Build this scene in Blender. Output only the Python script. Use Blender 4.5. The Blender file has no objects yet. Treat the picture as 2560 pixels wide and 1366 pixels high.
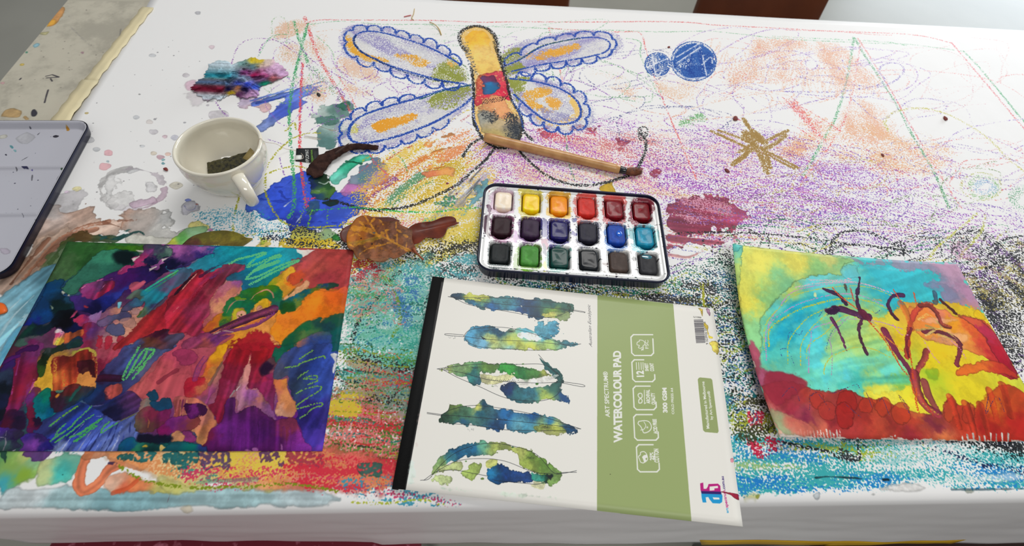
import bpy, bmesh, math, random
import numpy as np
from mathutils import Vector, Matrix

# ---------------------------------------------------------------- camera
F_PX, PITCH, ROLL, YAW, CAMH, TZ = 1250.0,0.99764,0.1202,-0.1235,0.453,0.75
SC = bpy.context.scene
COL = SC.collection
cam = bpy.data.cameras.new('camera')
cam.sensor_width = 36.0
cam.lens = F_PX / 2560 * 36
cam.clip_start = 0.01
cam.dof.use_dof = True
cam.dof.focus_distance = 0.53
cam.dof.aperture_fstop = 7.0
camo = bpy.data.objects.new('camera', cam)
COL.objects.link(camo)
cp, sp = math.cos(PITCH), math.sin(PITCH)
base = Matrix(((1,0,0),(0, sp, -cp),(0, cp, sp)))      # columns: right, up, back
camo.matrix_world = Matrix.Translation((0,0, TZ + CAMH)) @ (Matrix.Rotation(YAW, 3, 'Z') @ base @ Matrix.Rotation(ROLL, 3, 'Z')).to_4x4()
SC.camera = camo

# ---------------------------------------------------------------- light
SC.view_settings.view_transform = 'Standard'
SC.view_settings.look = 'None'
SC.view_settings.gamma = 1.0
SC.view_settings.use_curve_mapping = False
SC.view_settings.exposure = 0.07
SC.cycles.max_bounces = 8
SC.cycles.use_denoising = True
wd = bpy.data.worlds.new('room_light'); SC.world = wd
wd.use_nodes = True
wd.node_tree.nodes['Background'].inputs[0].default_value = (0.93,0.96,1.0,1)
wd.node_tree.nodes['Background'].inputs[1].default_value = 0.27


def area(name, loc, target, sx, sy, power, col):
    l = bpy.data.lights.new(name, 'AREA'); l.shape = 'RECTANGLE'
    l.size, l.size_y, l.energy, l.color = sx, sy, power, col
    o = bpy.data.objects.new(name, l); COL.objects.link(o)
    o.location = loc
    o.rotation_euler = (Vector(target) - Vector(loc)).to_track_quat('-Z', 'Y').to_euler()
    return o


area('window_daylight', (6.9,6.1,1.95),(0.4,0.6,0.75),4.4,2.6,300,(0.86,0.94,1.0))
area('overhead_light', (0.45,1.6,2.75),(0.35,0.9,0),1.3,0.5,27,(1.0,0.98,0.95))
area('overhead_light', (0.6,-1.0,2.6),(0.4,0.1,0.6),1.3,0.5,15,(1.0,0.98,0.95))  # added fill standing in for near-side bounce, brightens the hanging paper front


# ---------------------------------------------------------------- helpers
def px(x, y, z=0.0):
    """pixel of the photograph -> point (x, y) on the horizontal plane z metres above the table"""
    u = (np.asarray(x, float) - 1280) / F_PX; v = -(np.asarray(y, float) - 683) / F_PX
    c, s = math.cos(ROLL), math.sin(ROLL); u, v = c * u - s * v, s * u + c * v
    dy, dz = cp + v * sp, -sp + v * cp
    t = (CAMH - z) / -dz
    X, Y = u * t, dy * t; c, s = math.cos(YAW), math.sin(YAW)
    return c * X - s * Y, s * X + c * Y


def P3(x, y, z=0.0):
    X, Y = px(x, y, z); return Vector((float(X), float(Y), TZ + z))


def tag(o, label=None, cat=None, group=None, kind=None):
    if label: o['label'] = label
    if cat: o['category'] = cat
    if group: o['group'] = group
    if kind: o['kind'] = kind
    return o


def empty(name, loc, rz=0.0, label=None, cat=None, group=None):
    o = bpy.data.objects.new(name, None); COL.objects.link(o)
    o.location = loc; o.rotation_euler = (0,0, rz); o.empty_display_size = .02
    return tag(o, label, cat, group)


def mesh(name, verts, faces, mat=None, parent=None, uvs=None, smooth=True, mods=None):
    me = bpy.data.meshes.new(name)
    me.from_pydata([tuple(v) for v in verts],[],[tuple(f) for f in faces])
    if uvs is not None:
        uvl = me.uv_layers.new(name='UVMap')
        li = np.empty(len(me.loops), np.int32); me.loops.foreach_get('vertex_index', li)
        uvl.data.foreach_set('uv', np.asarray(uvs, np.float32)[li].ravel())
    me.polygons.foreach_set('use_smooth', [smooth] * len(me.polygons))
    me.update()
    o = bpy.data.objects.new(name, me); COL.objects.link(o)
    if mat:
        for m_ in (mat if isinstance(mat, (list, tuple)) else [mat]): me.materials.append(m_)
    if parent: o.parent = parent
    return o


def bm_obj(name, bm, mat=None, parent=None, smooth=False, loc=None):
    me = bpy.data.meshes.new(name); bm.to_mesh(me); bm.free()
    me.polygons.foreach_set('use_smooth', [smooth] * len(me.polygons))
    if mat: me.materials.append(mat)
    o = bpy.data.objects.new(name, me); COL.objects.link(o)
    if parent: o.parent = parent
    if loc: o.location = loc
    return o


def box_bm(bm, c, s, bevel=0.0, seg=2):
    r = bmesh.ops.create_cube(bm, size=1.0)
    for v in r['verts']:
        v.co = Vector((v.co.x * s[0] + c[0], v.co.y * s[1] + c[1], v.co.z * s[2] + c[2]))
    if bevel:
        es = list({e for v in r['verts'] for e in v.link_edges})
        bmesh.ops.bevel(bm, geom=es, offset=bevel, segments=seg, affect='EDGES', profile=0.5)
    return bm


def solid(o, t, off=-1):
    m = o.modifiers.new('s', 'SOLIDIFY'); m.thickness = t; m.offset = off; return o


def subsurf(o, n=1):
    m = o.modifiers.new('u', 'SUBSURF'); m.levels = n; m.render_levels = n; return o


def lin(c):
    c = np.asarray(c, float) / 255
    return tuple(np.where(c <= 0.04045, c / 12.92,((c + 0.055) / 1.055) ** 2.4)) + (1.0,)


def material(name, col=(200,200,200), rough=.5, metal=0.0, coat=0.0, noise=None, bump=None, img=None, gain=1.0,
             spec=.5, sss=0.0, trans=0.0, alpha=1.0):
    """noise=(scale, other colour, lo, hi, stretch) mixes a second colour in; bump=(scale, strength, distance)"""
    m = bpy.data.materials.new(name); m.use_nodes = True
    nt = m.node_tree; b = nt.nodes['Principled BSDF']
    b.inputs['Roughness'].default_value = rough; b.inputs['Metallic'].default_value = metal
    b.inputs['Coat Weight'].default_value = coat; b.inputs['Specular IOR Level'].default_value = spec
    b.inputs['Coat Roughness'].default_value = .08
    b.inputs['Base Color'].default_value = lin(col)
    if sss:
        b.inputs['Subsurface Weight'].default_value = sss; b.inputs['Subsurface Scale'].default_value = .004
    if trans: b.inputs['Transmission Weight'].default_value = trans
    if alpha < 1: b.inputs['Alpha'].default_value = alpha
    tc = nt.nodes.new('ShaderNodeTexCoord')
    if img is not None:
        t = nt.nodes.new('ShaderNodeTexImage'); t.image = img; t.interpolation = 'Cubic'; t.extension = 'EXTEND'
        nt.links.new(tc.outputs['UV'], t.inputs['Vector'])
        g = nt.nodes.new('ShaderNodeMix'); g.data_type = 'RGBA'; g.blend_type = 'MULTIPLY'
        g.inputs['Factor'].default_value = 1.0
        g.inputs[7].default_value = (gain, gain, gain, 1) if not isinstance(gain, tuple) else gain + (1,)
        nt.links.new(t.outputs['Color'], g.inputs[6])
        nt.links.new(g.outputs[2], b.inputs['Base Color'])
    if noise:
        sc, c2, lo, hi = noise[:4]
        mp = nt.nodes.new('ShaderNodeMapping')
        if len(noise) > 4: mp.inputs['Scale'].default_value = noise[4]
        nz = nt.nodes.new('ShaderNodeTexNoise'); nz.inputs['Scale'].default_value = sc; nz.inputs['Detail'].default_value = 8
        mr = nt.nodes.new('ShaderNodeMapRange'); mr.inputs[1].default_value = lo; mr.inputs[2].default_value = hi
        mx = nt.nodes.new('ShaderNodeMix'); mx.data_type = 'RGBA'
        mx.inputs[6].default_value = lin(col); mx.inputs[7].default_value = lin(c2)
        nt.links.new(tc.outputs['Object'], mp.inputs[0]); nt.links.new(mp.outputs[0], nz.inputs['Vector'])
        nt.links.new(nz.outputs[0], mr.inputs[0]); nt.links.new(mr.outputs[0], mx.inputs[0])
        nt.links.new(mx.outputs[2], b.inputs['Base Color'])
    if bump:
        nz = nt.nodes.new('ShaderNodeTexNoise'); nz.inputs['Scale'].default_value = bump[0]; nz.inputs['Detail'].default_value = 5
        bp = nt.nodes.new('ShaderNodeBump'); bp.inputs['Strength'].default_value = bump[1]; bp.inputs['Distance'].default_value = bump[2]
        nt.links.new(tc.outputs['Object'], nz.inputs['Vector'])
        nt.links.new(nz.outputs[0], bp.inputs['Height']); nt.links.new(bp.outputs[0], b.inputs['Normal'])
    return m


# ---------------------------------------------------------------- pigment painter: strokes laid on a sheet in its own metric plane
RNG = np.random.default_rng(7)
N_T = 1024
f32 = np.float32


def _field(spec):
    k = np.fft.fftfreq(N_T)[:, None] ** 2 + np.fft.rfftfreq(N_T)[None, :] ** 2
    a = np.fft.irfft2(np.fft.rfft2(RNG.standard_normal((N_T, N_T))) * spec(np.sqrt(k)), s=(N_T, N_T))
    r = np.empty(a.size, f32); r[np.argsort(a, axis=None)] = np.linspace(0,1, a.size, dtype=f32)
    return r.reshape(N_T, N_T)


T_CLOUD = _field(lambda k: 1 / (k + 0.004) ** 1.5)
T_FBM = _field(lambda k: 1 / (k + 0.012) ** 1.35)
T_EDGE = _field(lambda k: 1 / (k + 0.006) ** 2.1)
T_SOFT = _field(lambda k: np.exp(-(k / 0.06) ** 2))
T_GRAIN = _field(lambda k: np.exp(-(k / 0.15) ** 2) * (.35 + k / .12))
_ctr = [0]


def noise(tile, X, Y, s=1.0, seed=None):
    """bilinear look-up of a tile at canvas coordinates"""
    if seed is None: _ctr[0] += 1; seed = _ctr[0]
    ox, oy = (seed * 397.31) % N_T, (seed * 631.77) % N_T
    x = X * s + ox; y = Y * s + oy
    xi = np.floor(x).astype(np.int32); yi = np.floor(y).astype(np.int32)
    fx = (x - xi).astype(f32); fy = (y - yi).astype(f32)
    a = xi & 1023; b = yi & 1023; a1 = (a + 1) & 1023; b1 = (b + 1) & 1023
    return (tile[b, a] * (1 - fx) + tile[b, a1] * fx) * (1 - fy) + (tile[b1, a] * (1 - fx) + tile[b1, a1] * fx) * fy


def sstep(a, b, x):
    t = np.clip((x - a) / (b - a),0,1); return t * t * (3 - 2 * t)


def catmull(P, closed=False, n=6):
    P = np.asarray(P, float)
    if len(P) < 3: 
        t = np.linspace(0,1, n + 1)[:, None]; return P[0] * (1 - t) + P[-1] * t
    Q = np.vstack([P[-1], P, P[0], P[1]]) if closed else np.vstack([2 * P[0] - P[1], P, 2 * P[-1] - P[-2]])
    out = []
    m = len(Q) - 3
    for i in range(m):
        a, b, c, d = Q[i:i + 4]
        for t in np.arange(n) / n:
            out.append(0.5 * (2 * b + (c - a) * t + (2 * a - 5 * b + 4 * c - d) * t * t + (3 * b - a - 3 * c + d) * t ** 3))
    if not closed: out.append(P[-1])
    return np.array(out)


def upsize(a, H, W, k):
    y = np.arange(H, dtype=f32) / k; x = np.arange(W, dtype=f32) / k
    yi = np.minimum(y.astype(np.int32), a.shape[0] - 2); xi = np.minimum(x.astype(np.int32), a.shape[1] - 2)
    fy = (y - yi)[:, None]; fx = (x - xi)[None, :]
    r0 = a[yi]; r1 = a[yi + 1]
    r = r0 * (1 - fy) + r1 * fy
    return (r[:, xi] * (1 - fx) + r[:, xi + 1] * fx).astype(f32)


class Canvas:
    def __init__(s, W, H, fmap, bg=(255,255,255)):
        s.W, s.H, s.fmap = W, H, fmap
        s.a = np.empty((H, W, 3), f32); s.a[:] = np.array(bg, f32) / 255

    def m(s, pts):
        pts = np.asarray(pts, float); x, y = s.fmap(pts[:, 0], pts[:, 1]); return np.stack([x, y],1)

    def scale(s, p):
        q = s.m([p, (p[0] + 10, p[1])]); return float(np.hypot(*(q[1] - q[0]))) / 10

    def box(s, P, pad):
        x0, y0 = np.floor(P.min(0) - pad).astype(int); x1, y1 = np.ceil(P.max(0) + pad).astype(int) + 1
        x0, y0, x1, y1 = max(0, x0), max(0, y0), min(s.W, x1), min(s.H, y1)
        return None if x1 - x0 < 2 or y1 - y0 < 2 else (x0, y0, x1, y1)

    def put(s, b, al, col, mode='mix'):
        R = s.a[b[1]:b[3], b[0]:b[2]]
        c = np.asarray(col, f32)
        al = np.clip(al, 0,1).astype(f32)[..., None]
        if mode == 'mul': R *= 1 - al * (1 - c)
        elif mode == 'glaze': R += (R * (.35 + .65 * c) * .5 + c * .5 - R) * al
        else: R += (c - R) * al

    def _sdf(s, P, b):
        H, W = b[3] - b[1], b[2] - b[0]
        k = 1
        while H * W / k / k > 26000: k += 1
        h, w = H // k + 2, W // k + 2
        X, Y = np.meshgrid(np.arange(w, dtype=f32) * k + b[0], np.arange(h, dtype=f32) * k + b[1])
        d2 = np.full(X.shape, 1e9, f32); ins = np.zeros(X.shape, bool)
        n = len(P)
        for i in range(n):
            ax, ay = P[i]; bx, by = P[(i + 1) % n]
            ex, ey = bx - ax, by - ay; L = ex * ex + ey * ey + 1e-9
            t = np.clip(((X - ax) * ex + (Y - ay) * ey) / L, 0,1)
            dx = X - ax - t * ex; dy = Y - ay - t * ey
            np.minimum(d2, dx * dx + dy * dy, out=d2)
            if ay != by:
                c = ((ay > Y) != (by > Y)) & (X < (bx - ax) * (Y - ay) / (by - ay) + ax); ins ^= c
        sd = np.sqrt(d2) * np.where(ins, 1,-1).astype(f32)
        return sd[:H, :W] if k == 1 else upsize(sd, H, W, k)

    def wash(s, pts, col, a=.92, rough=4, soft=1.2, edge=.25, var=.25, cols=None, streak=None, dry=0, mode='mix', smooth=True, blur=0, edgew=3.0, warp=5):
        """a blob of wet paint. cols=[((x,y),(r,g,b)),..] adds colours at places; streak=(photo direction (dx,dy), strength)"""
        P = s.m(pts)
        if smooth and len(P) > 2: P = catmull(P, True, 4)
        sc = s.scale(pts[0]); rough *= sc; soft *= sc; edgew *= sc; blur *= sc
        b = s.box(P, rough * 1.5 + soft + blur)
        if b is None: return
        sd = s._sdf(P, b)
        X, Y = np.meshgrid(np.arange(b[0], b[2], dtype=f32), np.arange(b[1], b[3], dtype=f32))
        n1 = noise(T_EDGE, X, Y, 1.6); n2 = noise(T_CLOUD, X, Y, .8)
        sd = sd + rough * (n1 - .5) * 2.6
        m = sstep(-soft - blur, soft + blur, sd)
        al = m * a
        shade = 1 - var * (n2 - .5) * .9
        if edge: shade = shade - edge * np.exp(-(np.maximum(sd, 0) / edgew) ** 2) * (m > .1)
        if streak:
            (dx, dy), st = streak[:2]
            q = s.m([pts[0],(pts[0][0] + dx * .1, pts[0][1] + dy * .1)]); v = q[1] - q[0]; v /= np.hypot(*v) + 1e-9
            U = X * v[0] + Y * v[1]; V = -X * v[1] + Y * v[0]
            sn = noise(T_SOFT, U * .05, V * .8 / sc * 1.3)
            shade = shade - st * (sn - .5)
            if dry: al = al * sstep(dry - .22, dry + .1, sn + .25 * noise(T_GRAIN, X, Y, .8))
        elif dry:
            al = al * sstep(dry - .15, dry + .15, noise(T_GRAIN, X, Y, .7))
        c = np.asarray(col, f32) / 255
        if cols:
            n3 = (noise(T_EDGE, X, Y, 1.2) - .5) * warp * 4 * sc; n4 = (noise(T_EDGE, X, Y, 1.2) - .5) * warp * 4 * sc
            ws = 0; cs = 0
            for (q, cc) in cols:
                qq = s.m([q])[0]; w = 1 / (((X + n3 - qq[0]) ** 2 + (Y + n4 - qq[1]) ** 2) + 40) ** 1.6
                ws = ws + w; cs = cs + w[..., None] * (np.asarray(cc, f32) / 255)
            c = cs / ws[..., None]
        col_ = np.clip(c * np.clip(shade, .3,1.35)[..., None],0,1)
        s.put(b, al, col_, mode)

    def _line(s, P, w, b, want=False):
        """distance, length and side of a polyline inside the box"""
        H, W = b[3] - b[1], b[2] - b[0]
        D = np.full((H, W),1e4, f32); S = np.zeros((H, W), f32) if want else None; T = np.zeros((H, W), f32) if want else None
        L0 = 0.0
        for i in range(len(P) - 1):
            ax, ay = P[i]; bx, by = P[i + 1]
            x0 = max(b[0], int(min(ax, bx) - w - 1)); x1 = min(b[2], int(max(ax, bx) + w + 3))
            y0 = max(b[1], int(min(ay, by) - w - 1)); y1 = min(b[3], int(max(ay, by) + w + 3))
            ex, ey = bx - ax, by - ay; L = math.hypot(ex, ey) + 1e-6
            if x1 > x0 and y1 > y0:
                X = np.arange(x0, x1, dtype=f32)[None, :] - ax; Y = np.arange(y0, y1, dtype=f32)[:, None] - ay
                t = np.clip((X * ex + Y * ey) / (L * L),0,1)
                d = np.hypot(X - t * ex, Y - t * ey)
                sl = (slice(y0 - b[1], y1 - b[1]), slice(x0 - b[0], x1 - b[0]))
                o = D[sl]; k = d < o
                if want:
                    S[sl][k] = (L0 + t * L)[k]; T[sl][k] = ((X * ey - Y * ex) / L)[k]
                o[k] = d[k]
            L0 += L
        return (D, S, T, L0) if want else D

    def line(s, polys, w, col, p=.6, a=.95, smooth=True, wob=0.0, grain=1.0, mode='mix', sc=None):
        """crayon or pencil line(s); p is the pressure: the share of the paper's grain that takes wax"""
        if not isinstance(polys[0][0],(list, tuple, np.ndarray)): polys = [polys]
        Ps = []
        for q in polys:
            P = s.m(q)
            if smooth and len(P) > 2: P = catmull(P, False, 6)
            if wob: P = P + RNG.normal(0, wob, P.shape)
            Ps.append(P)
        if sc is None: sc = s.scale(polys[0][0])
        w = w * sc / 2
        b = s.box(np.vstack(Ps), w + 2)
        if b is None: return
        D = None
        for P in Ps:
            d = s._line(P, w * 1.2 + 1, b); D = d if D is None else np.minimum(D, d)
        yy, xx = np.nonzero(D < w * 1.2 + 1)
        d = D[yy, xx]; xx = xx + b[0]; yy = yy + b[1]
        g = .5 + .8 * (noise(T_GRAIN, xx, yy, s.gs, seed=3) - .5) + .45 * (noise(T_GRAIN, xx, yy, s.gs * 1.1) - .5)
        g2 = noise(T_SOFT, xx, yy, .35)
        pr = (p + .25 * (g2 - .5)) * np.sqrt(np.clip(1 - (d / (w * 1.15)) ** 2,0,1))
        al = a * (sstep(-.09,.09, pr - g) if grain else sstep(w + .6, w - .6, d))
        c = np.asarray(col, f32) / 255
        R = s.a[yy, xx]
        if mode == 'mul': s.a[yy, xx] = R * (1 - al[:, None] * (1 - c))
        else: s.a[yy, xx] = R + (c - R) * al[:, None]

    gs = 1.0

    def wax(s, pts, col, p=.5, ang=(1,0), st=.5, rough=6, soft=8, a=.92, smooth=True, wl=1.0, cloud=.35):
        """a patch rubbed with the side of a crayon along the photo direction ang"""
        P = s.m(pts)
        if smooth: P = catmull(P, True, 4)
        sc = s.scale(pts[0]); rough *= sc; soft *= sc
        b = s.box(P, rough * 1.5 + soft)
        if b is None: return
        sd = s._sdf(P, b)
        X, Y = np.meshgrid(np.arange(b[0], b[2], dtype=f32), np.arange(b[1], b[3], dtype=f32))
        sd = sd + rough * (noise(T_FBM, X, Y) - .5) * 2.6
        q = s.m([pts[0],(pts[0][0] + ang[0] * .1, pts[0][1] + ang[1] * .1)]); v = q[1] - q[0]; v /= np.hypot(*v) + 1e-9
        U = X * v[0] + Y * v[1]; V = -X * v[1] + Y * v[0]
        U2 = U + 0; V2 = V + 9 * sc * (noise(T_SOFT, X, Y, .18) - .5)
        sn = noise(T_SOFT, U2 * .06, V2 * .55 / sc / wl)
        pr = (p + st * (sn - .5) + cloud * (noise(T_CLOUD, X, Y) - .5)) * sstep(-soft, soft, sd)
        g = .5 + .8 * (noise(T_GRAIN, X, Y, s.gs, seed=3) - .5) + .45 * (noise(T_GRAIN, X, Y, s.gs * 1.1) - .5)
        al = a * sstep(-.1,.1, pr - g) * sstep(.0,.1, pr)
        s.put(b, al, np.asarray(col, f32) / 255)

    def brush(s, pts, w, col, a=.9, dry=0.0, st=.35, soft=1.0, taper=0.0, edge=.15, smooth=True, mode='mix', col2=None, rough=1.5):
        """one stroke of a wet or dry brush with bristle streaks along it"""
        P = s.m(pts)
        if smooth and len(P) > 2: P = catmull(P, False, 6)
        sc = s.scale(pts[0]); w = w * sc / 2; soft *= sc; rough *= sc
        b = s.box(P, w + 4 + rough * 2)
        if b is None: return
        D, S, T, L = s._line(P, w + 3 + rough * 2, b, True)
        yy, xx = np.nonzero(D < w + 2 + rough * 2)
        if not len(xx): return
        d, S, T = D[yy, xx], S[yy, xx], T[yy, xx]
        xx = (xx + b[0]).astype(f32); yy = (yy + b[1]).astype(f32)
        ww = w * (1 - taper * (S / L) ** 1.5)
        sd = ww - d + rough * (noise(T_EDGE, xx, yy, 1.8) - .5) * 2
        m = sstep(-soft, soft, sd)
        br = noise(T_SOFT, S * .03, T * .9 / sc * 1.2)
        shade = 1 - st * (br - .5) - edge * np.exp(-(np.maximum(sd, 0) / (2.5 * sc)) ** 2) - .2 * (noise(T_CLOUD, xx, yy) - .5)
        al = a * m
        if dry:
            th = dry * (.35 + .8 * S / L)
            al = al * sstep(th - .2, th + .08, br * .75 + .25 * noise(T_GRAIN, xx, yy, .8))
        c = np.asarray(col, f32) / 255
        if col2 is not None: c = c + (np.asarray(col2, f32) / 255 - c) * (S / L)[:, None]
        c = np.clip(c * np.clip(shade, .3,1.3)[:, None],0,1)
        xi, yi = xx.astype(int), yy.astype(int); R = s.a[yi, xi]; al = np.clip(al, 0,1)[:, None]
        s.a[yi, xi] = R * (1 - al * (1 - c)) if mode == 'mul' else R + (c - R) * al

    def fill(s, pts, col, a=1.0):
        """flat printed shape with crisp edges"""
        P = s.m(pts); b = s.box(P, 2)
        if b is None: return
        X, Y = np.meshgrid(np.arange(b[0], b[2],.5, dtype=f32) + .25, np.arange(b[1], b[3],.5, dtype=f32) + .25)
        ins = np.zeros(X.shape, bool); n = len(P)
        for i in range(n):
            ax, ay = P[i]; bx, by = P[(i + 1) % n]
            if ay != by: ins ^= ((ay > Y) != (by > Y)) & (X < (bx - ax) * (Y - ay) / (by - ay) + ax)
        m = ins.reshape(b[3] - b[1],2, b[2] - b[0],2).mean((1,3))
        s.put(b, m * a, np.asarray(col, f32) / 255)

    def tris(s, V, F, col, a=1.0):
        """flat printed triangles (canvas coordinates)"""
        b = s.box(V, 2)
        if b is None: return
        acc = np.zeros(((b[3] - b[1]) * 3,(b[2] - b[0]) * 3), bool)
        for f in F:
            p = (V[list(f)] - (b[0], b[1])) * 3
            x0, y0 = np.maximum(np.floor(p.min(0)).astype(int),0); x1, y1 = np.ceil(p.max(0)).astype(int) + 1
            X = np.arange(x0, x1)[None, :] + .5; Y = np.arange(y0, y1)[:, None] + .5
            e = [(p[(i + 1) % 3][0] - p[i][0]) * (Y - p[i][1]) - (p[(i + 1) % 3][1] - p[i][1]) * (X - p[i][0]) for i in range(3)]
            k = ((e[0] >= 0) & (e[1] >= 0) & (e[2] >= 0)) | ((e[0] <= 0) & (e[1] <= 0) & (e[2] <= 0))
            t = acc[y0:y0 + k.shape[0], x0:x0 + k.shape[1]]; t |= k[:t.shape[0], :t.shape[1]]
        m = acc.reshape(b[3] - b[1],3, b[2] - b[0],3).mean((1,3))
        s.put(b, m * a, np.asarray(col, f32) / 255)

    def text(s, txt, p0, p1, p2, col, bold=0.0, shear=0.0, a=1.0):
        """lettering fitted between baseline start p0, baseline end p1 and the top of the first letter p2"""
        cu = bpy.data.curves.new('lettering', 'FONT'); cu.body = txt; cu.offset = bold; cu.shear = shear
        o = bpy.data.objects.new('lettering', cu); COL.objects.link(o)
        dg = bpy.context.evaluated_depsgraph_get(); dg.update()
        me = o.evaluated_get(dg).to_mesh(); me.calc_loop_triangles()
        V = np.array([v.co[:2] for v in me.vertices]); Fc = [tuple(t.vertices) for t in me.loop_triangles]
        o.evaluated_get(dg).to_mesh_clear(); bpy.data.objects.remove(o); bpy.data.curves.remove(cu)
        if not len(V): return
        x0, x1 = V[:, 0].min(), V[:, 0].max(); top = .7
        A, B, C = s.m([p0, p1, p2])
        uv = np.stack([(V[:, 0] - x0) / (x1 - x0), V[:, 1] / top],1)
        s.tris(A + uv[:, :1] * (B - A) + uv[:, 1:] * (C - A), Fc, col, a)

    def spots(s, pts, r, col, a=.9, rough=1.0, edge=.2, squash=.6):
        for q in pts:
            rr = q[2] if len(q) > 2 else r
            P = [(q[0] + rr * math.cos(t) * RNG.uniform(.8,1.2), q[1] + rr * squash * math.sin(t) * RNG.uniform(.8,1.2)) for t in np.arange(8) * math.pi / 4]
            s.wash(P, col, a=a, rough=rough, soft=.7, edge=edge, edgew=1.5)

    def image(s, name):
        im = bpy.data.images.new(name, s.W, s.H, alpha=False, float_buffer=False)
        out = np.ones((s.H, s.W, 4), f32); out[..., :3] = np.clip(s.a, 0,1)[::-1]
        im.pixels.foreach_set(out.ravel()); im.update(); im.pack()
        return im


def plane_canvas(x0, y0, x1, y1, ppm, z=0.0, bg=(255,255,255)):
    """canvas on the horizontal plane; rows run from y1 down to y0"""
    def f(x, y):
        X, Y = px(x, y, z); return (X - x0) * ppm, (y1 - Y) * ppm
    return Canvas(int(round((x1 - x0) * ppm)), int(round((y1 - y0) * ppm)), f, bg)


def homography(src, dst):
    A = []
    for (x, y),(u, v) in zip(src, dst):
        A.append([x, y, 1,0,0,0,-u * x, -u * y, -u]); A.append([0,0,0, x, y, 1,-v * x, -v * y, -v])
    return np.linalg.svd(np.array(A, float))[2][-1].reshape(3,3)


def sheet_canvas(W, H, quad, bg):
    """canvas whose corners (TL, TR, BR, BL) fall on the four photo points"""
    Hm = homography(quad, [(0,0),(W, 0),(W, H),(0, H)])
    def f(x, y):
        w = Hm[2,0] * x + Hm[2,1] * y + Hm[2,2]
        return (Hm[0,0] * x + Hm[0,1] * y + Hm[0,2]) / w, (Hm[1,0] * x + Hm[1,1] * y + Hm[1,2]) / w
    return Canvas(W, H, f, bg)


# ---------------------------------------------------------------- the big shared drawing on the table paper
SX0, SX1, SY0, SY1 = -0.512,1.06,0.0,0.815      # sheet on the table; below SY0F it hangs over the edge
EDGE_Y = 0.066
PPM = 2300
PC = plane_canvas(SX0, SY0, SX1, SY1, PPM, 0.0,(251,250,248))
PC.gs = 1.15
RR = random.Random(11)
W_, WX, LN, BR = PC.wash, PC.wax, PC.line, PC.brush


def loops(cx, cy, rx, ry, turns, ang=0.0, drift=(0,0), jit=.18, n=9):
    P = []; ph = RR.uniform(0,6.28)
    for i in range(int(turns * n)):
        t = ph + i * 6.2832 / n; f = i / (turns * n)
        a, b = rx * RR.uniform(1 - jit, 1 + jit), ry * RR.uniform(1 - jit, 1 + jit)
        x, y = a * math.cos(t), b * math.sin(t)
        P.append((cx + drift[0] * (f - .5) + x * math.cos(ang) - y * math.sin(ang), cy + drift[1] * (f - .5) + x * math.sin(ang) + y * math.cos(ang)))
    return P


def zig(a, b, d, n, jit=.2):
    """zigzag from a to b, each swing reaching by the vector d"""
    P = []
    for i in range(n):
        t = i / (n - 1); s = (1 if i % 2 else -1) * .5 * RR.uniform(1 - jit, 1 + jit)
        P.append((a[0] + (b[0] - a[0]) * t + d[0] * s, a[1] + (b[1] - a[1]) * t + d[1] * s))
    return P


def ell(cx, cy, rx, ry, ang=0, n=16, a0=0, a1=6.2832):
    c, s_ = math.cos(ang), math.sin(ang)
    return [(cx + rx * math.cos(t) * c - ry * math.sin(t) * s_, cy + rx * math.cos(t) * s_ + ry * math.sin(t) * c) for t in np.linspace(a0, a1, n, endpoint=a1 - a0 < 6.28)]


# --- drips and wet rings, left
for x, y, r, c in [(495,34,7,(205,205,210)),(383,140,8,(200,202,204)),(530,120,9,(215,195,202)),(466,190,8,(218,212,216)),
                   (342,295,7,(205,207,210)),(375,306,9,(214,207,203)),(384,331,11,(214,210,214)),(414,343,7,(226,200,208)),
                   (437,345,11,(205,205,215)),(242,375,9,(196,198,200)),(356,367,6,(208,210,212)),(218,285,5,(214,190,120)),
                   (273,384,13,(224,172,178)),(264,417,15,(222,172,176)),(384,384,8,(220,208,190)),(402,394,10,(220,180,190)),
                   (421,387,9,(240,205,190)),(408,401,5,(140,190,195)),(409,410,5,(120,180,190)),(441,465,15,(222,216,198)),
                   (222,352,14,(206,206,208)),(471,502,8,(110,125,205)),(194,474,10,(238,228,170)),(170,482,6,(228,205,225)),
                   (388,300,3,(190,190,196)),(270,405,5,(180,200,205)),(620,252,11,(214,184,204)),(545,290,24,(222,216,220)),(215,320,4,(190,190,195)),
                   (500,155,2,(140,140,140)),(350,238,2,(150,150,150)),(462,308,3,(180,180,185)),(520,265,4,(205,200,205))]:
    PC.spots([(x, y, r)], r, c, a=.85, edge=.12)
for k in range(70):
    PC.spots([(RR.uniform(170,520), RR.uniform(90,520), RR.uniform(.6,1.7))],1,(120,115,120), a=.6)
R0, R1 = ell(332,474,84,54,0,22), ell(334,476,70,42,0,22)
for i0, i1, c in [(0,6,(206,178,196)),(5,9,(220,214,220)),(8,13,(202,200,198)),(12,17,(196,194,192)),(16,22,(206,196,204))]:
    seg = [ell(332,474,80,50,0,23)[j % 23] for j in range(i0, i1 + 1)]
    BR(seg, RR.uniform(11,15), c, a=.75, st=.1, rough=6, edge=.08)
W_([(255,440),(290,428),(300,460),(280,500),(256,490)],(214,212,210), a=.5, rough=10)
W_([(320,425),(350,418),(355,430),(320,440)],(196,196,198), a=.6, rough=6)
W_([(270,490),(320,480),(330,510),(290,522)],(218,216,214), a=.6, rough=8)
W_([(318,505),(360,494),(400,492),(385,515),(340,528),(318,522)],(206,172,196), a=.7, rough=8)
W_([(362,462),(385,452),(395,470),(380,482),(366,478)],(220,218,220), a=.7, rough=5)
W_([(455,520),(475,505),(500,508),(502,528),(480,536),(458,538)],(206,204,214), a=.85, rough=5)
BR([(462,516),(470,526),(486,524),(492,512)],4,(140,140,185), a=.7); PC.spots([(493,512,4)],4,(220,140,130))
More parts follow.
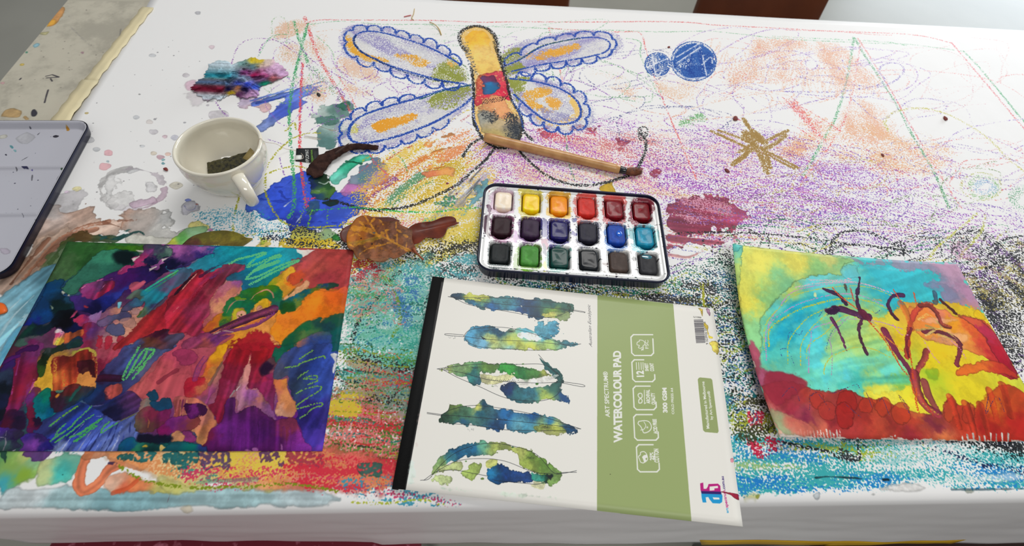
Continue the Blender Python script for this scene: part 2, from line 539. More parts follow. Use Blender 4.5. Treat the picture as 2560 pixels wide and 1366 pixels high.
# --- grey and brown washes, lower left
W_([(140,490),(215,478),(200,520),(180,540),(120,545),(130,510)],(190,186,188), a=.75, rough=10, blur=4)
W_([(110,520),(170,525),(225,510),(250,512),(248,545),(300,555),(305,580),(280,590),(200,610),(110,640),(80,610),(95,560)],(214,184,166), a=.9, rough=10, cols=[((120,540),(200,190,186)),((200,530),(205,168,148)),((270,570),(228,196,176)),((140,600),(196,160,138)),((110,570),(214,186,172))], streak=((-1,.5),.2))
W_([(262,540),(330,528),(430,530),(428,560),(410,575),(460,580),(450,600),(380,612),(330,600),(300,575),(300,552)],(198,192,186), a=.85, rough=9, cols=[((340,560),(178,166,158)),((420,545),(190,190,188)),((400,590),(204,202,196)),((300,560),(196,150,126))])
W_([(320,600),(340,592),(420,600),(460,608),(440,620),(360,618)],(226,224,212), a=.9, rough=6)
W_([(0,690),(40,680),(90,600),(150,580),(175,560),(170,600),(140,640),(110,680),(40,735),(0,748)],(168,140,122), a=.95, rough=7, cols=[((60,660),(150,118,98)),((10,720),(190,160,142)),((120,620),(186,160,142))], streak=((-1,1),.3), blur=3)
for q in [[(270,555),(200,572),(150,600),(90,650),(60,690)],[(240,575),(160,595),(110,640),(60,700)],[(200,590),(140,620),(100,665)],[(120,600),(70,660),(30,710)]]:
    BR(q, 11,(160,104,78), a=.75, dry=.5, st=.6, rough=4)
for q in [[(300,552),(340,552)],[(262,556),(300,568)],[(250,600),(200,600),(160,612)]]:
    BR(q, 9,(140,88,66), a=.6, dry=.6, rough=4)
W_([(180,585),(225,582),(300,590),(310,598),(280,612),(180,612),(150,640),(120,670),(130,640)],(86,84,42), a=.9, rough=7, cols=[((210,592),(90,66,30)),((290,600),(64,90,62)),((150,630),(70,88,40)),((250,600),(60,80,44))])
for q in [[(255,598),(300,582),(330,574)],[(300,596),(345,580),(362,588)],[(250,590),(280,600),(310,590)]]:
    BR(q, 9,(40,88,86), a=.85, dry=.35, taper=.5, rough=4)
W_([(120,640),(170,610),(180,612),(120,720),(95,700)],(66,92,52), a=.8, rough=8, blur=4)
W_([(0,752),(60,705),(110,672),(150,660),(120,730),(60,830),(0,925)],(130,192,212), a=.95, rough=4, blur=2, cols=[((20,840),(134,196,216)),((60,720),(120,176,196)),((110,690),(90,140,160)),((10,780),(150,205,222)),((90,740),(120,190,214))], streak=((-1,.8),.3))
for k in range(9):
    x = RR.uniform(0,70); BR([(x + 40,740 + k * 8),(x - 10,790 + k * 9),(x - 50,850 + k * 9)],6,(205,232,240), a=.55, dry=.5)
W_([(0,885),(40,820),(60,820),(30,880),(0,915)],(62,150,190), a=.6, rough=4, blur=4)
# --- stains round the rag and the two blue strokes
W_([(467,210),(490,205),(490,225),(475,228)],(222,170,196), a=.6, blur=3)
W_([(470,240),(500,226),(520,250),(480,262)],(200,190,196), a=.5, rough=10, blur=5)
W_([(598,240),(640,245),(668,260),(675,268),(655,280),(625,272),(600,262)],(212,176,196), a=.85, rough=8, cols=[((655,272),(220,180,182)),((615,255),(204,186,214))])
BR([(640,262),(700,243),(770,222),(798,214)],20,(92,126,224), a=.9, dry=.42, st=.5, rough=3)
BR([(628,254),(690,236),(750,216),(770,210)],8,(110,142,232), a=.85, dry=.6)
BR([(644,260),(690,250),(740,236)],9,(70,100,214), a=.9, dry=.3)
W_([(650,310),(672,290),(700,262),(725,235),(760,215),(796,222),(790,236),(760,250),(770,258),(730,285),(695,305),(665,328),(648,325)],(86,116,226), a=.92, rough=5, edge=.2, cols=[((655,318),(140,164,236)),((700,285),(66,94,214)),((770,228),(104,132,232))], streak=((1,-.65),.3))
# --- grey-green blots beside the lower left wing
W_([(775,290),(800,275),(835,262),(870,262),(880,285),(850,300),(868,320),(850,345),(838,362),(812,370),(795,355),(800,320),(778,300)],(138,172,164), a=.8, rough=9, cols=[((790,285),(176,198,190)),((850,270),(70,120,108)),((820,350),(60,112,108)),((835,320),(140,176,168))])
W_([(790,300),(815,290),(845,292),(850,305),(815,312),(795,308)],(70,120,108), a=.75, rough=7)
W_([(835,262),(868,258),(866,276),(845,272)],(52,110,90), a=.85, rough=5)
BR([(800,318),(830,328),(858,330)],4,(200,188,170), a=.8); BR([(765,345),(800,350)],7,(190,184,172), a=.6)
# --- great blue blot
W_([(612,520),(640,490),(672,470),(700,450),(722,440),(762,432),(790,445),(812,462),(850,485),(900,482),(930,500),(905,530),(868,560),(850,578),(790,576),(740,580),(722,560),(700,545),(672,548),(640,530),(622,533)],(52,84,212), a=.96, rough=6, edge=.3,
   cols=[((640,515),(74,112,224)),((720,460),(58,92,224)),((700,520),(40,72,204)),((820,560),(52,86,220)),((760,500),(48,84,214)),((740,555),(34,52,170)),((880,520),(60,94,216)),((690,480),(44,80,214))])
for q in [[(690,470),(710,468),(735,452)],[(655,500),(690,505),(740,505),(780,512)],[(700,545),(740,560),(790,556),(850,560)],[(700,480),(720,500),(760,480)]]:
    BR(q, 5,(30,52,176), a=.5, rough=4)
PC.spots([(790,535,12),(745,545,8),(760,520,6)],8,(70,105,228), a=.5, edge=.3)
for q in [[(712,518),(735,500)],[(730,550),(748,525)],[(740,560),(756,540)],[(770,535),(800,505)],[(765,540),(790,512)]]: BR(q, 2.5,(215,224,250), a=.85, dry=.5)
# green blob on blue
W_([(778,445),(800,436),(820,440),(828,465),(838,478),(830,498),(810,505),(785,492),(776,465)],(50,92,40), a=.97, rough=5, cols=[((800,448),(22,50,26)),((795,478),(96,140,60)),((826,482),(70,116,44)),((785,490),(24,60,110)),((815,465),(34,80,36)),((780,460),(20,40,96))])
W_([(806,508),(830,498),(856,500),(862,510),(840,518),(822,522)],(14,46,44), a=.95, rough=4)
W_([(776,505),(800,505),(790,530),(772,536)],(40,80,66), a=.6, rough=6, blur=2)
BR([(798,458),(812,462),(822,456)],2,(210,225,215), a=.8); BR([(778,478),(800,480)],2,(200,215,220), a=.8)
# --- teal and violet strokes
W_([(824,445),(850,420),(880,395),(910,388),(932,392),(930,402),(900,414),(878,430),(855,455),(838,464),(826,458)],(66,186,154), a=.95, rough=3, cols=[((835,455),(110,214,190)),((880,412),(40,170,130)),((925,396),(80,196,168))], streak=((1,-.7),.2))
BR([(866,406),(884,408),(902,411)],7,(8,92,62), a=.85, rough=3)
W_([(855,468),(880,440),(910,415),(940,402),(960,420),(975,440),(950,460),(925,475),(880,488),(856,482)],(96,108,138), a=.85, rough=9, cols=[((905,440),(60,110,120)),((930,415),(80,104,130)),((870,472),(200,120,190)),((950,440),(160,110,160)),((905,480),(176,110,176)),((880,450),(110,130,150))])
W_([(853,485),(862,462),(885,460),(915,478),(905,490),(880,486)],(202,122,188), a=.8, rough=4)
PC.spots([(917,478,3)],3,(30,20,50))
W_([(846,500),(880,486),(905,488),(900,505),(870,520),(850,515)],(72,96,220), a=.85, rough=6)

# --- soft colour rubbed all over the middle and right (side of the crayon)
INK_ = (32,34,36)
PUR, LIL, PCH, MAG = (122,66,168),(176,140,214),(244,190,160),(196,90,150)
WX([(1180,340),(1330,320),(1500,330),(1640,330),(1760,330),(1880,340),(1960,400),(1960,520),(1840,560),(1700,560),(1660,470),(1400,440),(1200,440),(1110,400)],(240,196,196), p=.5, ang=(1,.25), st=.5, soft=40, a=.5)
WX([(1290,360),(1460,330),(1640,320),(1720,380),(1720,520),(1650,500),(1400,460),(1280,460)], PCH, p=.36, ang=(1,.3), st=.8, soft=30, wl=1.5, a=.75)
WX([(1180,380),(1500,300),(1900,330),(2100,430),(2200,520),(1960,590),(1700,600),(1640,490),(1400,450),(1220,470)],(190,110,206), p=.16, ang=(1,.28), st=.65, soft=40, wl=1.3)
WX([(1500,340),(1900,400),(2100,500),(1960,590),(1700,560),(1640,480)],(190,100,200), p=.12, ang=(1,-.2), st=.7, soft=40, wl=1.6)
WX([(1160,360),(1260,330),(1300,400),(1250,470),(1130,460)],(196,130,200), p=.18, ang=(1,.4), st=.6, soft=25)
WX([(1660,560),(1800,480),(2100,440),(2400,470),(2560,540),(2560,620),(2300,640),(2000,600),(1800,600)],(176,112,200), p=.1, ang=(1,.12), st=.6, soft=40, wl=1.6)
WX([(1750,330),(1950,330),(2150,400),(2300,480),(2100,540),(1800,500),(1700,420)],(180,120,206), p=.12, ang=(1,.3), st=.7, soft=30, wl=1.5)
WX([(1850,110),(2000,100),(2050,160),(2000,210),(1900,200),(1780,230),(1820,170)], PCH, p=.16, ang=(-.3,1), st=.9, soft=16, wl=2.5)
WX([(1990,110),(2110,120),(2180,190),(2160,230),(2060,210),(2000,200)], PCH, p=.24, ang=(.6,1), st=.9, soft=16, wl=2.2)
WX([(2110,250),(2200,270),(2240,330),(2180,360),(2100,320)], PCH, p=.34, ang=(.5,1), st=.9, soft=12, wl=2)
WX([(2160,310),(2300,340),(2380,380),(2360,430),(2240,440),(2080,400),(1960,380),(2020,330)],(244,188,140), p=.3, ang=(1,.3), st=.8, soft=20, wl=2)
WX([(1930,360),(2000,345),(2010,390),(1950,400)],(242,180,140), p=.34, ang=(1,-.3), st=.8, soft=10, wl=2)
WX([(1980,250),(2010,280),(2060,330),(2040,345),(1990,310),(1960,270)],(244,130,120), p=.3, ang=(1,.95), st=1, soft=7, wl=1.6)
WX([(1700,300),(1745,285),(1770,300),(1740,312),(1702,318)],(110,180,110), p=.55, ang=(1,-.5), st=.9, soft=5)
WX([(1650,150),(1740,200),(1760,240),(1690,250),(1640,220)],(244,206,176), p=.3, ang=(1,-1), st=.9, soft=16, wl=2)
WX([(1480,190),(1560,200),(1590,260),(1500,250)],(244,200,170), p=.22, ang=(1,.3), st=.9, soft=18, wl=2)
WX([(860,130),(920,150),(960,220),(880,240),(850,190)],(244,206,180), p=.3, ang=(1,.3), st=.9, soft=16, wl=2)
WX([(690,70),(790,60),(820,160),(800,260),(720,170)],(242,200,170), p=.22, ang=(1,-.2), st=1, soft=18, wl=2.4)
def many(n, xr, yr, rx, ry, turns, cols, w, p, ang=(-.4,.4), drift=60):
    for k in range(n):
        LN(loops(RR.uniform(*xr), RR.uniform(*yr), RR.uniform(*rx), RR.uniform(*ry), RR.uniform(*turns), RR.uniform(*ang),(RR.uniform(-drift, drift), RR.uniform(-drift, drift) * .4)), RR.uniform(*w), RR.choice(cols), p=p)


PP = [(130,66,176),(150,80,200),(190,90,200),(166,60,170),(120,80,190),(214,110,190),(196,120,210)]
many(26,(1340,1700),(350,430),(90,260),(10,34),(1,2.6), PP + [(232,120,130),(240,170,150)],(3,5),.3,(.15,.4),80)
many(26,(1700,2150),(340,570),(120,330),(10,40),(1,2.6), PP, (3,5),.3,(.08,.35),90)
many(18,(2050,2520),(430,600),(100,260),(10,36),(1,2.2), PP, (3,4.6),.3,(.0,.3),70)
many(16,(1160,1330),(390,450),(50,110),(10,26),(1,2.4), PP, (3,5),.32,(.1,.5),50)
many(12,(1650,2400),(520,620),(120,260),(8,26),(1,2.2),[(196,186,70),(180,120,160),(110,110,190),(230,150,130)],(3,4.5),.36,(0,.2),60)
# the drawing goes on beneath the things that lie on it
for q, c in [([(1230,490),(1620,520),(1640,670),(1230,660)],(150,110,180)),([(1120,720),(1740,790),(1790,1100),(1060,1100)],(60,150,140)),([(1880,680),(2360,690),(2520,1060),(1980,1060)],(50,60,70)),([(210,660),(840,660),(780,1090),(30,1090)],(90,170,160)),([(1120,920),(1680,920),(1720,1120),(1080,1130)],(206,70,70))]:
    WX(q, c, p=.4, ang=(1,.2), st=.9, soft=14)
# yellow/orange patch left of the tin
WX([(930,430),(985,380),(1050,350),(1130,380),(1210,400),(1240,440),(1200,500),(1130,540),(1000,540),(900,545),(880,500)],(246,208,90), p=.42, ang=(1,-.6), st=.6, soft=22)
WX([(900,520),(960,440),(1010,400),(1070,390),(1090,420),(1030,460),(960,500),(910,545)],(232,140,60), p=.46, ang=(1,-.7), st=.9, soft=12, wl=1.5)
WX([(1000,480),(1080,410),(1150,400),(1160,450),(1090,500),(1020,520)],(214,180,40), p=.5, ang=(1,-.7), st=.8, soft=12)
WX([(960,500),(1010,450),(1060,430),(1080,460),(1020,490),(975,520)],(96,160,120), p=.32, ang=(1,-.6), st=.9, soft=12)
WX([(900,540),(950,470),(990,440),(1000,470),(950,520)],(150,80,150), p=.3, ang=(1,-.7), st=.9, soft=10)
for k in range(60):
    x = RR.uniform(890,1180); y = 640 - x * .18 + RR.uniform(-110,30) - (x - 890) * .1; L = RR.uniform(30,90); LN([(x, y),(x + L * .5, y - L * .36),(x + L, y - L * .6)], RR.uniform(4,7), RR.choice([(240,150,50),(236,120,60),(246,200,60),(226,196,40),(240,170,90),(200,100,110)]), p=.42)
for q in [[(1070,365),(1085,352),(1108,350)],[(1110,345),(1130,340)],[(1080,385),(1110,378)],[(1092,405),(1140,398)],[(1075,420),(1120,410)],[(1120,370),(1150,372)]]:
    BR(q, RR.uniform(8,14),(240,140,60), a=.8, dry=.6, rough=6)
W_([(1060,432),(1085,422),(1135,424),(1130,440),(1090,446),(1065,444)],(232,130,70), a=.85, rough=6, cols=[((1070,435),(222,120,80)),((1120,430),(240,160,90))])
WX([(1075,330),(1170,320),(1180,360),(1150,400),(1080,400),(1060,370)],(244,150,90), p=.34, ang=(1,-.5), st=.8, soft=14)
# grey / teal dry brush strip down to the leaves
W_([(1060,560),(1075,530),(1110,500),(1150,460),(1190,420),(1230,410),(1200,470),(1160,510),(1130,540),(1100,575),(1070,578)],(150,152,156), a=.75, rough=10, dry=.3, cols=[((1080,560),(130,134,130)),((1160,480),(140,140,160)),((1210,430),(170,160,190))], streak=((1,-1),.5))
W_([(1150,530),(1180,490),(1215,450),(1222,480),(1195,510),(1165,545),(1145,550)],(100,180,200), a=.8, rough=8, dry=.25, streak=((1,-1),.4))
W_([(1050,560),(1068,545),(1090,548),(1085,562),(1060,570)],(60,180,140), a=.8, rough=8, dry=.3)
W_([(1090,510),(1110,495),(1130,490),(1140,505),(1120,520)],(40,140,100), a=.75, rough=9, dry=.35)
PC.spots([(1142,486,3),(1128,495,2.5),(1118,460,5),(1130,470,3)],3,(130,30,60))
for k in range(14):
    x, y = RR.uniform(1070,1180),0; y = 560 - (x - 1070) * .9 + RR.uniform(-14,22)
    BR([(x, y),(x + 34, y - 36)],2.2,(225,226,230) if k % 2 else (80,84,90), a=.6, dry=.5)
WX([(1090,600),(1170,550),(1200,545),(1195,600),(1130,640),(1040,650)],(246,214,70), p=.6, ang=(1,-.4), st=.5, soft=14)
WX([(860,560),(1020,545),(1060,560),(1000,600),(870,590)],(250,190,140), p=.3, ang=(1,-.2), st=.7, soft=14)
WX([(880,540),(1200,520),(1200,640),(1060,660),(870,650)],(244,216,90), p=.4, ang=(1,-.2), st=.6, soft=14)
WX([(880,545),(1060,540),(1010,600),(870,600)],(236,150,160), p=.24, ang=(1,-.2), st=.6, soft=14)
WX([(860,600),(1200,590),(1190,660),(900,690)], INK_, p=.3, ang=(1,-.2), st=.6, soft=14)
# maroon brush blots (right of tin, above brush)
W_([(1680,550),(1685,510),(1720,492),(1790,495),(1840,515),(1872,530),(1845,560),(1825,580),(1780,575),(1740,582),(1690,575)],(156,44,76), a=.93, rough=12, dry=.2, cols=[((1700,515),(140,46,76)),((1780,550),(160,44,76)),((1850,535),(170,64,100))], streak=((1,.1),.3))
W_([(1690,590),(1760,588),(1830,590),(1840,605),(1780,620),(1700,612),(1670,625),(1668,600)],(172,70,92), a=.88, rough=10, dry=.3, streak=((1,.15),.6))
BR([(1675,640),(1720,646),(1760,630)],14,(206,110,110), a=.6, dry=.7)
WX([(1690,505),(1760,495),(1830,520),(1800,560),(1720,565)],(230,160,184), p=.4, ang=(1,.3), st=.5, soft=14)
for x, y, r in [(1350,325,12),(1362,338,9),(1375,318,5),(1440,322,12),(1475,326,9),(1495,320,6),(1560,360,11),(1548,375,6),(1615,395,8),(1545,350,8),(1635,438,9),(1640,430,5),(1580,340,5),(1600,425,4)]:
    W_([(x - r * RR.uniform(.8,1.4), y + RR.uniform(-3,3)),(x - 2, y - r * .6),(x + r * 1.3, y - r * .4),(x + r * .5, y + 2),(x + 3, y + r * .7)],(168,60,84), a=.85, rough=5, dry=.15)
WX([(1340,320),(1400,315),(1500,330),(1440,360),(1360,350)],(220,90,110), p=.24, ang=(1,.2), st=.9, soft=12)
WX([(1520,340),(1640,335),(1640,400),(1560,420),(1500,380)],(222,130,130), p=.34, ang=(1,.2), st=.8, soft=18)
W_([(1505,462),(1530,454),(1534,472),(1535,484),(1512,482),(1500,475)],(206,168,30), a=.95, rough=3)

# --- straight red / green construction lines and border
RED, GRN = (238,90,92),(70,172,106)
LN([(762,45),(775,85),(800,150),(840,220),(880,285),(900,320)],9, RED, p=.5)
LN([(735,55),(745,90),(760,130),(770,160)],8, GRN, p=.5)
LN([(757,160),(752,250),(750,330),(752,400),(760,470),(768,520)],7,(240,80,90), p=.62)
LN([(770,60),(752,130),(735,200),(724,280),(728,370),(736,460),(735,520),(722,545)],8, GRN, p=.62)
LN([(765,60),(800,52),(900,52),(1000,52),(1100,53),(1200,57),(1300,56),(1400,57),(1500,57),(1620,56),(1720,58),(1780,64),(1860,68),(1950,72),(2050,78),(2150,82),(2240,86),(2310,93),(2378,110)],4,(236,96,100), p=.55)
LN([(1960,76),(2080,80),(2180,88),(2228,90)],3,(242,150,150), p=.5)
LN([(770,64),(850,55),(950,62),(1060,62),(1160,66),(1300,70),(1420,76),(1540,78),(1650,82),(1770,80),(1850,87),(1940,97),(2060,104),(2180,110),(2260,112),(2330,120),(2405,130)],3.5,(110,186,130), p=.48)
LN([(1930,92),(2050,98),(2200,106),(2262,115)],5,(130,200,150), p=.32)
LN([(2376,108),(2420,160),(2480,230),(2530,290),(2565,330)],4.5,(240,110,120), p=.5)
LN([(2405,128),(2450,175),(2500,235),(2545,290),(2570,320)],5,(80,176,116), p=.52)
LN([(2133,95),(2128,130),(2118,190),(2105,240),(2085,300),(2060,345),(2030,400),(2005,440)],6,(84,176,116), p=.5)
LN([(2136,98),(2160,140),(2200,200),(2240,265),(2260,305),(2290,360),(2320,410),(2345,460),(2370,520)],6,(84,166,112), p=.5)
LN([(2144,98),(2190,170),(2230,235),(2260,290),(2300,360),(2360,460),(2400,520)],4,(240,120,120), p=.5)
LN([(2150,110),(2140,170),(2130,230),(2110,300),(2070,370),(2030,420),(1995,470)],4,(240,110,110), p=.42)
LN([(1370,72),(1450,78),(1540,82),(1598,84),(1612,120),(1630,180),(1650,235),(1680,310),(1710,380),(1740,450)],4,(240,110,110), p=.5)
LN([(1380,102),(1460,98),(1590,102),(1600,140),(1625,200),(1650,250)],3.5,(110,186,130), p=.45)
LN([(1372,72),(1385,130),(1400,180),(1412,230)],4,(240,120,120), p=.4)
LN([(1375,150),(1385,210),(1392,260),(1410,310),(1420,400),(1435,450)],4,(80,150,110), p=.42)
LN([(845,190),(870,230),(890,270),(900,300),(925,390),(970,440)],5,(238,110,110), p=.5)
LN([(925,350),(960,370),(1000,395),(1020,430)],5,(110,180,110), p=.42)
# loops of pale crayon, all over the upper half
LN([(645,145),(660,110),(700,98),(740,110),(790,160),(880,210),(960,260),(1030,300)],4,(150,90,180), p=.4)
LN([(580,160),(595,120),(620,102),(660,98),(700,108),(755,145)],4,(150,90,180), p=.42)
LN([(645,145),(672,100),(700,88),(730,90)],4,(90,180,120), p=.42)
LN([(540,256),(555,280),(570,292)],4.5,(140,80,170), p=.5)
LN([(700,195),(750,195)],4,(80,176,110), p=.5); LN([(790,90),(830,130),(840,180)],3,(130,190,130), p=.4)
LN([(770,165),(800,200),(850,230),(840,270),(860,300)],12,(150,90,180), p=.36)
LN([(768,150),(820,215),(870,262),(900,300)],20,(96,160,110), p=.22)
LN([(640,130),(900,330),(1200,470)],3,(190,190,215), p=.0)
many(9,(860,1120),(130,260),(30,80),(20,45),(1.2,2.2),[(166,110,200),(140,90,190),(190,140,210)],(3,4),.36)
many(9,(700,860),(80,260),(20,60),(20,60),(1,2),[(160,100,200),(240,170,130),(140,190,130)],(3,4),.3)
many(5,(1000,1400),(60,120),(80,200),(10,30),(1,1.6),[(160,110,200),(150,200,160)],(2.5,3.5),.3)
many(16,(1300,1760),(110,330),(40,150),(20,60),(1,2.4),[(150,90,190),(150,100,200),(110,170,120),(236,150,120),(90,90,150)],(3,4),.38)
many(16,(1750,2200),(110,340),(50,170),(20,60),(1,2.2),[(170,120,210),(244,150,140),(150,110,200),(240,180,150),(240,110,120)],(3,4),.34)
many(7,(2250,2500),(160,330),(60,160),(30,70),(1,1.6),[(230,170,180),(190,170,210),(240,190,190)],(2.5,3),.26)
many(20,(1700,2500),(330,520),(60,200),(20,60),(1,2.4),[(150,110,206),(170,110,200),(236,120,120),(200,180,90),(240,170,130),(140,120,190)],(3,4.5),.3)
many(16,(1700,2560),(440,640),(60,180),(14,46),(1.2,3),[(120,80,180),(150,90,180),(200,186,60),(200,180,90),(220,120,120),(110,100,190),(120,150,90)],(3,4.5),.3)
LN([(2000,195),(2050,205),(2140,215),(2200,218),(2240,200),(2258,175),(2240,160),(2210,162),(2195,180),(2210,200),(2190,215),(2120,228),(2050,232),(1960,230)],5,(132,104,200), p=.42)
LN([(2000,192),(1990,194),(2080,192),(2180,232),(2150,245),(2040,240),(1960,230)],4,(132,104,200), p=.36)
LN([(2130,250),(2200,300),(2280,250),(2360,258),(2350,285),(2290,295)],3.5,(150,120,205), p=.34)
LN([(2220,330),(2210,305),(2240,280),(2300,272),(2360,285),(2420,315),(2470,350),(2520,400),(2570,440)],7,(206,196,80), p=.42)
LN([(2500,210),(2500,195),(2540,188),(2570,190)],4,(240,150,150), p=.4); LN([(2130,185),(2200,178),(2300,178),(2420,190),(2500,210),(2560,245)],4,(244,160,160), p=.36)
for k in range(9): LN(zig((1770 + 45 * k, 125 + 8 * k + 30 * (k % 2)),(1840 + 45 * k, 180 + 6 * k),(-22 + 14 * (k % 3),56),9),4, PCH, p=.36)
for k in range(9): LN(zig((2000 + 34 * k, 290 + 12 * k),(2070 + 34 * k, 330 + 12 * k),(40,-30 + 10 * (k % 3)),9),4.5,(244,186,146), p=.4)
LN(zig((2030,130),(2190,200),(40,50),14),5, PCH, p=.4)
LN(zig((1975,260),(2050,345),(40,30),18),3.5,(240,110,110), p=.45)
LN([(1950,260),(2100,330),(1980,260),(2060,360),(1990,320)],3.5,(240,100,110), p=.4)
# round pastel rings at far right
for q, c, w in [(ell(2455,470,34,26),(150,200,130),14),(ell(2450,468,50,34),(190,196,100),6),(ell(2460,470,22,14),(150,190,220),16),(ell(2560,500,28,26),(120,180,140),22)]:
    LN(q + q[:1], w, c, p=.34)
# --- two blue pebble discs
for (cx, cy, rx, ry) in [(1643,163,31,29),(1733,155,56,49)]:
    WX(ell(cx, cy, rx * .93, ry * .93,0,12),(36,92,178), p=.78, ang=(1,-1), st=.6, soft=3, rough=2)
    WX(ell(cx, cy, rx * .9, ry * .9,0,12),(20,66,156), p=.3, ang=(.3,1), st=.8, soft=4)
    e = ell(cx, cy, rx, ry, 0,14); LN(e + e[:2],4,(30,80,170), p=.8)
for q in [[(1618,170),(1668,148)],[(1630,145),(1640,190),(1655,178)],[(1690,145),(1745,112)],[(1690,160),(1750,120)],[(1752,165),(1775,145),(1780,160)],[(1755,140),(1765,190)],[(1695,186),(1720,198),(1760,195)]]:
    LN(q, 4,(238,240,250), p=.75)
# --- bronze star
BRZ = (170,134,66)
for a_, b_, w in [((1865,335),(1898,350),22),((1858,300),(1900,350),12),((1880,330),(1910,360),18),((1778,330),(1880,378),10),((1796,328),(1886,366),9),((1905,360),(1968,328),9),((1910,375),(1962,340),12),
                  ((1900,372),(1990,420),10),((1904,378),(1985,424),8),((1890,370),(1915,432),16),((1905,372),(1922,420),13),((1885,368),(1830,414),11),((1878,362),(1845,382),10),((1870,378),(1828,410),8),((1862,345),(1885,365),22),((1885,345),(1900,356),16)]:
    LN([a_, ((a_[0] + b_[0]) / 2 + RR.uniform(-4,4),(a_[1] + b_[1]) / 2 + RR.uniform(-3,3)), b_], w, BRZ, p=.84)
LN([(1838,298),(1850,303)],4,(220,110,120), p=.8)

# --- dragonfly: wings, body, feelers
BLU, LAV, OLV, GLD, INK = (28,72,176),(158,150,204),(150,158,58),(246,176,48),(32,34,36)
U = [(1165,200),(1130,145),(1090,112),(1040,92),(990,75),(940,66),(890,64),(862,76),(852,102),(858,130),(880,150),(920,160),(960,175),(1010,190),(1060,205),(1110,218)]
LL = [(1175,215),(1090,232),(1020,245),(950,262),(890,285),(850,312),(842,345),(860,372),(900,384),(970,375),(1040,352),(1100,320),(1150,285),(1180,245)]
UR = [(1255,145),(1300,110),(1360,95),(1420,82),(1480,80),(1530,86),(1552,104),(1545,130),(1500,148),(1440,160),(1380,168),(1310,182),(1262,190)]
LR = [(1270,195),(1330,196),(1390,210),(1440,235),(1475,262),(1482,300),(1465,325),(1420,332),(1370,322),(1330,300),(1295,262),(1272,230)]
for Wg, ang in ((U, (1,.5)),(LL, (1,-.45)),(UR, (1,-.3)),(LR, (1,.7))):
    WX(Wg, (206,206,214), p=.75, ang=ang, st=.2, soft=3, rough=2, a=.8)
    WX(Wg, LAV, p=.52, ang=ang, st=.6, soft=5, rough=3)
    WX(Wg, (236,234,230), p=.26, ang=ang, st=.8, soft=6)
for Wg in (U, LL, UR, LR):
    for off in (0,): LN(Wg, 13,(160,150,206), p=.3)
WX([(1165,200),(1150,160),(1125,150),(1095,170),(1080,200),(1120,214)], OLV, p=.78, ang=(1,.4), st=.5, soft=7)
WX([(1170,215),(1110,228),(1080,245),(1070,270),(1110,275),(1160,255),(1180,235)], OLV, p=.74, ang=(1,-.4), st=.6, soft=8)
WX([(1250,145),(1290,120),(1302,130),(1300,160),(1310,178),(1262,188)], OLV, p=.82, ang=(1,-.4), st=.5, soft=5)
WX([(1270,200),(1320,198),(1310,220),(1300,260),(1282,240)], OLV, p=.66, ang=(1,.5), st=.6, soft=6)
for q, c, p in [([(990,138),(1040,142),(1072,158),(1050,168),(1005,152)], GLD, .7),([(866,88),(885,100),(905,130),(965,152),(960,160),(900,148),(868,120)], GLD, .72),([(1110,150),(1140,158),(1130,170)],(246,190,90),.5),
                ([(935,312),(985,295),(1035,286),(1040,296),(995,318),(945,332)],(248,166,36),.9),([(1335,140),(1390,122),(1440,113),(1446,122),(1400,140),(1345,152)],(248,176,50),.85),([(1310,140),(1335,126),(1330,145),(1315,152)],(244,190,120),.7),
                ([(1305,235),(1370,218),(1375,235),(1340,250),(1370,275),(1390,280),(1360,285),(1320,262)], GLD, .7),([(1362,245),(1395,248),(1398,275),(1375,272)],(248,176,60),.85),([(1420,235),(1448,262),(1452,296),(1425,304),(1410,300),(1436,286)],(250,206,110),.7),([(1340,290),(1380,302),(1420,308),(1400,318),(1350,306)],(250,200,110),.6),
                ([(875,320),(890,310),(895,330),(880,335)],(220,214,110),.6)]:
    WX(q, c, p=p, ang=(1,.2), st=.5, soft=4, rough=4)
WX([(1350,270),(1400,285),(1440,300),(1400,306),(1360,296)],(160,156,200), p=.7, ang=(1,.3), st=.4, soft=5)
# wing outlines, inner line plus scallops
def scal(path, n, out, w=6.5, col=BLU):
    P = catmull(path, False, 12); L = np.r_[0, np.cumsum(np.hypot(*np.diff(P, axis=0).T))]
    at = lambda s_: np.array([np.interp(s_, L, P[:, 0]), np.interp(s_, L, P[:, 1])])
    for i in range(n):
        a_, b_ = at(L[-1] * i / n), at(L[-1] * (i + 1) / n); t = b_ - a_; nn = np.array([t[1],-t[0]]) / (np.hypot(*t) + 1e-6)
        k = out * RR.uniform(.8,1.2)
        LN([tuple(a_), tuple(a_ + t * .12 + nn * k * .75), tuple((a_ + b_) / 2 + nn * k), tuple(b_ - t * .12 + nn * k * .7), tuple(b_)], w, col, p=.84)


IU = [(1150,162),(1110,138),(1060,115),(1010,98),(960,84),(915,80),(890,90),(885,108),(905,132),(940,150),(980,168),(1040,186),(1100,202),(1165,212)]
IL = [(1178,214),(1110,226),(1040,248),(970,268),(905,292),(876,318),(874,346),(900,360),(960,352),(1030,330),(1090,305),(1150,270),(1182,245)]
IR = [(1258,168),(1300,150),(1350,120),(1400,106),(1460,96),(1505,98),(1524,112),(1512,132),(1460,146),(1400,156),(1340,166),(1280,180)]
IW = [(1275,198),(1340,206),(1400,224),(1438,250),(1452,280),(1440,304),(1400,312),(1360,300),(1320,270),(1285,238)]
LN(IU, 6.5, BLU, p=.9); LN([(890,90),(885,108),(905,132),(940,152),(1000,178),(1060,196),(1120,208)],5,(20,50,110), p=.75); LN(IL, 7, BLU, p=.92); LN(IR, 6, BLU, p=.86); LN(IW, 6.5, BLU, p=.92)
LN([(1300,150),(1350,118),(1400,106),(1450,98)],4,(30,80,60), p=.7); LN([(1178,214),(1110,228),(1050,250)],5,(30,90,110), p=.8)
LN([(1150,160),(1165,170),(1172,200)],4,(60,110,60), p=.5)
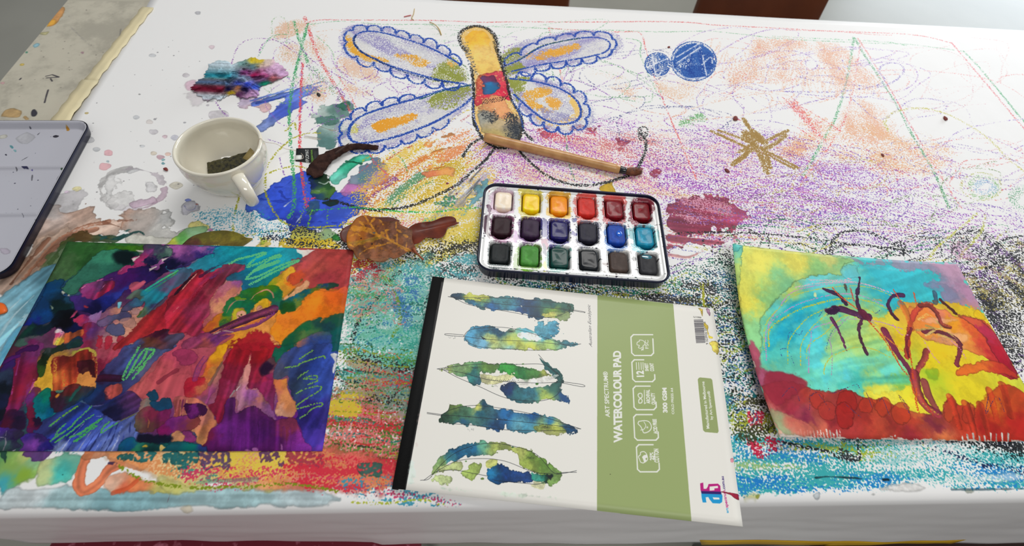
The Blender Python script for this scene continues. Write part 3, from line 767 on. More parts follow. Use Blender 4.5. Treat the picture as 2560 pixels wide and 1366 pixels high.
scal([(868,108),(872,84),(895,76),(950,78),(1010,92),(1070,112),(1120,138),(1150,165)],9,14)
scal([(1150,210),(1080,205),(1010,184),(940,160),(890,140),(866,108)],7,16)
scal([(1040,248),(970,262),(905,285),(862,318),(858,350),(880,372),(960,366),(1040,340),(1120,300)],12,-14)
scal([(1262,165),(1300,140),(1345,112),(1410,98),(1480,90),(1530,100)],6,13)
scal([(1530,98),(1540,118),(1500,140),(1440,152),(1380,162),(1300,182)],7,13)
scal([(1290,196),(1350,204),(1410,220),(1450,250),(1466,285),(1448,312),(1400,320),(1345,300),(1300,262)],11,16)
# body
BODY = [(1150,95),(1160,75),(1185,66),(1215,72),(1235,92),(1245,130),(1255,170),(1268,210),(1278,250),(1300,290),(1306,330),(1290,358),(1250,370),(1220,355),(1190,320),(1184,270),(1186,220),(1178,170),(1160,130)]
WX(BODY, (246,200,110), p=.9, ang=(.2,1), st=.2, soft=2, rough=2, cloud=.1)
W_([(1165,100),(1175,82),(1205,80),(1222,100),(1235,140),(1248,178),(1200,182),(1185,150)],(248,204,104), a=.85, rough=3, edge=0, cols=[((1180,90),(250,182,50)),((1210,130),(250,208,120)),((1190,95),(250,190,60))])
W_([(1192,195),(1240,180),(1262,186),(1276,250),(1240,240),(1200,262),(1190,272),(1186,230)],(226,36,74), a=.95, rough=3, dry=.1, cols=[((1230,190),(214,60,90)),((1200,190),(220,110,70)),((1265,240),(238,40,80))])
W_([(1200,195),(1235,188),(1245,205),(1246,225),(1215,238),(1208,215)],(34,120,172), a=.95, rough=4, cols=[((1205,200),(96,60,110)),((1230,215),(30,130,190)),((1235,192),(120,50,90))])
W_([(1206,252),(1240,242),(1272,262),(1280,290),(1262,300),(1225,290),(1200,280)],(236,160,110), a=.9, rough=5, dry=.1)
W_([(1190,285),(1225,280),(1262,300),(1300,300),(1300,340),(1270,365),(1230,358),(1198,325)],(150,148,130), a=.9, rough=5, cols=[((1250,290),(236,176,130)),((1290,330),(70,76,84)),((1230,345),(196,176,110)),((1210,300),(160,164,160)),((1240,310),(200,180,140))])
WX([(1260,290),(1290,285),(1300,330),(1280,350),(1262,320)],(40,48,60), p=.8, ang=(.3,1), st=.3, soft=4)
WX([(1208,285),(1235,280),(1240,300),(1222,305)],(50,54,60), p=.6, ang=(.3,1), st=.3, soft=4)
for k in range(10): LN([(1205 + 6 * k, 262 - k),(1215 + 6 * k, 250 - k)],3,(60,30,40), p=.6)
LN([(1165,130),(1150,105),(1152,82),(1178,68),(1210,70),(1235,90),(1244,130)],12, INK, p=.72)
for k in range(26):
    t = k / 25; x = 1162 + 24 * t; y = 110 + 80 * t; LN([(x - 6, y + RR.uniform(-5,5)),(x + 8, y + RR.uniform(-6,6))],3,(40,60,90), p=.5)
    x = 1240 + 26 * t; LN([(x - 8, y - 4),(x + 5, y + RR.uniform(-6,8))],4, INK, p=.6)
LN([(1178,170),(1184,220),(1183,270),(1186,310),(1205,345),(1230,366),(1262,372),(1292,356),(1306,320),(1298,285),(1278,250),(1266,205),(1252,160),(1243,125)],8, INK, p=.8)
LN([(1183,250),(1184,290),(1196,325)],4,(30,70,170), p=.7); LN([(1280,252),(1300,290),(1308,330)],5,(30,80,170), p=.7)
for q in [[(1206,345),(1180,360),(1165,378),(1157,392)],[(1236,372),(1215,400),(1180,430),(1140,465),(1090,490),(1030,515),(960,526),(900,522),(850,508),(815,500)],
          [(1290,366),(1310,392),(1345,425),(1385,450),(1440,464),(1490,462),(1540,450),(1585,432),(1602,405),(1613,375),(1612,350),(1600,335)],[(1300,320),(1318,340),(1330,352)]]:
    LN(q, 8.5, INK, p=.74)
LN(ell(1606,332,12,14) + ell(1604,340,9,12) + ell(1610,328,8,9),4, INK, p=.6)

# --- yellow-green loops round cup and tag
YG = (182,180,46)
for q in [[(655,445),(680,400),(705,370),(740,345),(775,335),(800,335)],[(660,440),(700,425),(740,418),(765,422)],[(665,445),(664,480),(680,520),(705,555),(740,568),(790,570),(850,565),(900,556)],[(600,492),(590,525),(583,560),(586,585)],[(715,330),(735,310),(742,325)],[(590,585),(620,590),(660,582),(720,578)]]:
    LN(q, 6, YG, p=.6)
for q in [[(668,350),(700,360),(735,372)],[(700,395),(705,420),(712,440)],[(750,350),(790,320),(835,300)]]: LN(q, 3.5,(150,110,190), p=.42)
LN([(612,590),(640,580),(670,568)],4,(100,100,190), p=.45)
LN([(752,530),(800,527),(840,524),(880,520),(930,524),(1000,530),(1080,532),(1140,525),(1200,520)],6,(60,190,90), p=.55)
LN([(780,528),(775,550),(770,570)],6,(120,190,60), p=.5); LN([(820,530),(818,560)],4,(120,190,70), p=.5)
LN([(760,500),(775,498),(790,497),(770,505),(762,515)],5,(240,70,110), p=.6); LN([(752,440),(768,470),(756,540),(742,568)],6,(150,170,80), p=.4)
# teal speckle and yellow under the cup
WX([(480,540),(540,522),(640,530),(700,550),(735,580),(730,605),(640,600),(560,590),(500,570)],(50,150,180), p=.24, ang=(1,.2), st=.3, soft=10)
WX([(500,540),(600,525),(700,560),(720,590),(600,580)],(150,206,226), p=.24, ang=(1,.2), st=.3, soft=10)
W_([(466,568),(476,556),(500,555),(520,566),(512,578),(480,580)],(240,224,120), a=.8, rough=4)
W_([(405,620),(440,590),(470,575),(515,572),(500,590),(470,615)],(130,190,110), a=.9, rough=5, cols=[((420,612),(206,210,70)),((450,600),(90,170,80)),((490,580),(150,200,150))])
PC.spots([(527,576,7)],7,(222,150,200))
W_([(730,598),(745,575),(800,578),(845,582),(850,595),(800,610),(745,616)],(166,196,110), a=.85, rough=7, cols=[((760,600),(200,190,60)),((830,590),(150,190,130))])
for q, c in [([(640,612),(660,598),(680,600),(670,625),(640,625)],(226,200,90)),([(700,600),(760,600),(840,605),(860,625),(780,632),(700,625)],(226,190,40)),([(640,590),(670,595),(660,615)],(170,190,60))]:
    W_(q, c, a=.85, rough=6, dry=.15)
WX([(660,590),(740,570),(840,590),(880,610),(850,632),(680,628)],(34,40,60), p=.34, ang=(1,.1), st=.5, soft=10)
WX([(830,590),(870,570),(900,620),(870,640)], INK, p=.4, ang=(1,.8), st=.4, soft=8)
W_([(832,592),(845,586),(850,600),(838,604)],(40,130,50), a=.9, rough=4)
LN([(1000,560),(980,540),(940,528)],5, INK, p=.5)

# --- lower band: yellow and black, teal, red, then the blue sea
WX([(880,640),(1060,640),(1200,560),(1200,620),(1090,660),(960,760),(890,820),(880,700)],(226,206,60), p=.55, ang=(1,-.5), st=.6, soft=16)
WX([(1040,640),(1200,600),(1190,690),(1080,700),(960,700),(930,680)], INK, p=.4, ang=(1,-.3), st=.6, soft=16)
for y, c in [(720,(90,170,160)),(800,(70,160,140)),(880,(80,170,150)),(950,(60,150,130))]:
    W_([(880, y - 30),(1000, y - 60),(1080, y - 70),(1060, y + 40),(980, y + 60),(870, y + 50)], c, a=.5, rough=16, blur=8, dry=.2)
WX([(930,690),(1090,660),(1190,680),(1080,740),(1040,900),(1010,1000),(880,980),(900,800)],(40,150,130), p=.5, ang=(1,-.3), st=.7, soft=20)
WX([(930,690),(1090,660),(1060,760),(1040,900),(1010,1000),(880,980),(900,800)],(130,200,190), p=.5, ang=(1,.6), st=.9, soft=20)
WX([(940,660),(1080,650),(1200,640),(1190,690),(1080,700)],(90,180,190), p=.42, ang=(1,.1), st=.8, soft=14)
WX([(980,700),(1060,690),(1040,780),(1000,860),(950,880),(940,780)],(60,120,180), p=.3, ang=(.5,1), st=.9, soft=20)
W_([(880,720),(900,690),(960,670),(1000,690),(990,740),(950,780),(900,800),(870,790)],(236,130,120), a=.6, rough=18, dry=.3, blur=5)
WX([(885,690),(960,680),(990,710),(960,780),(880,800)],(80,160,100), p=.35, ang=(1,.2), st=.6, soft=10)
WX([(870,770),(1000,760),(1000,850),(860,850)],(110,190,160), p=.45, ang=(1,-.2), st=.8, soft=20)
WX([(880,660),(930,650),(960,690),(900,720)],(190,60,70), p=.35, ang=(1,-.6), st=.8, soft=8)
LN([(1000,680),(960,720),(935,760),(900,800),(880,850)],12, INK, p=.45)
LN([(1100,610),(1105,660),(1130,690),(1180,720)],7, INK, p=.5)
LN([(960,690),(990,740),(1000,800),(980,850)],10,(120,150,40), p=.5)
# red zone
W_([(850,930),(1030,900),(1010,1100),(980,1200),(850,1190),(815,1140),(840,1000)],(214,84,72), a=.72, rough=26, blur=10, dry=.1, cols=[((900,950),(190,150,100)),((900,1040),(216,70,66)),((1000,1000),(120,130,110)),((880,1150),(224,90,80)),((980,1100),(200,60,60))])
WX([(840,940),(1030,900),(1010,1200),(820,1180)],(206,44,50), p=.42, ang=(1,.1), st=.9, soft=20)
WX([(840,890),(1040,880),(1020,1180),(830,1160)],(90,140,50), p=.22, ang=(1,.15), st=.9, soft=20, wl=1.4)
WX([(840,920),(1030,940),(1000,1180),(850,1160)],(60,150,140), p=.24, ang=(1,.15), st=.9, soft=20)
many(46,(880,1040),(690,960),(20,60),(10,30),(1.2,3),[(60,170,150),(130,210,190),(50,130,170),(90,180,120),(180,220,210),(226,130,130),(40,110,100)],(3,5),.42,(-.5,.5),20)
many(30,(860,1020),(930,1180),(20,70),(8,20),(1,2.4),[(206,50,50),(220,90,90),(80,150,70),(190,180,60),(60,150,140),(236,150,130)],(3,5),.42,(-.2,.3),20)
WX([(860,900),(1030,880),(1030,1000),(850,1000)], INK, p=.08, ang=(1,.3), st=.7, soft=20)
WX([(820,1000),(900,990),(880,1060),(830,1060)],(226,200,60), p=.5, ang=(1,.1), st=.8, soft=14)
for k in range(16):
    y = 860 + k * 21; LN([(845 + RR.uniform(-15,10), y),(900, y + RR.uniform(-8,8)),(970, y + 14),(1030, y + RR.uniform(0,22))],5, RR.choice([(60,110,50),(50,60,50),(150,160,40),(40,120,110)]), p=.45)
BR([(880,1060),(868,1090),(850,1110)],8,(235,235,225), a=.6, dry=.7)
# bottom left washes
W_([(0,1130),(110,1120),(105,1170),(80,1200),(30,1225),(0,1232)],(120,196,180), a=.95, rough=6, blur=3, cols=[((30,1160),(150,196,90)),((60,1195),(156,200,60)),((10,1215),(66,190,206)),((90,1150),(150,206,150)),((5,1140),(110,180,100)),((70,1140),(200,214,120))])
W_([(108,1150),(200,1130),(215,1150),(195,1180),(175,1205),(110,1213),(100,1190)],(90,196,186), a=.92, rough=6, blur=2, cols=[((115,1190),(190,206,140)),((160,1180),(60,190,180)),((190,1140),(120,200,170)),((110,1160),(200,210,140))])
W_([(0,1120),(20,1125),(26,1155),(8,1165)],(30,70,66), a=.85, rough=6)
W_([(60,1128),(130,1120),(115,1145),(80,1148)],(86,40,120), a=.85, rough=6)
PC.spots([(159,1187,3)],3,(30,90,80))
W_([(0,1252),(30,1225),(130,1215),(200,1210),(260,1222),(400,1215),(560,1222),(760,1220),(840,1236),(840,1256),(760,1262),(600,1268),(300,1275),(100,1275),(0,1275)],(150,190,194), a=.92, rough=5, blur=3, cols=[((300,1255),(130,178,186)),((100,1235),(206,216,218)),((150,1262),(160,196,200)),((600,1240),(160,196,200)),((760,1245),(186,206,210))], streak=((1,0),.2))
BR([(225,1130),(205,1170),(200,1215),(215,1228),(250,1205),(275,1175),(300,1160)],26,(232,124,82), a=.92, st=.3, rough=4, edge=.2)
BR([(220,1140),(270,1130),(300,1145),(360,1165)],26,(240,150,100), a=.85, st=.3, rough=5)
W_([(265,1210),(300,1180),(350,1190),(420,1200),(470,1215),(420,1232),(330,1236),(280,1232)],(236,146,80), a=.88, rough=7, blur=3, cols=[((300,1228),(230,96,56)),((340,1200),(240,130,70)),((420,1220),(206,196,100)),((280,1215),(240,190,160))])
BR([(285,1232),(320,1220),(350,1196)],10,(228,92,52), a=.7, dry=.3)
W_([(400,1185),(480,1205),(560,1212),(700,1200),(700,1225),(600,1222),(470,1230),(420,1222)],(206,204,120), a=.8, rough=6, blur=2)
W_([(290,1120),(600,1120),(860,1120),(1020,1180),(980,1210),(850,1222),(600,1215),(420,1205),(320,1170)],(236,170,100), a=.8, rough=8, blur=6, cols=[((330,1150),(240,160,100)),((450,1180),(226,200,130)),((560,1150),(240,206,90)),((650,1180),(236,150,110)),((760,1160),(222,90,80)),((880,1190),(226,100,90)),((700,1140),(240,200,80)),((950,1170),(216,84,76)),((500,1200),(210,196,120))])
WX([(300,1128),(760,1128),(870,1160),(980,1200),(900,1225),(700,1210),(480,1200),(380,1180)],(236,150,90), p=.7, ang=(1,-.3), st=.5, soft=10, a=.85)
WX([(540,1130),(760,1128),(740,1180),(620,1205),(560,1200)],(240,214,80), p=.75, ang=(1,-.8), st=.8, soft=10, wl=1.6)
W_([(300,1130),(335,1128),(385,1130),(390,1155),(350,1165),(310,1155)],(24,104,108), a=.9, rough=8, dry=.25)
W_([(405,1130),(480,1128),(490,1155),(450,1170),(415,1155)],(20,100,106), a=.9, rough=8, dry=.15)
W_([(500,1130),(560,1128),(570,1165),(520,1175)],(70,50,110), a=.8, rough=9, dry=.35)
W_([(640,1130),(690,1128),(700,1160),(660,1150)],(84,40,110), a=.8, rough=9, dry=.35)
W_([(720,1130),(800,1128),(810,1165),(760,1170)],(150,40,70), a=.8, rough=9, dry=.35)
WX([(420,1160),(520,1170),(560,1195),(470,1200)],(70,160,140), p=.5, ang=(1,-.4), st=.8, soft=10)
WX([(470,1170),(760,1170),(850,1200),(700,1220),(500,1215)],(226,60,100), p=.3, ang=(1,-.3), st=.8, soft=8)
WX([(720,1150),(980,1150),(985,1215),(800,1225),(730,1200)],(222,50,70), p=.55, ang=(1,.1), st=.8, soft=10)
WX([(860,1200),(980,1195),(1050,1230),(1150,1262),(1000,1255),(860,1235)],(60,160,190), p=.55, ang=(1,.15), st=.7, soft=6)
WX([(930,1215),(1060,1230),(1150,1262),(1000,1255)],(226,60,110), p=.4, ang=(1,.15), st=.7, soft=6)
W_([(900,1165),(950,1165),(955,1190),(920,1192)],(30,110,96), a=.8, rough=6, dry=.2)
BR([(640,1200),(560,1205),(500,1210)],16,(120,180,150), a=.5, dry=.6)
LN([(300,1165),(330,1185),(370,1203),(430,1214),(500,1220),(560,1218),(640,1216),(700,1210),(780,1216),(850,1230)],8,(130,150,30), p=.62)
LN([(880,1255),(960,1258),(1050,1250),(1110,1262)],6,(190,200,60), p=.5)
BR([(274,1158),(290,1160)],8,(40,30,70), a=.8, dry=.3)
BR([(420,1255),(428,1232)],3,(150,60,80), a=.9, taper=.5)
W_([(450,1272),(470,1266),(480,1276),(462,1284)],(216,200,160), a=.5, blur=2)
# speckled ground to the right of the pad
RIGHT = [(1640,740),(1700,690),(1830,640),(2100,640),(2420,640),(2560,660),(2570,1130),(2400,1130),(1960,1150),(1840,1160),(1800,900),(1780,760)]
WX([(1100,700),(1200,700),(1640,740),(1660,700),(1830,650),(1840,760),(1800,800),(1400,740),(1100,700)],(60,110,130), p=.42, ang=(1,.1), st=.4, soft=16)
WX([(1640,720),(1830,660),(1870,850),(1900,1000),(1940,1120),(1850,1150),(1800,900),(1780,780)],(60,130,140), p=.4, ang=(1,.2), st=.5, soft=18)
WX([(1640,690),(1830,640),(1850,800),(1790,800)],(40,120,90), p=.32, ang=(1,.2), st=.5, soft=14)
WX([(1640,720),(1830,690),(1850,1000),(1800,1000),(1780,780)],(60,110,190), p=.28, ang=(1,.2), st=.4, soft=14)
WX([(1660,700),(1830,620),(1850,780),(1920,1060),(1840,1080),(1800,860),(1640,760)], INK, p=.34, ang=(1,.1), st=.7, soft=14, wl=1.6)
WX([(1200,690),(1640,730),(1700,780),(1300,720)], INK, p=.42, ang=(1,.1), st=.5, soft=12)
WX([(1400,715),(1780,740),(1760,770),(1400,740)],(190,190,60), p=.24, ang=(1,.1), st=.6, soft=10)
WX([(2420,660),(2560,640),(2570,1000),(2540,960),(2440,740)], INK, p=.48, ang=(.6,1), st=.7, soft=16, wl=1.4)
WX([(2400,650),(2560,600),(2570,760),(2460,760)],(190,170,90), p=.3, ang=(1,.6), st=.7, soft=16)
WX([(2380,610),(2560,600),(2560,700),(2420,690)],(130,80,170), p=.2, ang=(1,.6), st=.8, soft=16)
WX([(1830,960),(1960,1040),(1960,1090),(1850,1100)],(60,60,40), p=.55, ang=(1,.2), st=.5, soft=14)
WX([(1830,1000),(1940,1040),(1950,1110),(1840,1100)],(190,200,60), p=.4, ang=(1,.2), st=.7, soft=12)
WX([(1868,1030),(1905,1035),(1900,1075),(1870,1070)],(222,40,80), p=.55, ang=(.3,1), st=.6, soft=6)
many(20,(1680,2500),(590,700),(50,150),(20,46),(1,2.4),[INK, (60,60,70),(190,180,60),(120,80,170),(60,130,90)],(3.5,5.5),.42)
many(60,(1760,1880),(680,1050),(14,50),(8,26),(1.2,3),[(40,130,140),(60,110,190),(60,150,110), INK, (60,66,80),(190,200,80),(40,90,160)],(2.6,4.5),.42,(-.5,.5),16)
many(30,(1300,1760),(700,750),(30,80),(6,16),(1.2,2.4),[(40,130,140),(60,110,190), INK, (60,150,110),(190,200,80)],(2.6,4.5),.42,(-.1,.3),16)
many(12,(1700,1840),(640,1000),(30,70),(14,34),(1.2,3),[INK, (30,110,110),(50,50,60),(60,110,180),(170,180,50)],(4,5.5),.4)
many(40,(2440,2570),(640,1020),(14,50),(10,30),(1.2,3),[INK, (50,50,56),(90,90,90),(170,160,90),(120,90,150)],(2.6,4.5),.42,(-.5,.5),16)
many(18,(2420,2560),(600,960),(30,80),(20,40),(1.5,3),[INK, (40,40,50),(60,60,60),(180,170,90)],(4,5.5),.42)
LN([(1690,585),(1760,582),(1850,583),(1950,590),(2040,600),(2120,612),(2220,622),(2280,632)],7, INK, p=.55)
LN([(2072,635),(2080,605),(2100,585),(2140,578),(2180,585),(2230,610),(2260,632)],8, INK, p=.6)
LN([(2060,625),(2070,640),(2090,620),(2140,612),(2200,622),(2240,640),(2262,618),(2250,610),(2256,640)],7, INK, p=.55)
LN([(2376,645),(2380,625),(2400,605),(2420,605),(2410,630),(2385,650)],6,(40,40,44), p=.5)
LN([(2560,590),(2510,600),(2490,620),(2500,645),(2540,640),(2560,630)],7, INK, p=.55)
LN([(2445,690),(2500,650),(2560,620)],6, INK, p=.5); LN([(2440,535),(2400,570),(2340,620),(2320,650)],6,(196,196,60), p=.5); LN([(2460,540),(2450,580),(2400,640)],6,(190,196,70), p=.45)
LN([(1756,710),(1757,740),(1758,765)],6,(170,170,30), p=.7)
LN([(1200,600),(1150,640),(1100,690),(1060,760)],5, INK, p=.3)
W_([(2370,620),(2400,612),(2450,640),(2430,655),(2390,650)],(206,130,176), a=.35, rough=9, dry=.3)
# sea
SEA = [(1825,1085),(1900,1100),(2000,1098),(2200,1100),(2400,1105),(2570,1100),(2570,1212),(2400,1216),(2330,1212),(2260,1208),(2180,1222),(2050,1222),(1900,1228),(1840,1222)]
WX(SEA, (130,206,206), p=.5, ang=(1,.03), st=.5, soft=7, rough=6, a=.6)
WX(SEA, (50,176,180), p=.58, ang=(1,.03), st=.8, soft=7, rough=6, wl=1.3)
WX(SEA, (40,140,214), p=.2, ang=(1,.03), st=1.1, soft=7, rough=6, wl=2.2)
WX([(2100,1150),(2400,1150),(2570,1200),(2400,1210),(2300,1200),(2100,1225)],(40,140,214), p=.36, ang=(1,.1), st=.9, soft=9, wl=2)
WX([(1840,1190),(2200,1205),(2160,1226),(1950,1226)],(30,130,214), p=.45, ang=(1,0), st=.9, soft=5, wl=1.5)
WX([(2300,1100),(2570,1100),(2570,1180),(2400,1150)],(30,40,80), p=.36, ang=(1,.3), st=.8, soft=12)
WX([(2360,1100),(2570,1096),(2570,1150)], INK, p=.4, ang=(1,.3), st=.6, soft=12)
WX([(1900,1110),(2250,1110),(2330,1130),(2150,1150),(2000,1130)],(190,200,60), p=.36, ang=(1,.1), st=.9, soft=10, wl=1.5)
WX([(1840,1155),(2000,1155),(1990,1170),(1850,1172)],(170,206,130), p=.4, ang=(1,0), st=.8, soft=8)
WX([(1866,1100),(1950,1098),(1940,1120),(1910,1150),(1885,1140)],(218,30,66), p=.62, ang=(.3,1), st=.5, soft=5)
WX([(1830,1060),(1920,1070),(1880,1110),(1840,1095)],(60,70,40), p=.6, ang=(1,.3), st=.5, soft=10)
LN([(1960,1108),(2010,1118),(2070,1130),(2090,1142),(2120,1150),(2145,1146),(2140,1110)],8,(40,44,50), p=.6)
WX([(2090,1120),(2150,1100),(2150,1148),(2110,1148)],(50,50,56), p=.4, ang=(1,.5), st=.6, soft=6)
BR([(2036,1195),(2070,1192),(2150,1196)],3.5,(20,50,60), a=.8, dry=.4)
BR([(2205,1200),(2218,1200)],4,(16,40,50), a=.9)
W_([(2440,1195),(2480,1190),(2560,1185),(2560,1200),(2450,1204)],(244,244,244), a=.5, rough=4, blur=3)
W_([(2200,1222),(2240,1212),(2290,1212),(2310,1222),(2250,1226)],(236,234,230), a=.9, rough=3, blur=2)
W_([(1850,1236),(1880,1232),(1895,1235),(1890,1250),(1862,1250)],(190,192,80), a=.55, rough=5, blur=4); W_([(1885,1240),(1898,1234),(1896,1248),(1888,1248)],(150,160,20), a=.7, rough=3, blur=1)
BR([(2375,1224),(2450,1224),(2560,1222)],2.5,(40,90,110), a=.6, dry=.5)
W_([(2410,1226),(2435,1226),(2430,1231),(2412,1230)],(150,160,140), a=.6, blur=1)
W_([(2030,1238),(2045,1232),(2044,1246),(2038,1248)],(206,216,222), a=.7)
W_([(2172,1236),(2184,1234),(2182,1240)],(170,174,170), a=.7, blur=2)
IMG_PAPER = PC.image('table_drawing')
# ---------------------------------------------------------------- the painting of hills and wild colour, lower left
LQUAD = [(173,608),(886,628),(806,1129),(-117,1129)]
LC = sheet_canvas(1336,945, LQUAD, (226,218,206))
LC.gs = .8


def fr(k, x0, y0):
    return lambda pts: [(x0 + x / k, y0 + y / k) for x, y in pts]


A, B, C_, D_ = fr(5.058,0,600), fr(4.967,0,860), fr(5.058,420,600), fr(4.967,400,860)
LW = LC.wash


def lw(f, pts, col, cols=None, **k):
    if cols: k['cols'] = [(f([q])[0], c) for q, c in cols]
    k.setdefault('rough', 3); k.setdefault('edge', .2); k.setdefault('edgew', 1.6); k.setdefault('soft', 1.6); LW(f(pts), col, **k)


def lb(f, pts, w, col, **k): LC.brush(f(pts), w / 5, col, **k)


# ground tone of the whole sheet
LW([(150,600),(900,615),(830,1145),(-140,1145)],(150,60,80), a=1, rough=0, edge=0, smooth=False, warp=5, cols=[
    ((200,640),(60,110,56)),((300,625),(50,120,50)),((250,680),(50,116,92)),((130,740),(26,70,120)),((330,700),(60,20,90)),((430,630),(180,90,170)),
    ((540,650),(20,160,176)),((640,640),(20,160,180)),((790,650),(190,66,66)),((860,680),(186,66,66)),((480,720),(170,36,56)),((420,800),(170,36,60)),((560,740),(216,130,110)),
    ((700,780),(240,150,40)),((820,760),(244,126,22)),((700,830),(236,130,30)),((860,800),(10,90,80)),((800,880),(40,70,150)),((820,950),(56,76,170)),((790,1080),(70,44,160)),
    ((650,880),(160,30,50)),((620,980),(180,110,120)),((600,1080),(90,24,120)),((720,1070),(110,30,130)),((480,940),(186,70,90)),((420,880),(190,80,100)),((380,960),(200,100,100)),
    ((250,920),(60,60,110)),((120,930),(236,176,50)),((60,900),(130,30,70)),((20,960),(80,20,60)),((0,1050),(60,20,80)),((230,1080),(64,84,184)),((300,1100),(100,130,210)),
    ((120,1020),(10,110,120)),((400,1080),(120,40,100)),((400,1120),(10,100,110)),((200,800),(60,30,90)),((300,850),(220,140,120)),((100,850),(40,60,60)),((10,1115),(50,80,80)),((-80,1110),(60,40,90)),((-40,1000),(50,30,70))])
# peach and coral ground in the middle
lw(A, [(1200,950),(1500,850),(1800,850),(1900,950),(1650,1250),(1300,1366),(1050,1300),(1100,1000)],(222,146,124),[((1250,1000),(150,96,130)),((1500,900),(224,150,126)),((1650,1150),(226,158,130)),((1500,1250),(196,140,136)),((1120,1100),(150,50,110))])
lw(B, [(1220,0),(1600,0),(1300,300),(1220,380),(1190,200)],(190,66,90),[((1300,100),(200,80,100)),((1230,250),(150,30,60))], streak=((.5,-1),.3))
lw(B, [(2240,0),(2384,0),(2384,700),(2150,720),(1900,700),(1600,600),(1850,400),(2050,150)],(188,66,92),[((2250,100),(190,70,96)),((2000,400),(200,84,92)),((1700,560),(206,96,96)),((2200,600),(190,80,90))], streak=((.4,-1),.25))
# top-left greens
lw(A, [(900,40),(1500,80),(1880,90),(1850,140),(1300,200),(860,520),(620,540),(520,580),(700,380)],(64,112,56),[((1000,150),(52,112,50)),((850,300),(80,120,72)),((1700,100),(62,120,24)),((1150,260),(40,90,40)),((650,480),(60,80,44)),((700,460),(74,110,70))], streak=((1,-1.4),.15))
lw(A, [(1250,170),(1400,130),(1720,170),(1790,200),(1720,330),(1500,440),(1440,510),(1200,520),(1050,570),(1000,660),(820,690),(790,620),(860,520),(1000,400)],(46,112,90),[((1350,250),(60,140,112)),((1150,420),(50,112,92)),((900,620),(56,116,92)),((1500,380),(40,100,84)),((1700,160),(14,70,60))], edge=.5)
lw(A, [(1460,190),(1560,160),(1700,190),(1710,270),(1620,320),(1500,290)],(0,18,24), blur=6, edge=0, var=.1)
lw(A, [(880,690),(900,710),(860,715)],(236,224,210), rough=1); lw(A, [(795,650),(835,670),(800,690)],(206,206,186), rough=1)
# purple / black diagonal band
lw(A, [(1450,430),(1700,360),(1860,330),(2000,380),(2100,300),(2428,190),(2428,320),(2150,400),(1900,560),(1650,620),(1500,760),(1250,950),(1000,900),(900,880),(900,740),(1050,680),(1250,520)],(60,20,92),
   [((1700,480),(66,16,92)),((1400,600),(84,20,92)),((1100,720),(62,40,120)),((1250,900),(10,10,60)),((1900,450),(40,20,92)),((2200,330),(14,14,60)),((1550,740),(50,66,180)),((1400,820),(24,36,130)),((2050,350),(6,4,34)),((2400,230),(70,50,120)),((950,800),(66,40,120))], edge=.35)
lw(A, [(2200,90),(2428,90),(2428,230),(2200,220),(2100,160)],(176,86,164),[((2250,130),(186,96,172)),((2300,210),(80,50,100))], blur=3)
lw(C_, [(0,90),(500,105),(700,115),(640,200),(560,180),(200,320),(0,370)],(170,86,160),[((200,130),(186,100,176)),((500,110),(180,100,180)),((300,220),(90,50,120)),((100,320),(10,12,50)),((620,190),(24,80,150)),((450,200),(50,30,110)),((20,280),(20,16,60))], edge=.4)
lw(C_, [(0,340),(0,390),(300,330),(500,210),(600,180),(580,220),(700,110),(1640,140),(1700,250),(1560,340),(1480,380),(1280,560),(1200,600),(1100,640),(960,660),(930,540),(760,540),(760,460),(1000,340),(900,290),(740,300),(600,370),(100,420)],(20,156,172),
   [((900,160),(20,166,182)),((1500,180),(26,166,184)),((1300,300),(4,140,170)),((1000,460),(10,110,140)),((960,600),(10,100,140)),((850,490),(30,90,120)),((1200,560),(0,120,120)),((1400,440),(0,120,120)),((400,300),(40,150,176)),((200,360),(60,150,180)),((1100,260),(0,150,176))], streak=((1,-.4),.2))
lw(A, [(1850,90),(2120,90),(2200,160),(2200,220),(2050,260),(2000,320),(1900,340),(1820,290),(1850,200)],(60,84,84),[((2000,130),(50,60,80)),((2120,190),(110,150,130)),((1920,290),(10,10,60)),((1900,200),(110,50,100)),((2050,240),(60,100,90))], edge=.5)
lw(A, [(1690,250),(1780,220),(1850,150),(1950,140),(1900,200),(1820,280),(1850,330),(1640,370),(1620,420),(1500,440),(1600,350),(1700,330)],(166,52,112),[((1750,290),(170,44,100)),((1880,170),(120,60,120))], streak=((1,-.8),.3))
for q in [[(1460,465),(1600,345),(1540,410)],[(1690,250),(1775,222),(1700,285)],[(2050,250),(2200,210),(2060,300)],[(1905,375),(1990,350),(1910,400)],[(2110,90),(2190,95),(2140,125)],[(1740,145),(1840,150),(1830,175)],[(1500,790),(1560,790),(1530,880),(1495,870)]]:
    lw(A, q, (232,216,208) if q[0][0] != 1500 else (120,206,220), rough=1.5, smooth=False, edge=.05)
lw(A, [(1020,640),(1100,560),(1250,520),(1450,520),(1450,600),(1370,670),(1200,760),(1080,730)],(110,40,92),[((1080,600),(150,60,120)),((1350,650),(196,40,80)),((1250,600),(90,50,90)),((1150,700),(140,44,100))], streak=((.5,-1),.5))
for q in [[(1050,610),(1110,570)],[(1300,620),(1340,570)],[(1250,520),(1310,505)],[(1410,500),(1435,495)]]: lb(A, q, 12,(226,120,170), dry=.3)
lw(A, [(1660,600),(1720,540),(1860,530),(1820,610),(1680,680)],(190,86,104), streak=((1,-.6),.3))
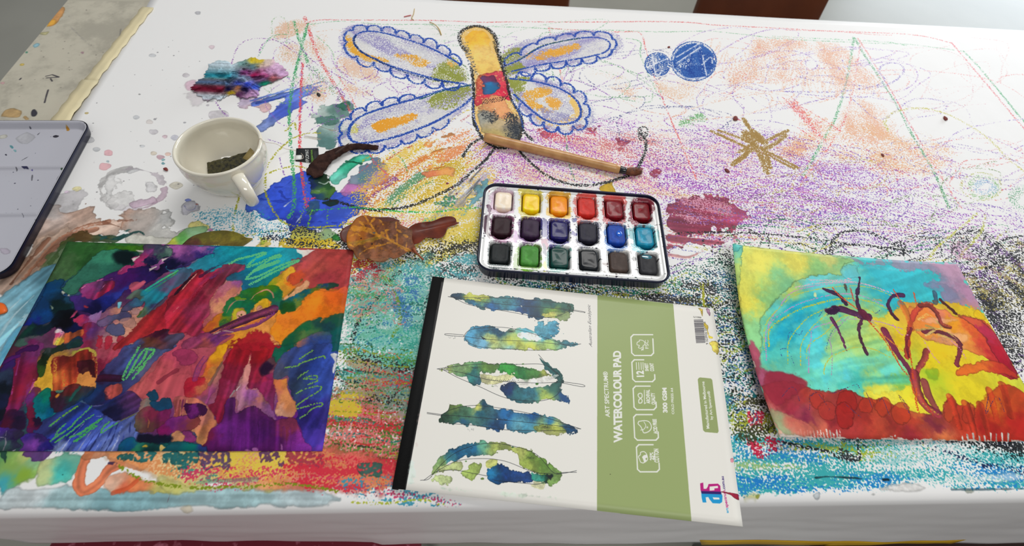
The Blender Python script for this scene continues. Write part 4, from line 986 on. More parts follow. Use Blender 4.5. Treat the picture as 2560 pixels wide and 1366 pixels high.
# dark blue left edge, black pool
lw(A, [(570,580),(640,520),(800,490),(850,520),(790,620),(830,700),(900,740),(920,900),(700,1000),(560,1080),(300,1090),(330,1040),(420,920),(560,660)],(14,66,116),[((620,620),(10,74,130)),((780,540),(20,76,116)),((600,960),(10,66,130)),((800,780),(10,40,56)),((480,860),(16,60,110)),((880,780),(30,76,106)),((340,1060),(20,30,130))], edge=.4)
lw(A, [(700,760),(900,800),(900,880),(960,880),(890,1000),(780,1000),(690,920),(640,830)],(8,34,34), blur=5)
lw(A, [(690,940),(780,880),(950,900),(1060,1090),(1000,1160),(880,1190),(800,1170),(740,1110),(600,1180),(500,1200),(300,1230),(240,1260),(330,1110),(440,1040),(620,1080)],(2,6,16),[((850,1040),(0,0,8)),((350,1130),(14,60,50)),((500,1080),(8,30,40)),((1020,1090),(10,20,70)),((540,1170),(14,30,50))], blur=2, edge=.1)
lw(A, [(650,830),(690,850),(670,880)],(150,170,150), rough=1)
lw(A, [(880,1000),(930,930),(990,900),(960,970)],(196,70,110), rough=2, streak=((1,-1),.4))
lw(A, [(910,990),(990,980),(1060,950),(1180,960),(1300,900),(1260,1000),(1200,1060),(1050,1080),(1000,1060)],(160,50,110),[((1010,1020),(200,50,90)),((1200,980),(170,130,190)),((1100,1000),(140,40,100))])
lw(A, [(1080,830),(1140,850),(1100,870),(1075,850)],(170,50,70), rough=1.5)
lw(A, [(1050,1080),(1200,1050),(1350,1120),(1400,1200),(1260,1230),(1240,1366),(1050,1366)],(130,60,110),[((1080,1130),(160,30,60)),((1200,1130),(110,60,140)),((1150,1300),(150,40,80)),((1350,1230),(180,130,140))], streak=((.2,-1),.3))
for x, w in [(1270,70),(1380,80),(1530,60)]: lw(A, [(x - 30,1366),(x - 20,1230),(x + 30,1220),(x + w * .6,1290),(x + w * .4,1366)],(176,40,60))
lw(A, [(1220,1060),(1280,1000),(1400,960),(1500,940),(1560,900),(1680,930),(1690,990),(1560,1050),(1480,1020),(1400,1080),(1300,1110)],(92,92,130),[((1580,960),(50,56,100)),((1300,1050),(110,90,130)),((1450,990),(70,80,120))], edge=.5, a=.85)
lw(A, [(1370,1150),(1400,1080),(1540,1060),(1580,1110),(1570,1190),(1450,1200)],(72,78,116), edge=.5, a=.9)
lw(A, [(1560,1010),(1690,990),(1720,1080),(1650,1110),(1540,1050)],(180,130,120), edge=.4, a=.7)
lw(A, [(1640,860),(1740,870),(1780,910),(1700,950),(1640,910)],(170,130,130), edge=.4, a=.7)
lw(A, [(1540,880),(1650,780),(1750,740),(1830,740),(1850,800),(1720,870),(1560,920)],(40,70,110),[((1790,770),(50,110,140)),((1600,880),(70,70,110))], edge=.5, a=.9)
# olive / blue-grey diagonal strokes
lw(A, [(1600,760),(1700,650),(1870,640),(2060,560),(2250,400),(2428,380),(2400,480),(2200,640),(2100,760),(1830,960),(1750,970),(1840,860),(1850,800),(1740,740)],(96,90,116),[((1700,720),(84,100,84)),((2000,700),(20,130,150)),((1900,760),(30,120,140)),((2150,560),(90,76,110)),((2250,640),(60,96,120)),((1800,880),(80,110,80)),((2020,800),(50,50,90)),((1960,700),(20,150,170))], streak=((1,-1.1),.4))
lb(A, [(1860,640),(2050,520),(2260,400)],26,(80,200,120), st=.4, rough=1); lb(A, [(1870,665),(2060,560),(2240,430)],12,(100,200,90), rough=1)
lb(A, [(1900,940),(2000,840),(2110,740)],50,(86,84,106), dry=.2, st=.5)
lb(A, [(1750,970),(1830,880)],16,(96,120,50))
lb(A, [(1840,680),(2100,500),(2240,420)],90,(20,150,170), a=.5, st=.4, dry=.3)
# great red sweep
lw(A, [(1600,1230),(1750,1070),(1900,930),(2120,780),(2300,640),(2428,470),(2500,420),(2600,420),(2600,1000),(2428,1180),(2200,1180),(1900,1210),(1560,1366),(1450,1366)],(172,34,44),[((1800,1100),(180,40,44)),((2300,800),(172,34,46)),((2100,1000),(164,32,46)),((2350,1100),(190,50,60))], streak=((1,-1.15),.4))
lw(C_, [(0,780),(100,680),(380,400),(500,430),(800,300),(1010,340),(860,430),(760,470),(720,540),(560,750),(560,940),(450,1050),(480,1160),(330,1240),(200,1160),(0,1120)],(168,30,50),[((200,700),(170,34,50)),((400,500),(176,36,56)),((550,500),(150,30,60)),((480,700),(150,34,66)),((350,950),(150,40,80)),((100,1050),(180,40,60)),((830,380),(180,66,100)),((460,850),(160,56,90)),((550,650),(180,60,84))], streak=((1,-1.2),.55))
for q, w, c in [([(100,700),(250,530),(400,400)],26,(30,20,40)),([(420,470),(560,380),(720,300)],40,(60,20,60)),([(300,760),(470,570),(620,430)],44,(120,14,34)),([(560,480),(700,400),(960,300)],40,(90,50,110)),([(20,1060),(200,850),(330,680)],50,(190,40,56)),([(420,560),(600,440),(880,360)],30,(150,40,80))]:
    lb(C_, q, w, c, a=.75, dry=.45, st=.6, taper=.3, rough=2)
for q in [[(170,660),(380,420)],[(30,960),(140,850)],[(260,560),(380,430)],[(200,620),(300,510)]]: lb(C_, q, 5,(240,170,150), dry=.4)
lw(C_, [(560,760),(640,600),(760,540),(930,530),(920,620),(860,700),(780,800),(700,920),(560,980),(540,900)],(216,130,112),[((870,570),(170,90,160)),((700,620),(200,110,130)),((650,820),(232,160,110)),((820,700),(226,140,110)),((580,930),(200,110,110)),((600,700),(190,90,110))], blur=2)
# upper right: brick, ochre, orange, greens
lw(C_, [(1560,250),(1700,240),(1880,140),(2350,140),(2330,320),(2270,620),(1880,600),(1780,600),(1720,520),(1600,580),(1520,520),(1560,360)],(186,66,64),[((2100,220),(190,70,66)),((1650,290),(110,70,80)),((1600,460),(214,80,40)),((2200,500),(180,62,66)),((1850,400),(190,80,70)),((2000,560),(170,56,66)),((1680,340),(200,80,80))], streak=((1,-.9),.18))
lw(C_, [(1640,140),(1880,140),(1720,235),(1700,200),(1640,180)],(240,232,222), smooth=False, edge=.05, rough=1)
lw(C_, [(1280,580),(1380,480),(1500,400),(1600,340),(1620,420),(1520,480),(1560,560),(1640,600),(1500,700),(1440,720),(1380,620)],(246,176,36),[((1560,400),(250,186,50)),((1580,530),(240,120,30)),((1480,640),(236,170,50)),((1320,560),(120,150,20)),((1380,560),(240,180,40))])
lw(C_, [(1440,770),(1530,700),(1760,520),(1790,600),(1500,770)],(240,178,130), smooth=True, rough=2)
lb(C_, [(1530,700),(1640,590),(1700,510)],16,(130,110,50), rough=2)
lw(C_, [(1300,1050),(1450,930),(1640,880),(1760,700),(1900,640),(2100,640),(2290,600),(2230,960),(2100,970),(1900,1000),(1700,1080),(1450,1340),(1340,1330)],(244,132,26),[((2150,750),(236,100,24)),((1900,760),(250,140,30)),((1500,1000),(244,130,40)),((2000,920),(244,120,16)),((1400,1200),(244,144,30)),((1650,950),(246,130,30)),((2250,650),(226,90,60))])
lw(C_, [(480,1160),(500,1080),(720,900),(800,1000),(1150,1080),(1380,900),(1350,1050),(1300,1200),(1400,1366),(700,1366),(850,1200),(700,1200)],(242,160,50),[((600,1050),(244,130,30)),((520,1120),(216,100,40)),((1150,1060),(240,160,80)),((1250,960),(244,150,60)),((750,1300),(246,166,30)),((900,1180),(240,160,50)),((680,1080),(190,150,30)),((1300,1300),(240,160,90))])
lw(C_, [(660,1080),(700,940),(760,780),(900,690),(960,640),(1180,590),(1320,580),(1420,620),(1450,740),(1440,880),(1340,880),(1280,760),(1220,750),(1100,820),(1030,960),(980,950),(960,860),(880,860),(810,950),(780,1060),(700,1110)],(14,116,60),[((760,900),(20,116,60)),((1400,700),(0,110,70)),((1200,620),(80,140,10)),((1150,730),(30,120,30)),((1030,880),(0,112,84)),((700,1060),(40,90,50)),((900,840),(0,110,70)),((700,1000),(120,140,20)),((1340,840),(20,100,100))], blur=1.2)
lw(C_, [(800,1040),(820,900),(900,860),(990,880),(1010,940),(960,1000),(860,1040)],(206,180,40),[((840,980),(200,186,40)),((960,900),(170,170,20))])
lw(C_, [(1080,930),(1100,820),(1200,760),(1260,760),(1270,830),(1200,900)],(236,180,36),[((1150,880),(240,170,90)),((1230,780),(230,180,30))])
lw(C_, [(870,960),(890,910),(950,895),(990,930),(980,980),(900,1000)],(226,160,136), rough=1.5); lw(C_, [(1115,870),(1150,820),(1200,830),(1200,880),(1140,900)],(226,156,130), rough=1.5)
for q in [(895,960),(912,968),(935,945)]: lw(C_, [(q[0] - 8, q[1]),(q[0], q[1] - 10),(q[0] + 9, q[1]),(q[0], q[1] + 10)],(70,80,20), rough=.5)
lb(C_, [(1130,890),(1160,870),(1190,850)],5,(190,100,90), rough=.6)
lb(C_, [(750,920),(800,830),(880,770),(980,765)],16,(226,160,130), rough=1); lb(C_, [(1065,750),(1120,690),(1250,635),(1320,670),(1345,730)],17,(232,160,130), rough=1)
lb(C_, [(1090,700),(1200,600)],24,(120,150,10), a=.6, rough=4); lb(C_, [(880,740),(1000,750),(1100,760)],26,(130,150,20), a=.7, rough=4)
lw(C_, [(1420,790),(1500,770),(1700,640),(1880,590),(1900,560),(2100,530),(2180,580),(2100,620),(1900,640),(1760,720),(1640,870),(1540,900),(1440,920)],(10,90,70),[((1560,740),(0,96,130)),((1700,650),(0,100,120)),((1950,570),(20,70,110)),((2100,580),(20,66,50)),((1650,780),(100,130,50)),((1520,860),(10,80,30)),((1900,610),(110,130,20))], blur=1)
lw(C_, [(1420,1366),(1500,1250),(1700,1080),(1880,1000),(1950,1000),(1930,1050),(2000,990),(2240,940),(2220,1100),(2180,1366),(2060,1366),(2060,1180),(1900,1160),(1700,1250),(1560,1366)],(8,88,72),[((1700,1130),(10,100,60)),((2100,1050),(20,80,60)),((2150,1200),(0,90,86)),((1500,1320),(0,100,70)),((1750,1200),(80,120,60)),((2000,1120),(16,60,70))], blur=1.5)
lw(D_, [(1400,90),(1420,30),(1700,0),(1600,80),(1480,200),(1440,230)],(6,100,76), blur=2)
lw(D_, [(2120,0),(2240,0),(2210,110),(2140,90)],(0,80,84), rough=3)
# navy and violet slope at right
lw(D_, [(1480,180),(1640,60),(1860,0),(2130,0),(2130,100),(2200,120),(2120,560),(2100,700),(2020,1366),(1790,1366),(1800,1250),(1740,1000),(1690,930),(1700,820),(1620,600),(1580,480),(1590,400),(1500,440),(1420,400),(1450,260)],(50,72,140),[((1800,100),(50,72,140)),((1700,330),(40,60,110)),((1750,480),(46,70,100)),((2050,520),(60,90,190)),((2100,300),(56,84,180)),((1650,640),(44,66,100)),((1900,800),(52,40,140)),((1800,950),(40,36,120)),((1900,1250),(80,60,180)),((2000,1300),(110,60,180)),((1500,380),(70,76,100)),((1900,300),(34,56,130))], streak=((.7,-1),.3))
lw(D_, [(2130,130),(2200,130),(2160,340),(2150,330),(2170,200)],(236,232,226), rough=2, edge=.05)
for q in [[(1740,180),(1830,120),(1900,80)],[(1740,240),(1850,200),(2020,150),(2050,170)],[(1560,290),(1700,270),(1740,240)],[(1710,430),(1760,380),(1840,330)],[(1790,430),(1850,400),(1950,395),(1940,430),(1800,430)],[(1840,500),(1950,460),(1960,440)],[(1700,610),(1800,560),(1980,520),(1990,570),(1800,690),(1700,770),(1720,800),(1900,750),(2000,730),(2010,765),(1900,800),(1820,870),(1740,920)]]:
    LC.line(D_(q),4.5,(120,176,80), p=.75)
# central crimson cones
lw(D_, [(700,700),(760,300),(900,50),(1000,0),(1380,0),(1420,80),(1350,200),(1280,360),(1420,420),(1420,900),(1300,700),(1200,560),(1100,560),(1110,300),(1140,80),(1050,300),(950,560),(850,700),(800,960),(720,980),(600,760),(560,740)],(156,26,48),[((950,100),(160,20,36)),((1250,100),(160,20,30)),((850,400),(130,20,50)),((900,520),(160,44,90)),((1250,350),(160,30,60)),((700,750),(140,26,56)),((1300,560),(140,30,80)),((750,900),(140,20,50)),((1350,700),(150,50,110))], streak=((.35,-1),.4))
lw(C_, [(820,1300),(960,1220),(1080,1160),(1180,1180),(1240,1190),(1300,1280),(1400,1366),(760,1366)],(170,24,40), blur=2, rough=6)
lw(D_, [(560,740),(640,500),(720,300),(800,250),(760,400),(640,680),(580,760)],(150,84,110),[((700,350),(160,100,90)),((620,620),(140,60,110))], streak=((.5,-1),.5))
lw(D_, [(530,420),(560,300),(640,160),(740,20),(860,0),(840,100),(740,260),(640,420),(560,560),(500,600)],(244,150,30),[((780,80),(250,180,24)),((640,300),(240,116,40)),((560,480),(220,120,70)),((700,330),(210,140,60))], blur=1.5)
lb(D_, [(620,500),(700,380),(780,230)],40,(130,100,80), a=.7, dry=.3, st=.6)
lw(D_, [(960,760),(980,560),(1060,300),(1150,90),(1120,300),(1110,480),(1080,560),(1200,560),(1300,690),(1400,820),(1440,930),(1340,880),(1220,800),(1090,770),(960,860)],(184,120,140),[((1060,400),(210,140,130)),((1150,680),(160,90,160)),((1010,740),(186,124,150)),((1250,700),(200,120,110)),((1350,830),(170,100,170)),((1130,130),(220,160,130))], streak=((.2,-1),.4))
for q in [[(880,650),(930,580)],[(960,570),(1010,500)],[(1180,800),(1190,720)]]: lb(D_, q, 14,(236,214,216), dry=.5)
lw(D_, [(1420,440),(1500,440),(1590,410),(1600,520),(1640,620),(1700,800),(1680,900),(1560,920),(1440,860),(1460,760),(1430,600)],(226,140,80),[((1600,700),(232,150,84)),((1500,860),(240,180,140)),((1500,500),(220,120,70)),((1440,700),(190,100,100)),((1560,480),(226,140,60))])
lw(D_, [(1260,300),(1330,220),(1400,160),(1440,200),(1420,280),(1340,380),(1280,380)],(50,20,50),[((1320,310),(30,10,44)),((1400,200),(90,60,70))], blur=3)
lw(D_, [(1290,380),(1420,340),(1400,440),(1320,430)],(140,36,84), blur=2)
# violet foot
lw(D_, [(560,1366),(620,1060),(760,960),(830,700),(930,650),(960,700),(960,860),(1090,770),(1220,800),(1340,880),(1440,950),(1560,920),(1680,940),(1780,1150),(1790,1366)],(96,28,116),[((880,800),(80,24,90)),((1050,1200),(110,30,130)),((1250,1100),(76,16,100)),((850,1100),(110,34,130)),((1600,1000),(140,50,80)),((1520,1100),(140,50,70)),((1650,1250),(140,44,150)),((620,1200),(110,24,60)),((1400,1200),(84,16,96)),((1700,1320),(146,50,170)),((700,1300),(90,20,90))], streak=((.1,-1),.35), edge=.35)
for x in range(900,1700,70): lb(D_, [(x, 1340),(x + 14,1100),(x + 10,940 + abs(x - 1200) * .3)],50,(120,36,140) if x % 140 else (70,14,90), a=.35, dry=.3, st=.6)
for q in [[(1060,1330),(1090,1310),(1130,1335)],[(1160,1305),(1230,1300),(1220,1345),(1170,1340)],[(1500,1240),(1520,1260),(1520,1330)]]: lw(D_, q, (206,120,200), rough=2)
# middle bottom: mauve, peach, mushroom stroke, teal blots
lw(D_, [(170,680),(350,640),(560,760),(700,980),(620,1060),(560,1240),(480,1220),(440,1100),(200,1100),(170,1220),(180,900)],(206,124,92),[((250,760),(180,90,90)),((560,900),(200,120,100)),((600,1000),(214,130,80)),((250,1160),(216,146,100)),((500,1180),(220,150,90)),((380,670),(210,120,90))], streak=((.4,-1),.35))
for k in range(10): lb(D_, [(180 + k * 16,900),(190 + k * 16,780),(200 + k * 16,700)],10, RR.choice([(140,50,100),(240,160,110),(180,80,80)]), dry=.5)
lw(D_, [(0,960),(100,940),(200,900),(350,900),(480,920),(500,1010),(350,1080),(180,1110),(100,1150),(0,1150)],(110,30,100),[((200,960),(120,36,120)),((450,990),(140,60,60)),((20,1100),(130,20,90))], edge=.45)
lw(D_, [(310,760),(350,730),(500,740),(580,800),(560,870),(470,900),(430,930),(360,900),(310,830)],(60,10,76),[((430,830),(110,26,120)),((340,780),(50,0,60)),((540,800),(50,10,60))], edge=.4)
lw(D_, [(300,1100),(360,1090),(450,1150),(460,1200),(370,1230),(300,1200)],(146,50,116), edge=.4)
lw(D_, [(170,1110),(300,1100),(300,1220),(170,1220)],(218,146,100), edge=.2)
lw(D_, [(340,560),(340,460),(420,440),(560,420),(580,520),(500,620),(360,640)],(200,40,66),[((400,520),(180,20,50)),((530,560),(220,120,80)),((450,480),(190,30,50))], rough=5)
lw(D_, [(170,120),(240,60),(400,80),(480,200),(380,280),(280,260),(220,190)],(160,50,92), edge=.35, a=.8)
lb(D_, [(0,470),(100,400),(220,330)],60,(140,30,60), a=.5, dry=.3)
lb(D_, [(450,430),(500,280),(570,180)],70,(120,50,110), a=.6, st=.6, dry=.2)
lb(C_, [(560,1200),(800,1080),(1100,960),(1340,880)],130,(110,44,84), a=.95, dry=.18, st=.7, rough=1.5)
lb(C_, [(580,1190),(750,1110),(900,1040)],60,(230,120,80), a=.8, dry=.6, st=.8); lb(C_, [(560,1260),(700,1180),(1100,1070),(1330,930)],60,(120,50,120), a=.85, dry=.25, st=.7)
lw(C_, [(200,1300),(450,1180),(640,1200),(850,1190),(700,1290),(560,1366),(220,1366)],(150,66,112),[((400,1250),(160,60,110)),((640,1260),(120,50,120)),((500,1340),(200,90,90))], streak=((1,-.7),.4))
lb(C_, [(570,1200),(700,1150),(830,1160)],6,(240,200,190), dry=.4)
# blue mass lower left: slate stroke, fan of blue, green scribbles
lw(B, [(1200,480),(1300,300),(1500,120),(1640,0),(2200,0),(1980,160),(1800,400),(1600,580),(1520,640),(1400,700),(1300,760),(1150,760),(1050,680),(1150,560)],(64,76,126),[((1700,250),(60,80,150)),((1900,80),(60,80,120)),((1300,420),(40,20,50)),((1150,620),(20,50,100)),((1600,480),(50,60,110)),((1800,300),(80,84,120)),((1400,240),(60,60,110)),((1400,700),(30,30,80))], streak=((1,-1),.35))
lw(A, [(1620,1366),(1750,1280),(2000,1140),(2150,1120),(2160,1180),(2330,1160),(2330,1220),(2200,1340),(2150,1366)],(66,66,96),[((2050,1150),(60,14,44)),((1750,1300),(70,90,150)),((2250,1200),(70,70,96)),((1920,1290),(110,60,40)),((1900,1200),(90,20,50))], streak=((1,-.6),.35))
lb(B, [(1230,430),(1330,420),(1500,430)],90,(60,14,40), a=.8, dry=.2)
lw(B, [(1320,580),(1350,540),(1500,470),(1520,620),(1400,690),(1300,700)],(210,90,80),[((1400,600),(214,90,76)),((1320,660),(60,30,50))], streak=((.2,-1),.5), dry=.05)
lw(B, [(1140,780),(1300,740),(1520,620),(1640,600),(1760,720),(1740,800),(1560,920),(1460,960),(1300,900),(1220,860)],(34,30,76),[((1400,820),(16,16,50)),((1680,700),(90,50,110)),((1300,720),(30,44,100))], streak=((1,-.5),.4))
lw(B, [(600,1260),(440,1100),(500,1000),(640,900),(900,700),(1100,740),(1300,880),(1480,960),(1700,900),(1660,1170),(1560,1180),(1480,1366),(560,1366)],(64,84,178),[((1000,800),(30,50,120)),((600,1080),(50,50,110)),((1400,1050),(80,104,196)),((1200,1200),(96,120,214)),((900,1050),(30,50,160)),((700,1320),(150,170,226)),((1300,1320),(120,140,210)),((1600,1050),(80,90,140)),((620,1200),(40,50,150)),((800,900),(44,60,130)),((1100,880),(40,60,150))], streak=((1,-.85),.45))
for k in range(12):
    x = 760 + k * 70; lb(B, [(x, 1340),(x + 120 - k * 4,1180),(x + 300 - k * 18,980)],14,(190,196,226) if k % 3 == 0 else (50,66,170), a=.7, dry=.5, st=.6)
for q in [[(670,990),(760,920),(900,820),(990,765)],[(1140,775),(1050,870),(960,950),(880,1040),(700,1160),(620,1220)],[(1170,880),(1000,1000),(880,1100),(700,1220)],[(1270,930),(1100,1040),(980,1120),(880,1160)],[(1160,1030),(1050,1140),(930,1210)],[(1470,980),(1340,1060),(1270,1100),(1290,1040),(1360,970)],[(700,1140),(740,1070),(820,1000)],[(630,1020),(700,970)]]:
    LC.line(B(q),5.5,(86,176,100) if q[0][0] != 670 else (110,176,60), p=.85)
for q in [[(1250,940),(1140,1030),(1000,1120)],[(1200,1020),(1050,1130),(960,1200)]]: LC.line(B(q),8,(70,176,96), p=.72)
lb(B, [(1200,900),(1280,900)],8,(220,220,230), dry=.4); lb(B, [(1480,970),(1600,910),(1730,850)],14,(110,110,60), a=.7)
for q in [[(1740,30),(1690,130),(1610,260),(1540,430),(1600,400),(1700,220),(1780,100),(1840,60),(1800,180),(1700,300),(1650,350)],[(1840,70),(1930,80),(1860,170),(1780,300),(1700,380),(1660,430)],[(1930,80),(1900,140),(1800,240),(1720,330)]]:
    LC.line(B(q),6.5,(96,196,110), p=.85)
# left column: maroon, ochre, teal
lw(B, [(460,330),(560,240),(650,130),(720,150),(860,130),(1000,60),(1200,100),(1190,480),(1150,540),(900,520),(640,600),(500,590),(430,500)],(238,178,52),[((560,420),(240,182,56)),((800,110),(190,110,80)),((980,90),(190,180,70)),((1100,450),(236,150,70)),((600,250),(236,180,60))])
lw(B, [(660,210),(740,150),(900,170),(1000,90),(1190,110),(1200,420),(1100,300),(1000,360),(950,480),(880,520),(820,560),(740,560),(650,560)],(180,52,30),[((740,220),(120,30,30)),((1000,150),(170,40,30)),((1100,200),(110,20,30)),((850,450),(190,66,40)),((700,400),(200,100,50))], streak=((.02,-1),.6), dry=.22)
lw(B, [(950,220),(1050,190),(1190,200),(1200,420),(1100,340),(1020,360)],(70,20,36), a=.85, streak=((.02,-1),.6), dry=.3)
lw(B, [(640,580),(750,600),(900,500),(1040,510),(1170,540),(1100,640),(900,760),(700,860),(640,780)],(66,14,26),[((700,620),(90,16,26)),((950,620),(40,60,60)),((1000,700),(20,50,90)),((750,720),(50,20,40)),((920,560),(110,30,30))], streak=((.3,-1),.3), edge=.3)
lw(B, [(700,650),(730,620),(745,630),(715,665)],(230,150,50), rough=1)
lb(B, [(880,700),(930,620),(1000,540)],40,(20,110,100), a=.6, dry=.3, st=.5)
lw(B, [(430,900),(420,700),(500,620),(600,550),(640,600),(640,760),(660,860),(560,940)],(8,112,116),[((560,620),(0,120,100)),((500,800),(0,104,116)),((600,860),(0,90,130)),((460,900),(20,120,150))], edge=.3)
lw(B, [(460,290),(560,70),(700,0),(1000,0),(960,60),(860,70),(760,90),(640,130),(580,240),(540,380),(490,390)],(20,40,34),[((560,200),(6,30,16)),((900,30),(30,40,46)),((520,350),(40,80,30)),((600,30),(70,80,84)),((760,40),(30,50,40))], edge=.3)
lw(A, [(200,1366),(240,1260),(400,1210),(560,1200),(700,1100),(740,1160),(700,1300),(700,1366)],(72,86,84),[((450,1250),(80,90,90)),((650,1180),(110,50,90)),((420,1310),(120,30,90)),((300,1330),(60,96,84))])
lw(A, [(700,1310),(720,1200),(720,1140),(790,1130),(830,1210),(830,1300)],(236,176,60),[((750,1180),(196,60,110)),((760,1130),(230,210,210)),((800,1270),(244,190,60))], streak=((.5,-1),.7), dry=.1)
lw(A, [(830,1180),(960,1170),(1050,1130),(1050,1200),(920,1260),(830,1300)],(190,90,50), streak=((.1,-1),.6)); lw(A, [(840,1366),(900,1260),(1000,1200),(1060,1230),(1050,1330),(980,1366)],(30,60,70),[((960,1300),(24,60,56)),((1020,1240),(30,50,90))])
lw(B, [(40,860),(100,640),(150,300),(200,160),(300,20),(540,0),(500,150),(460,330),(470,400),(420,520),(330,640),(260,780),(200,830)],(112,22,60),[((300,300),(120,20,60)),((220,600),(130,24,50)),((450,100),(100,40,90)),((400,560),(110,40,110)),((100,820),(120,30,80)),((350,450),(110,20,50))], streak=((.25,-1),.45))
lb(B, [(230,110),(330,60),(440,50)],80,(50,14,66), rough=3); lb(B, [(60,220),(150,170),(240,140)],60,(70,20,96), rough=3)
for q in [[(200,380),(250,180)],[(150,620),(190,400)],[(400,560),(450,400)],[(300,760),(360,620)]]: lb(B, q, 30,(190,80,170), a=.6, dry=.6, st=.8)
lw(B, [(340,700),(400,540),(480,520),(510,580),(420,680),(420,760),(440,900),(380,940),(330,820)],(110,40,84),[((450,560),(130,50,70)),((380,800),(120,20,50)),((400,600),(110,40,130))])
lw(B, [(0,340),(60,240),(190,200),(160,320),(130,560),(80,760),(40,900),(0,950),(-60,950),(-160,700)],(46,30,84),[((90,280),(50,26,96)),((60,420),(40,60,84)),((60,560),(10,24,34)),((20,700),(20,30,60)),((0,850),(14,20,30))], edge=.3)
lw(B, [(20,980),(60,880),(160,800),(220,840),(330,860),(340,1000),(320,1060),(200,1100),(60,1060)],(30,20,44),[((200,930),(30,20,50)),((60,960),(90,20,50)),((280,880),(50,20,60))], blur=2)
lw(B, [(330,1000),(350,920),(440,910),(540,900),(540,1000),(460,1060),(400,1140),(330,1130),(310,1080)],(96,16,50),[((420,1000),(120,20,50)),((500,950),(30,10,40)),((360,1100),(90,20,84))], rough=5)
lw(B, [(-560,1366),(-400,1050),(-100,1000),(60,1040),(300,1080),(310,1150),(200,1220),(290,1260),(180,1330),(160,1366)],(52,80,84),[((100,1250),(60,90,90)),((0,1080),(80,40,150)),((250,1120),(50,40,70)),((-200,1250),(50,40,90)),((200,1170),(40,20,70))])
lw(B, [(240,1366),(300,1260),(260,1180),(340,1120),(480,1110),(600,1180),(640,1240),(700,1280),(640,1320),(560,1340),(560,1366)],(70,30,110),[((430,1290),(150,70,190)),((350,1180),(70,40,150)),((600,1290),(40,30,130)),((520,1160),(50,30,90)),((300,1330),(120,60,170))], edge=.3)
for q in [[(50,1320),(80,1240),(75,1170)],[(5,1160),(60,1165)],[(280,1090),(315,1075)],[(170,1330),(195,1320)],[(0,1130),(10,1080)],[(80,1140),(90,1080)]]: lb(B, q, 10,(214,206,226), dry=.3)
# teal foot of the middle, dark pools
lw(B, [(1730,820),(1760,720),(1830,660),(1900,700),(1860,800),(1800,840)],(150,106,92),[((1860,680),(120,120,110)),((1780,780),(150,110,100))])
lw(B, [(1820,640),(1850,590),(1930,580),(1970,640),(1950,690),(1870,690)],(10,66,96), edge=.4); lw(B, [(1880,760),(1900,720),(2000,720),(2030,680),(2110,670),(2150,740),(2140,800),(1980,830),(1900,830)],(14,70,104), edge=.4)
lw(B, [(1700,900),(1760,830),(1850,790),(1950,820),(2140,810),(2120,920),(2050,1000),(1900,1080),(1750,1110),(1700,1060)],(110,70,60),[((1770,980),(110,84,60)),((1920,880),(140,40,70)),((2060,880),(120,30,84)),((1800,1060),(100,60,50)),((1720,1050),(40,60,50))], streak=((.1,-1),.2))
lw(B, [(1700,1160),(1760,1120),(2000,1130),(2160,1150),(2150,1210),(2060,1240),(1900,1230),(1720,1220)],(14,14,34), blur=3, edge=0)
lw(B, [(1480,1330),(1520,1220),(1640,1170),(1700,1180),(1760,1230),(2000,1240),(2140,1240),(2384,1230),(2384,1366),(1470,1366)],(10,90,100),[((1600,1250),(6,76,120)),((1700,1300),(40,130,90)),((1900,1290),(16,60,60)),((2200,1310),(10,110,100)),((2300,1260),(20,90,100))], edge=.4)
lw(D_, [(40,1366),(60,1300),(150,1240),(300,1220),(520,1230),(550,1260),(600,1250),(620,1340),(600,1366)],(10,106,110),[((200,1260),(20,84,96)),((450,1290),(4,110,100)),((580,1290),(40,60,130))], edge=.4)
lw(B, [(1770,1280),(1820,1245),(1850,1280),(1800,1290)],(244,200,70), rough=1.5); lw(B, [(1980,1340),(2000,1260),(2080,1280),(2040,1320),(2010,1350)],(226,190,110), rough=2)
lb(B, [(1850,1040),(1860,960),(1830,900)],16,(220,130,90), dry=.4)
# green wax over the turquoise
for q in [[(800,310),(900,260),(1100,210),(1240,175),(1230,200),(1130,240),(1040,320),(1030,350),(1200,290),(1330,230),(1420,205),(1420,230),(1300,260),(1180,340),(1100,400)],[(1100,400),(1250,330),(1400,280),(1390,300),(1240,350),(1080,420),(1010,490),(1040,500),(1200,450),(1400,350),(1560,290),(1660,275)],[(1660,280),(1500,350),(1300,440),(1150,520),(1050,570)]]:
    LC.line(C_(q),7.5,(104,206,140), p=.9)
IMG_LEFT = LC.image('hill_painting')
# ---------------------------------------------------------------- the red earth and tree painting, right
RQUAD = [(1826,618),(2393,656),(2640,1104),(1940,1096)]
RC = sheet_canvas(1336,945, RQUAD, (236,232,226))
RC.gs = .8
E_ = fr(2.577,1780,600)


def rw(pts, col, cols=None, **k):
    if cols: k['cols'] = [(E_([q])[0], c) for q, c in cols]
    k.setdefault('rough', 2.6); k.setdefault('var', .14); k.setdefault('edge', .2); k.setdefault('edgew', 2); RC.wash(E_(pts), col, **k)


def rb(pts, w, col, **k): RC.brush(E_(pts), w / 2.577, col, **k)


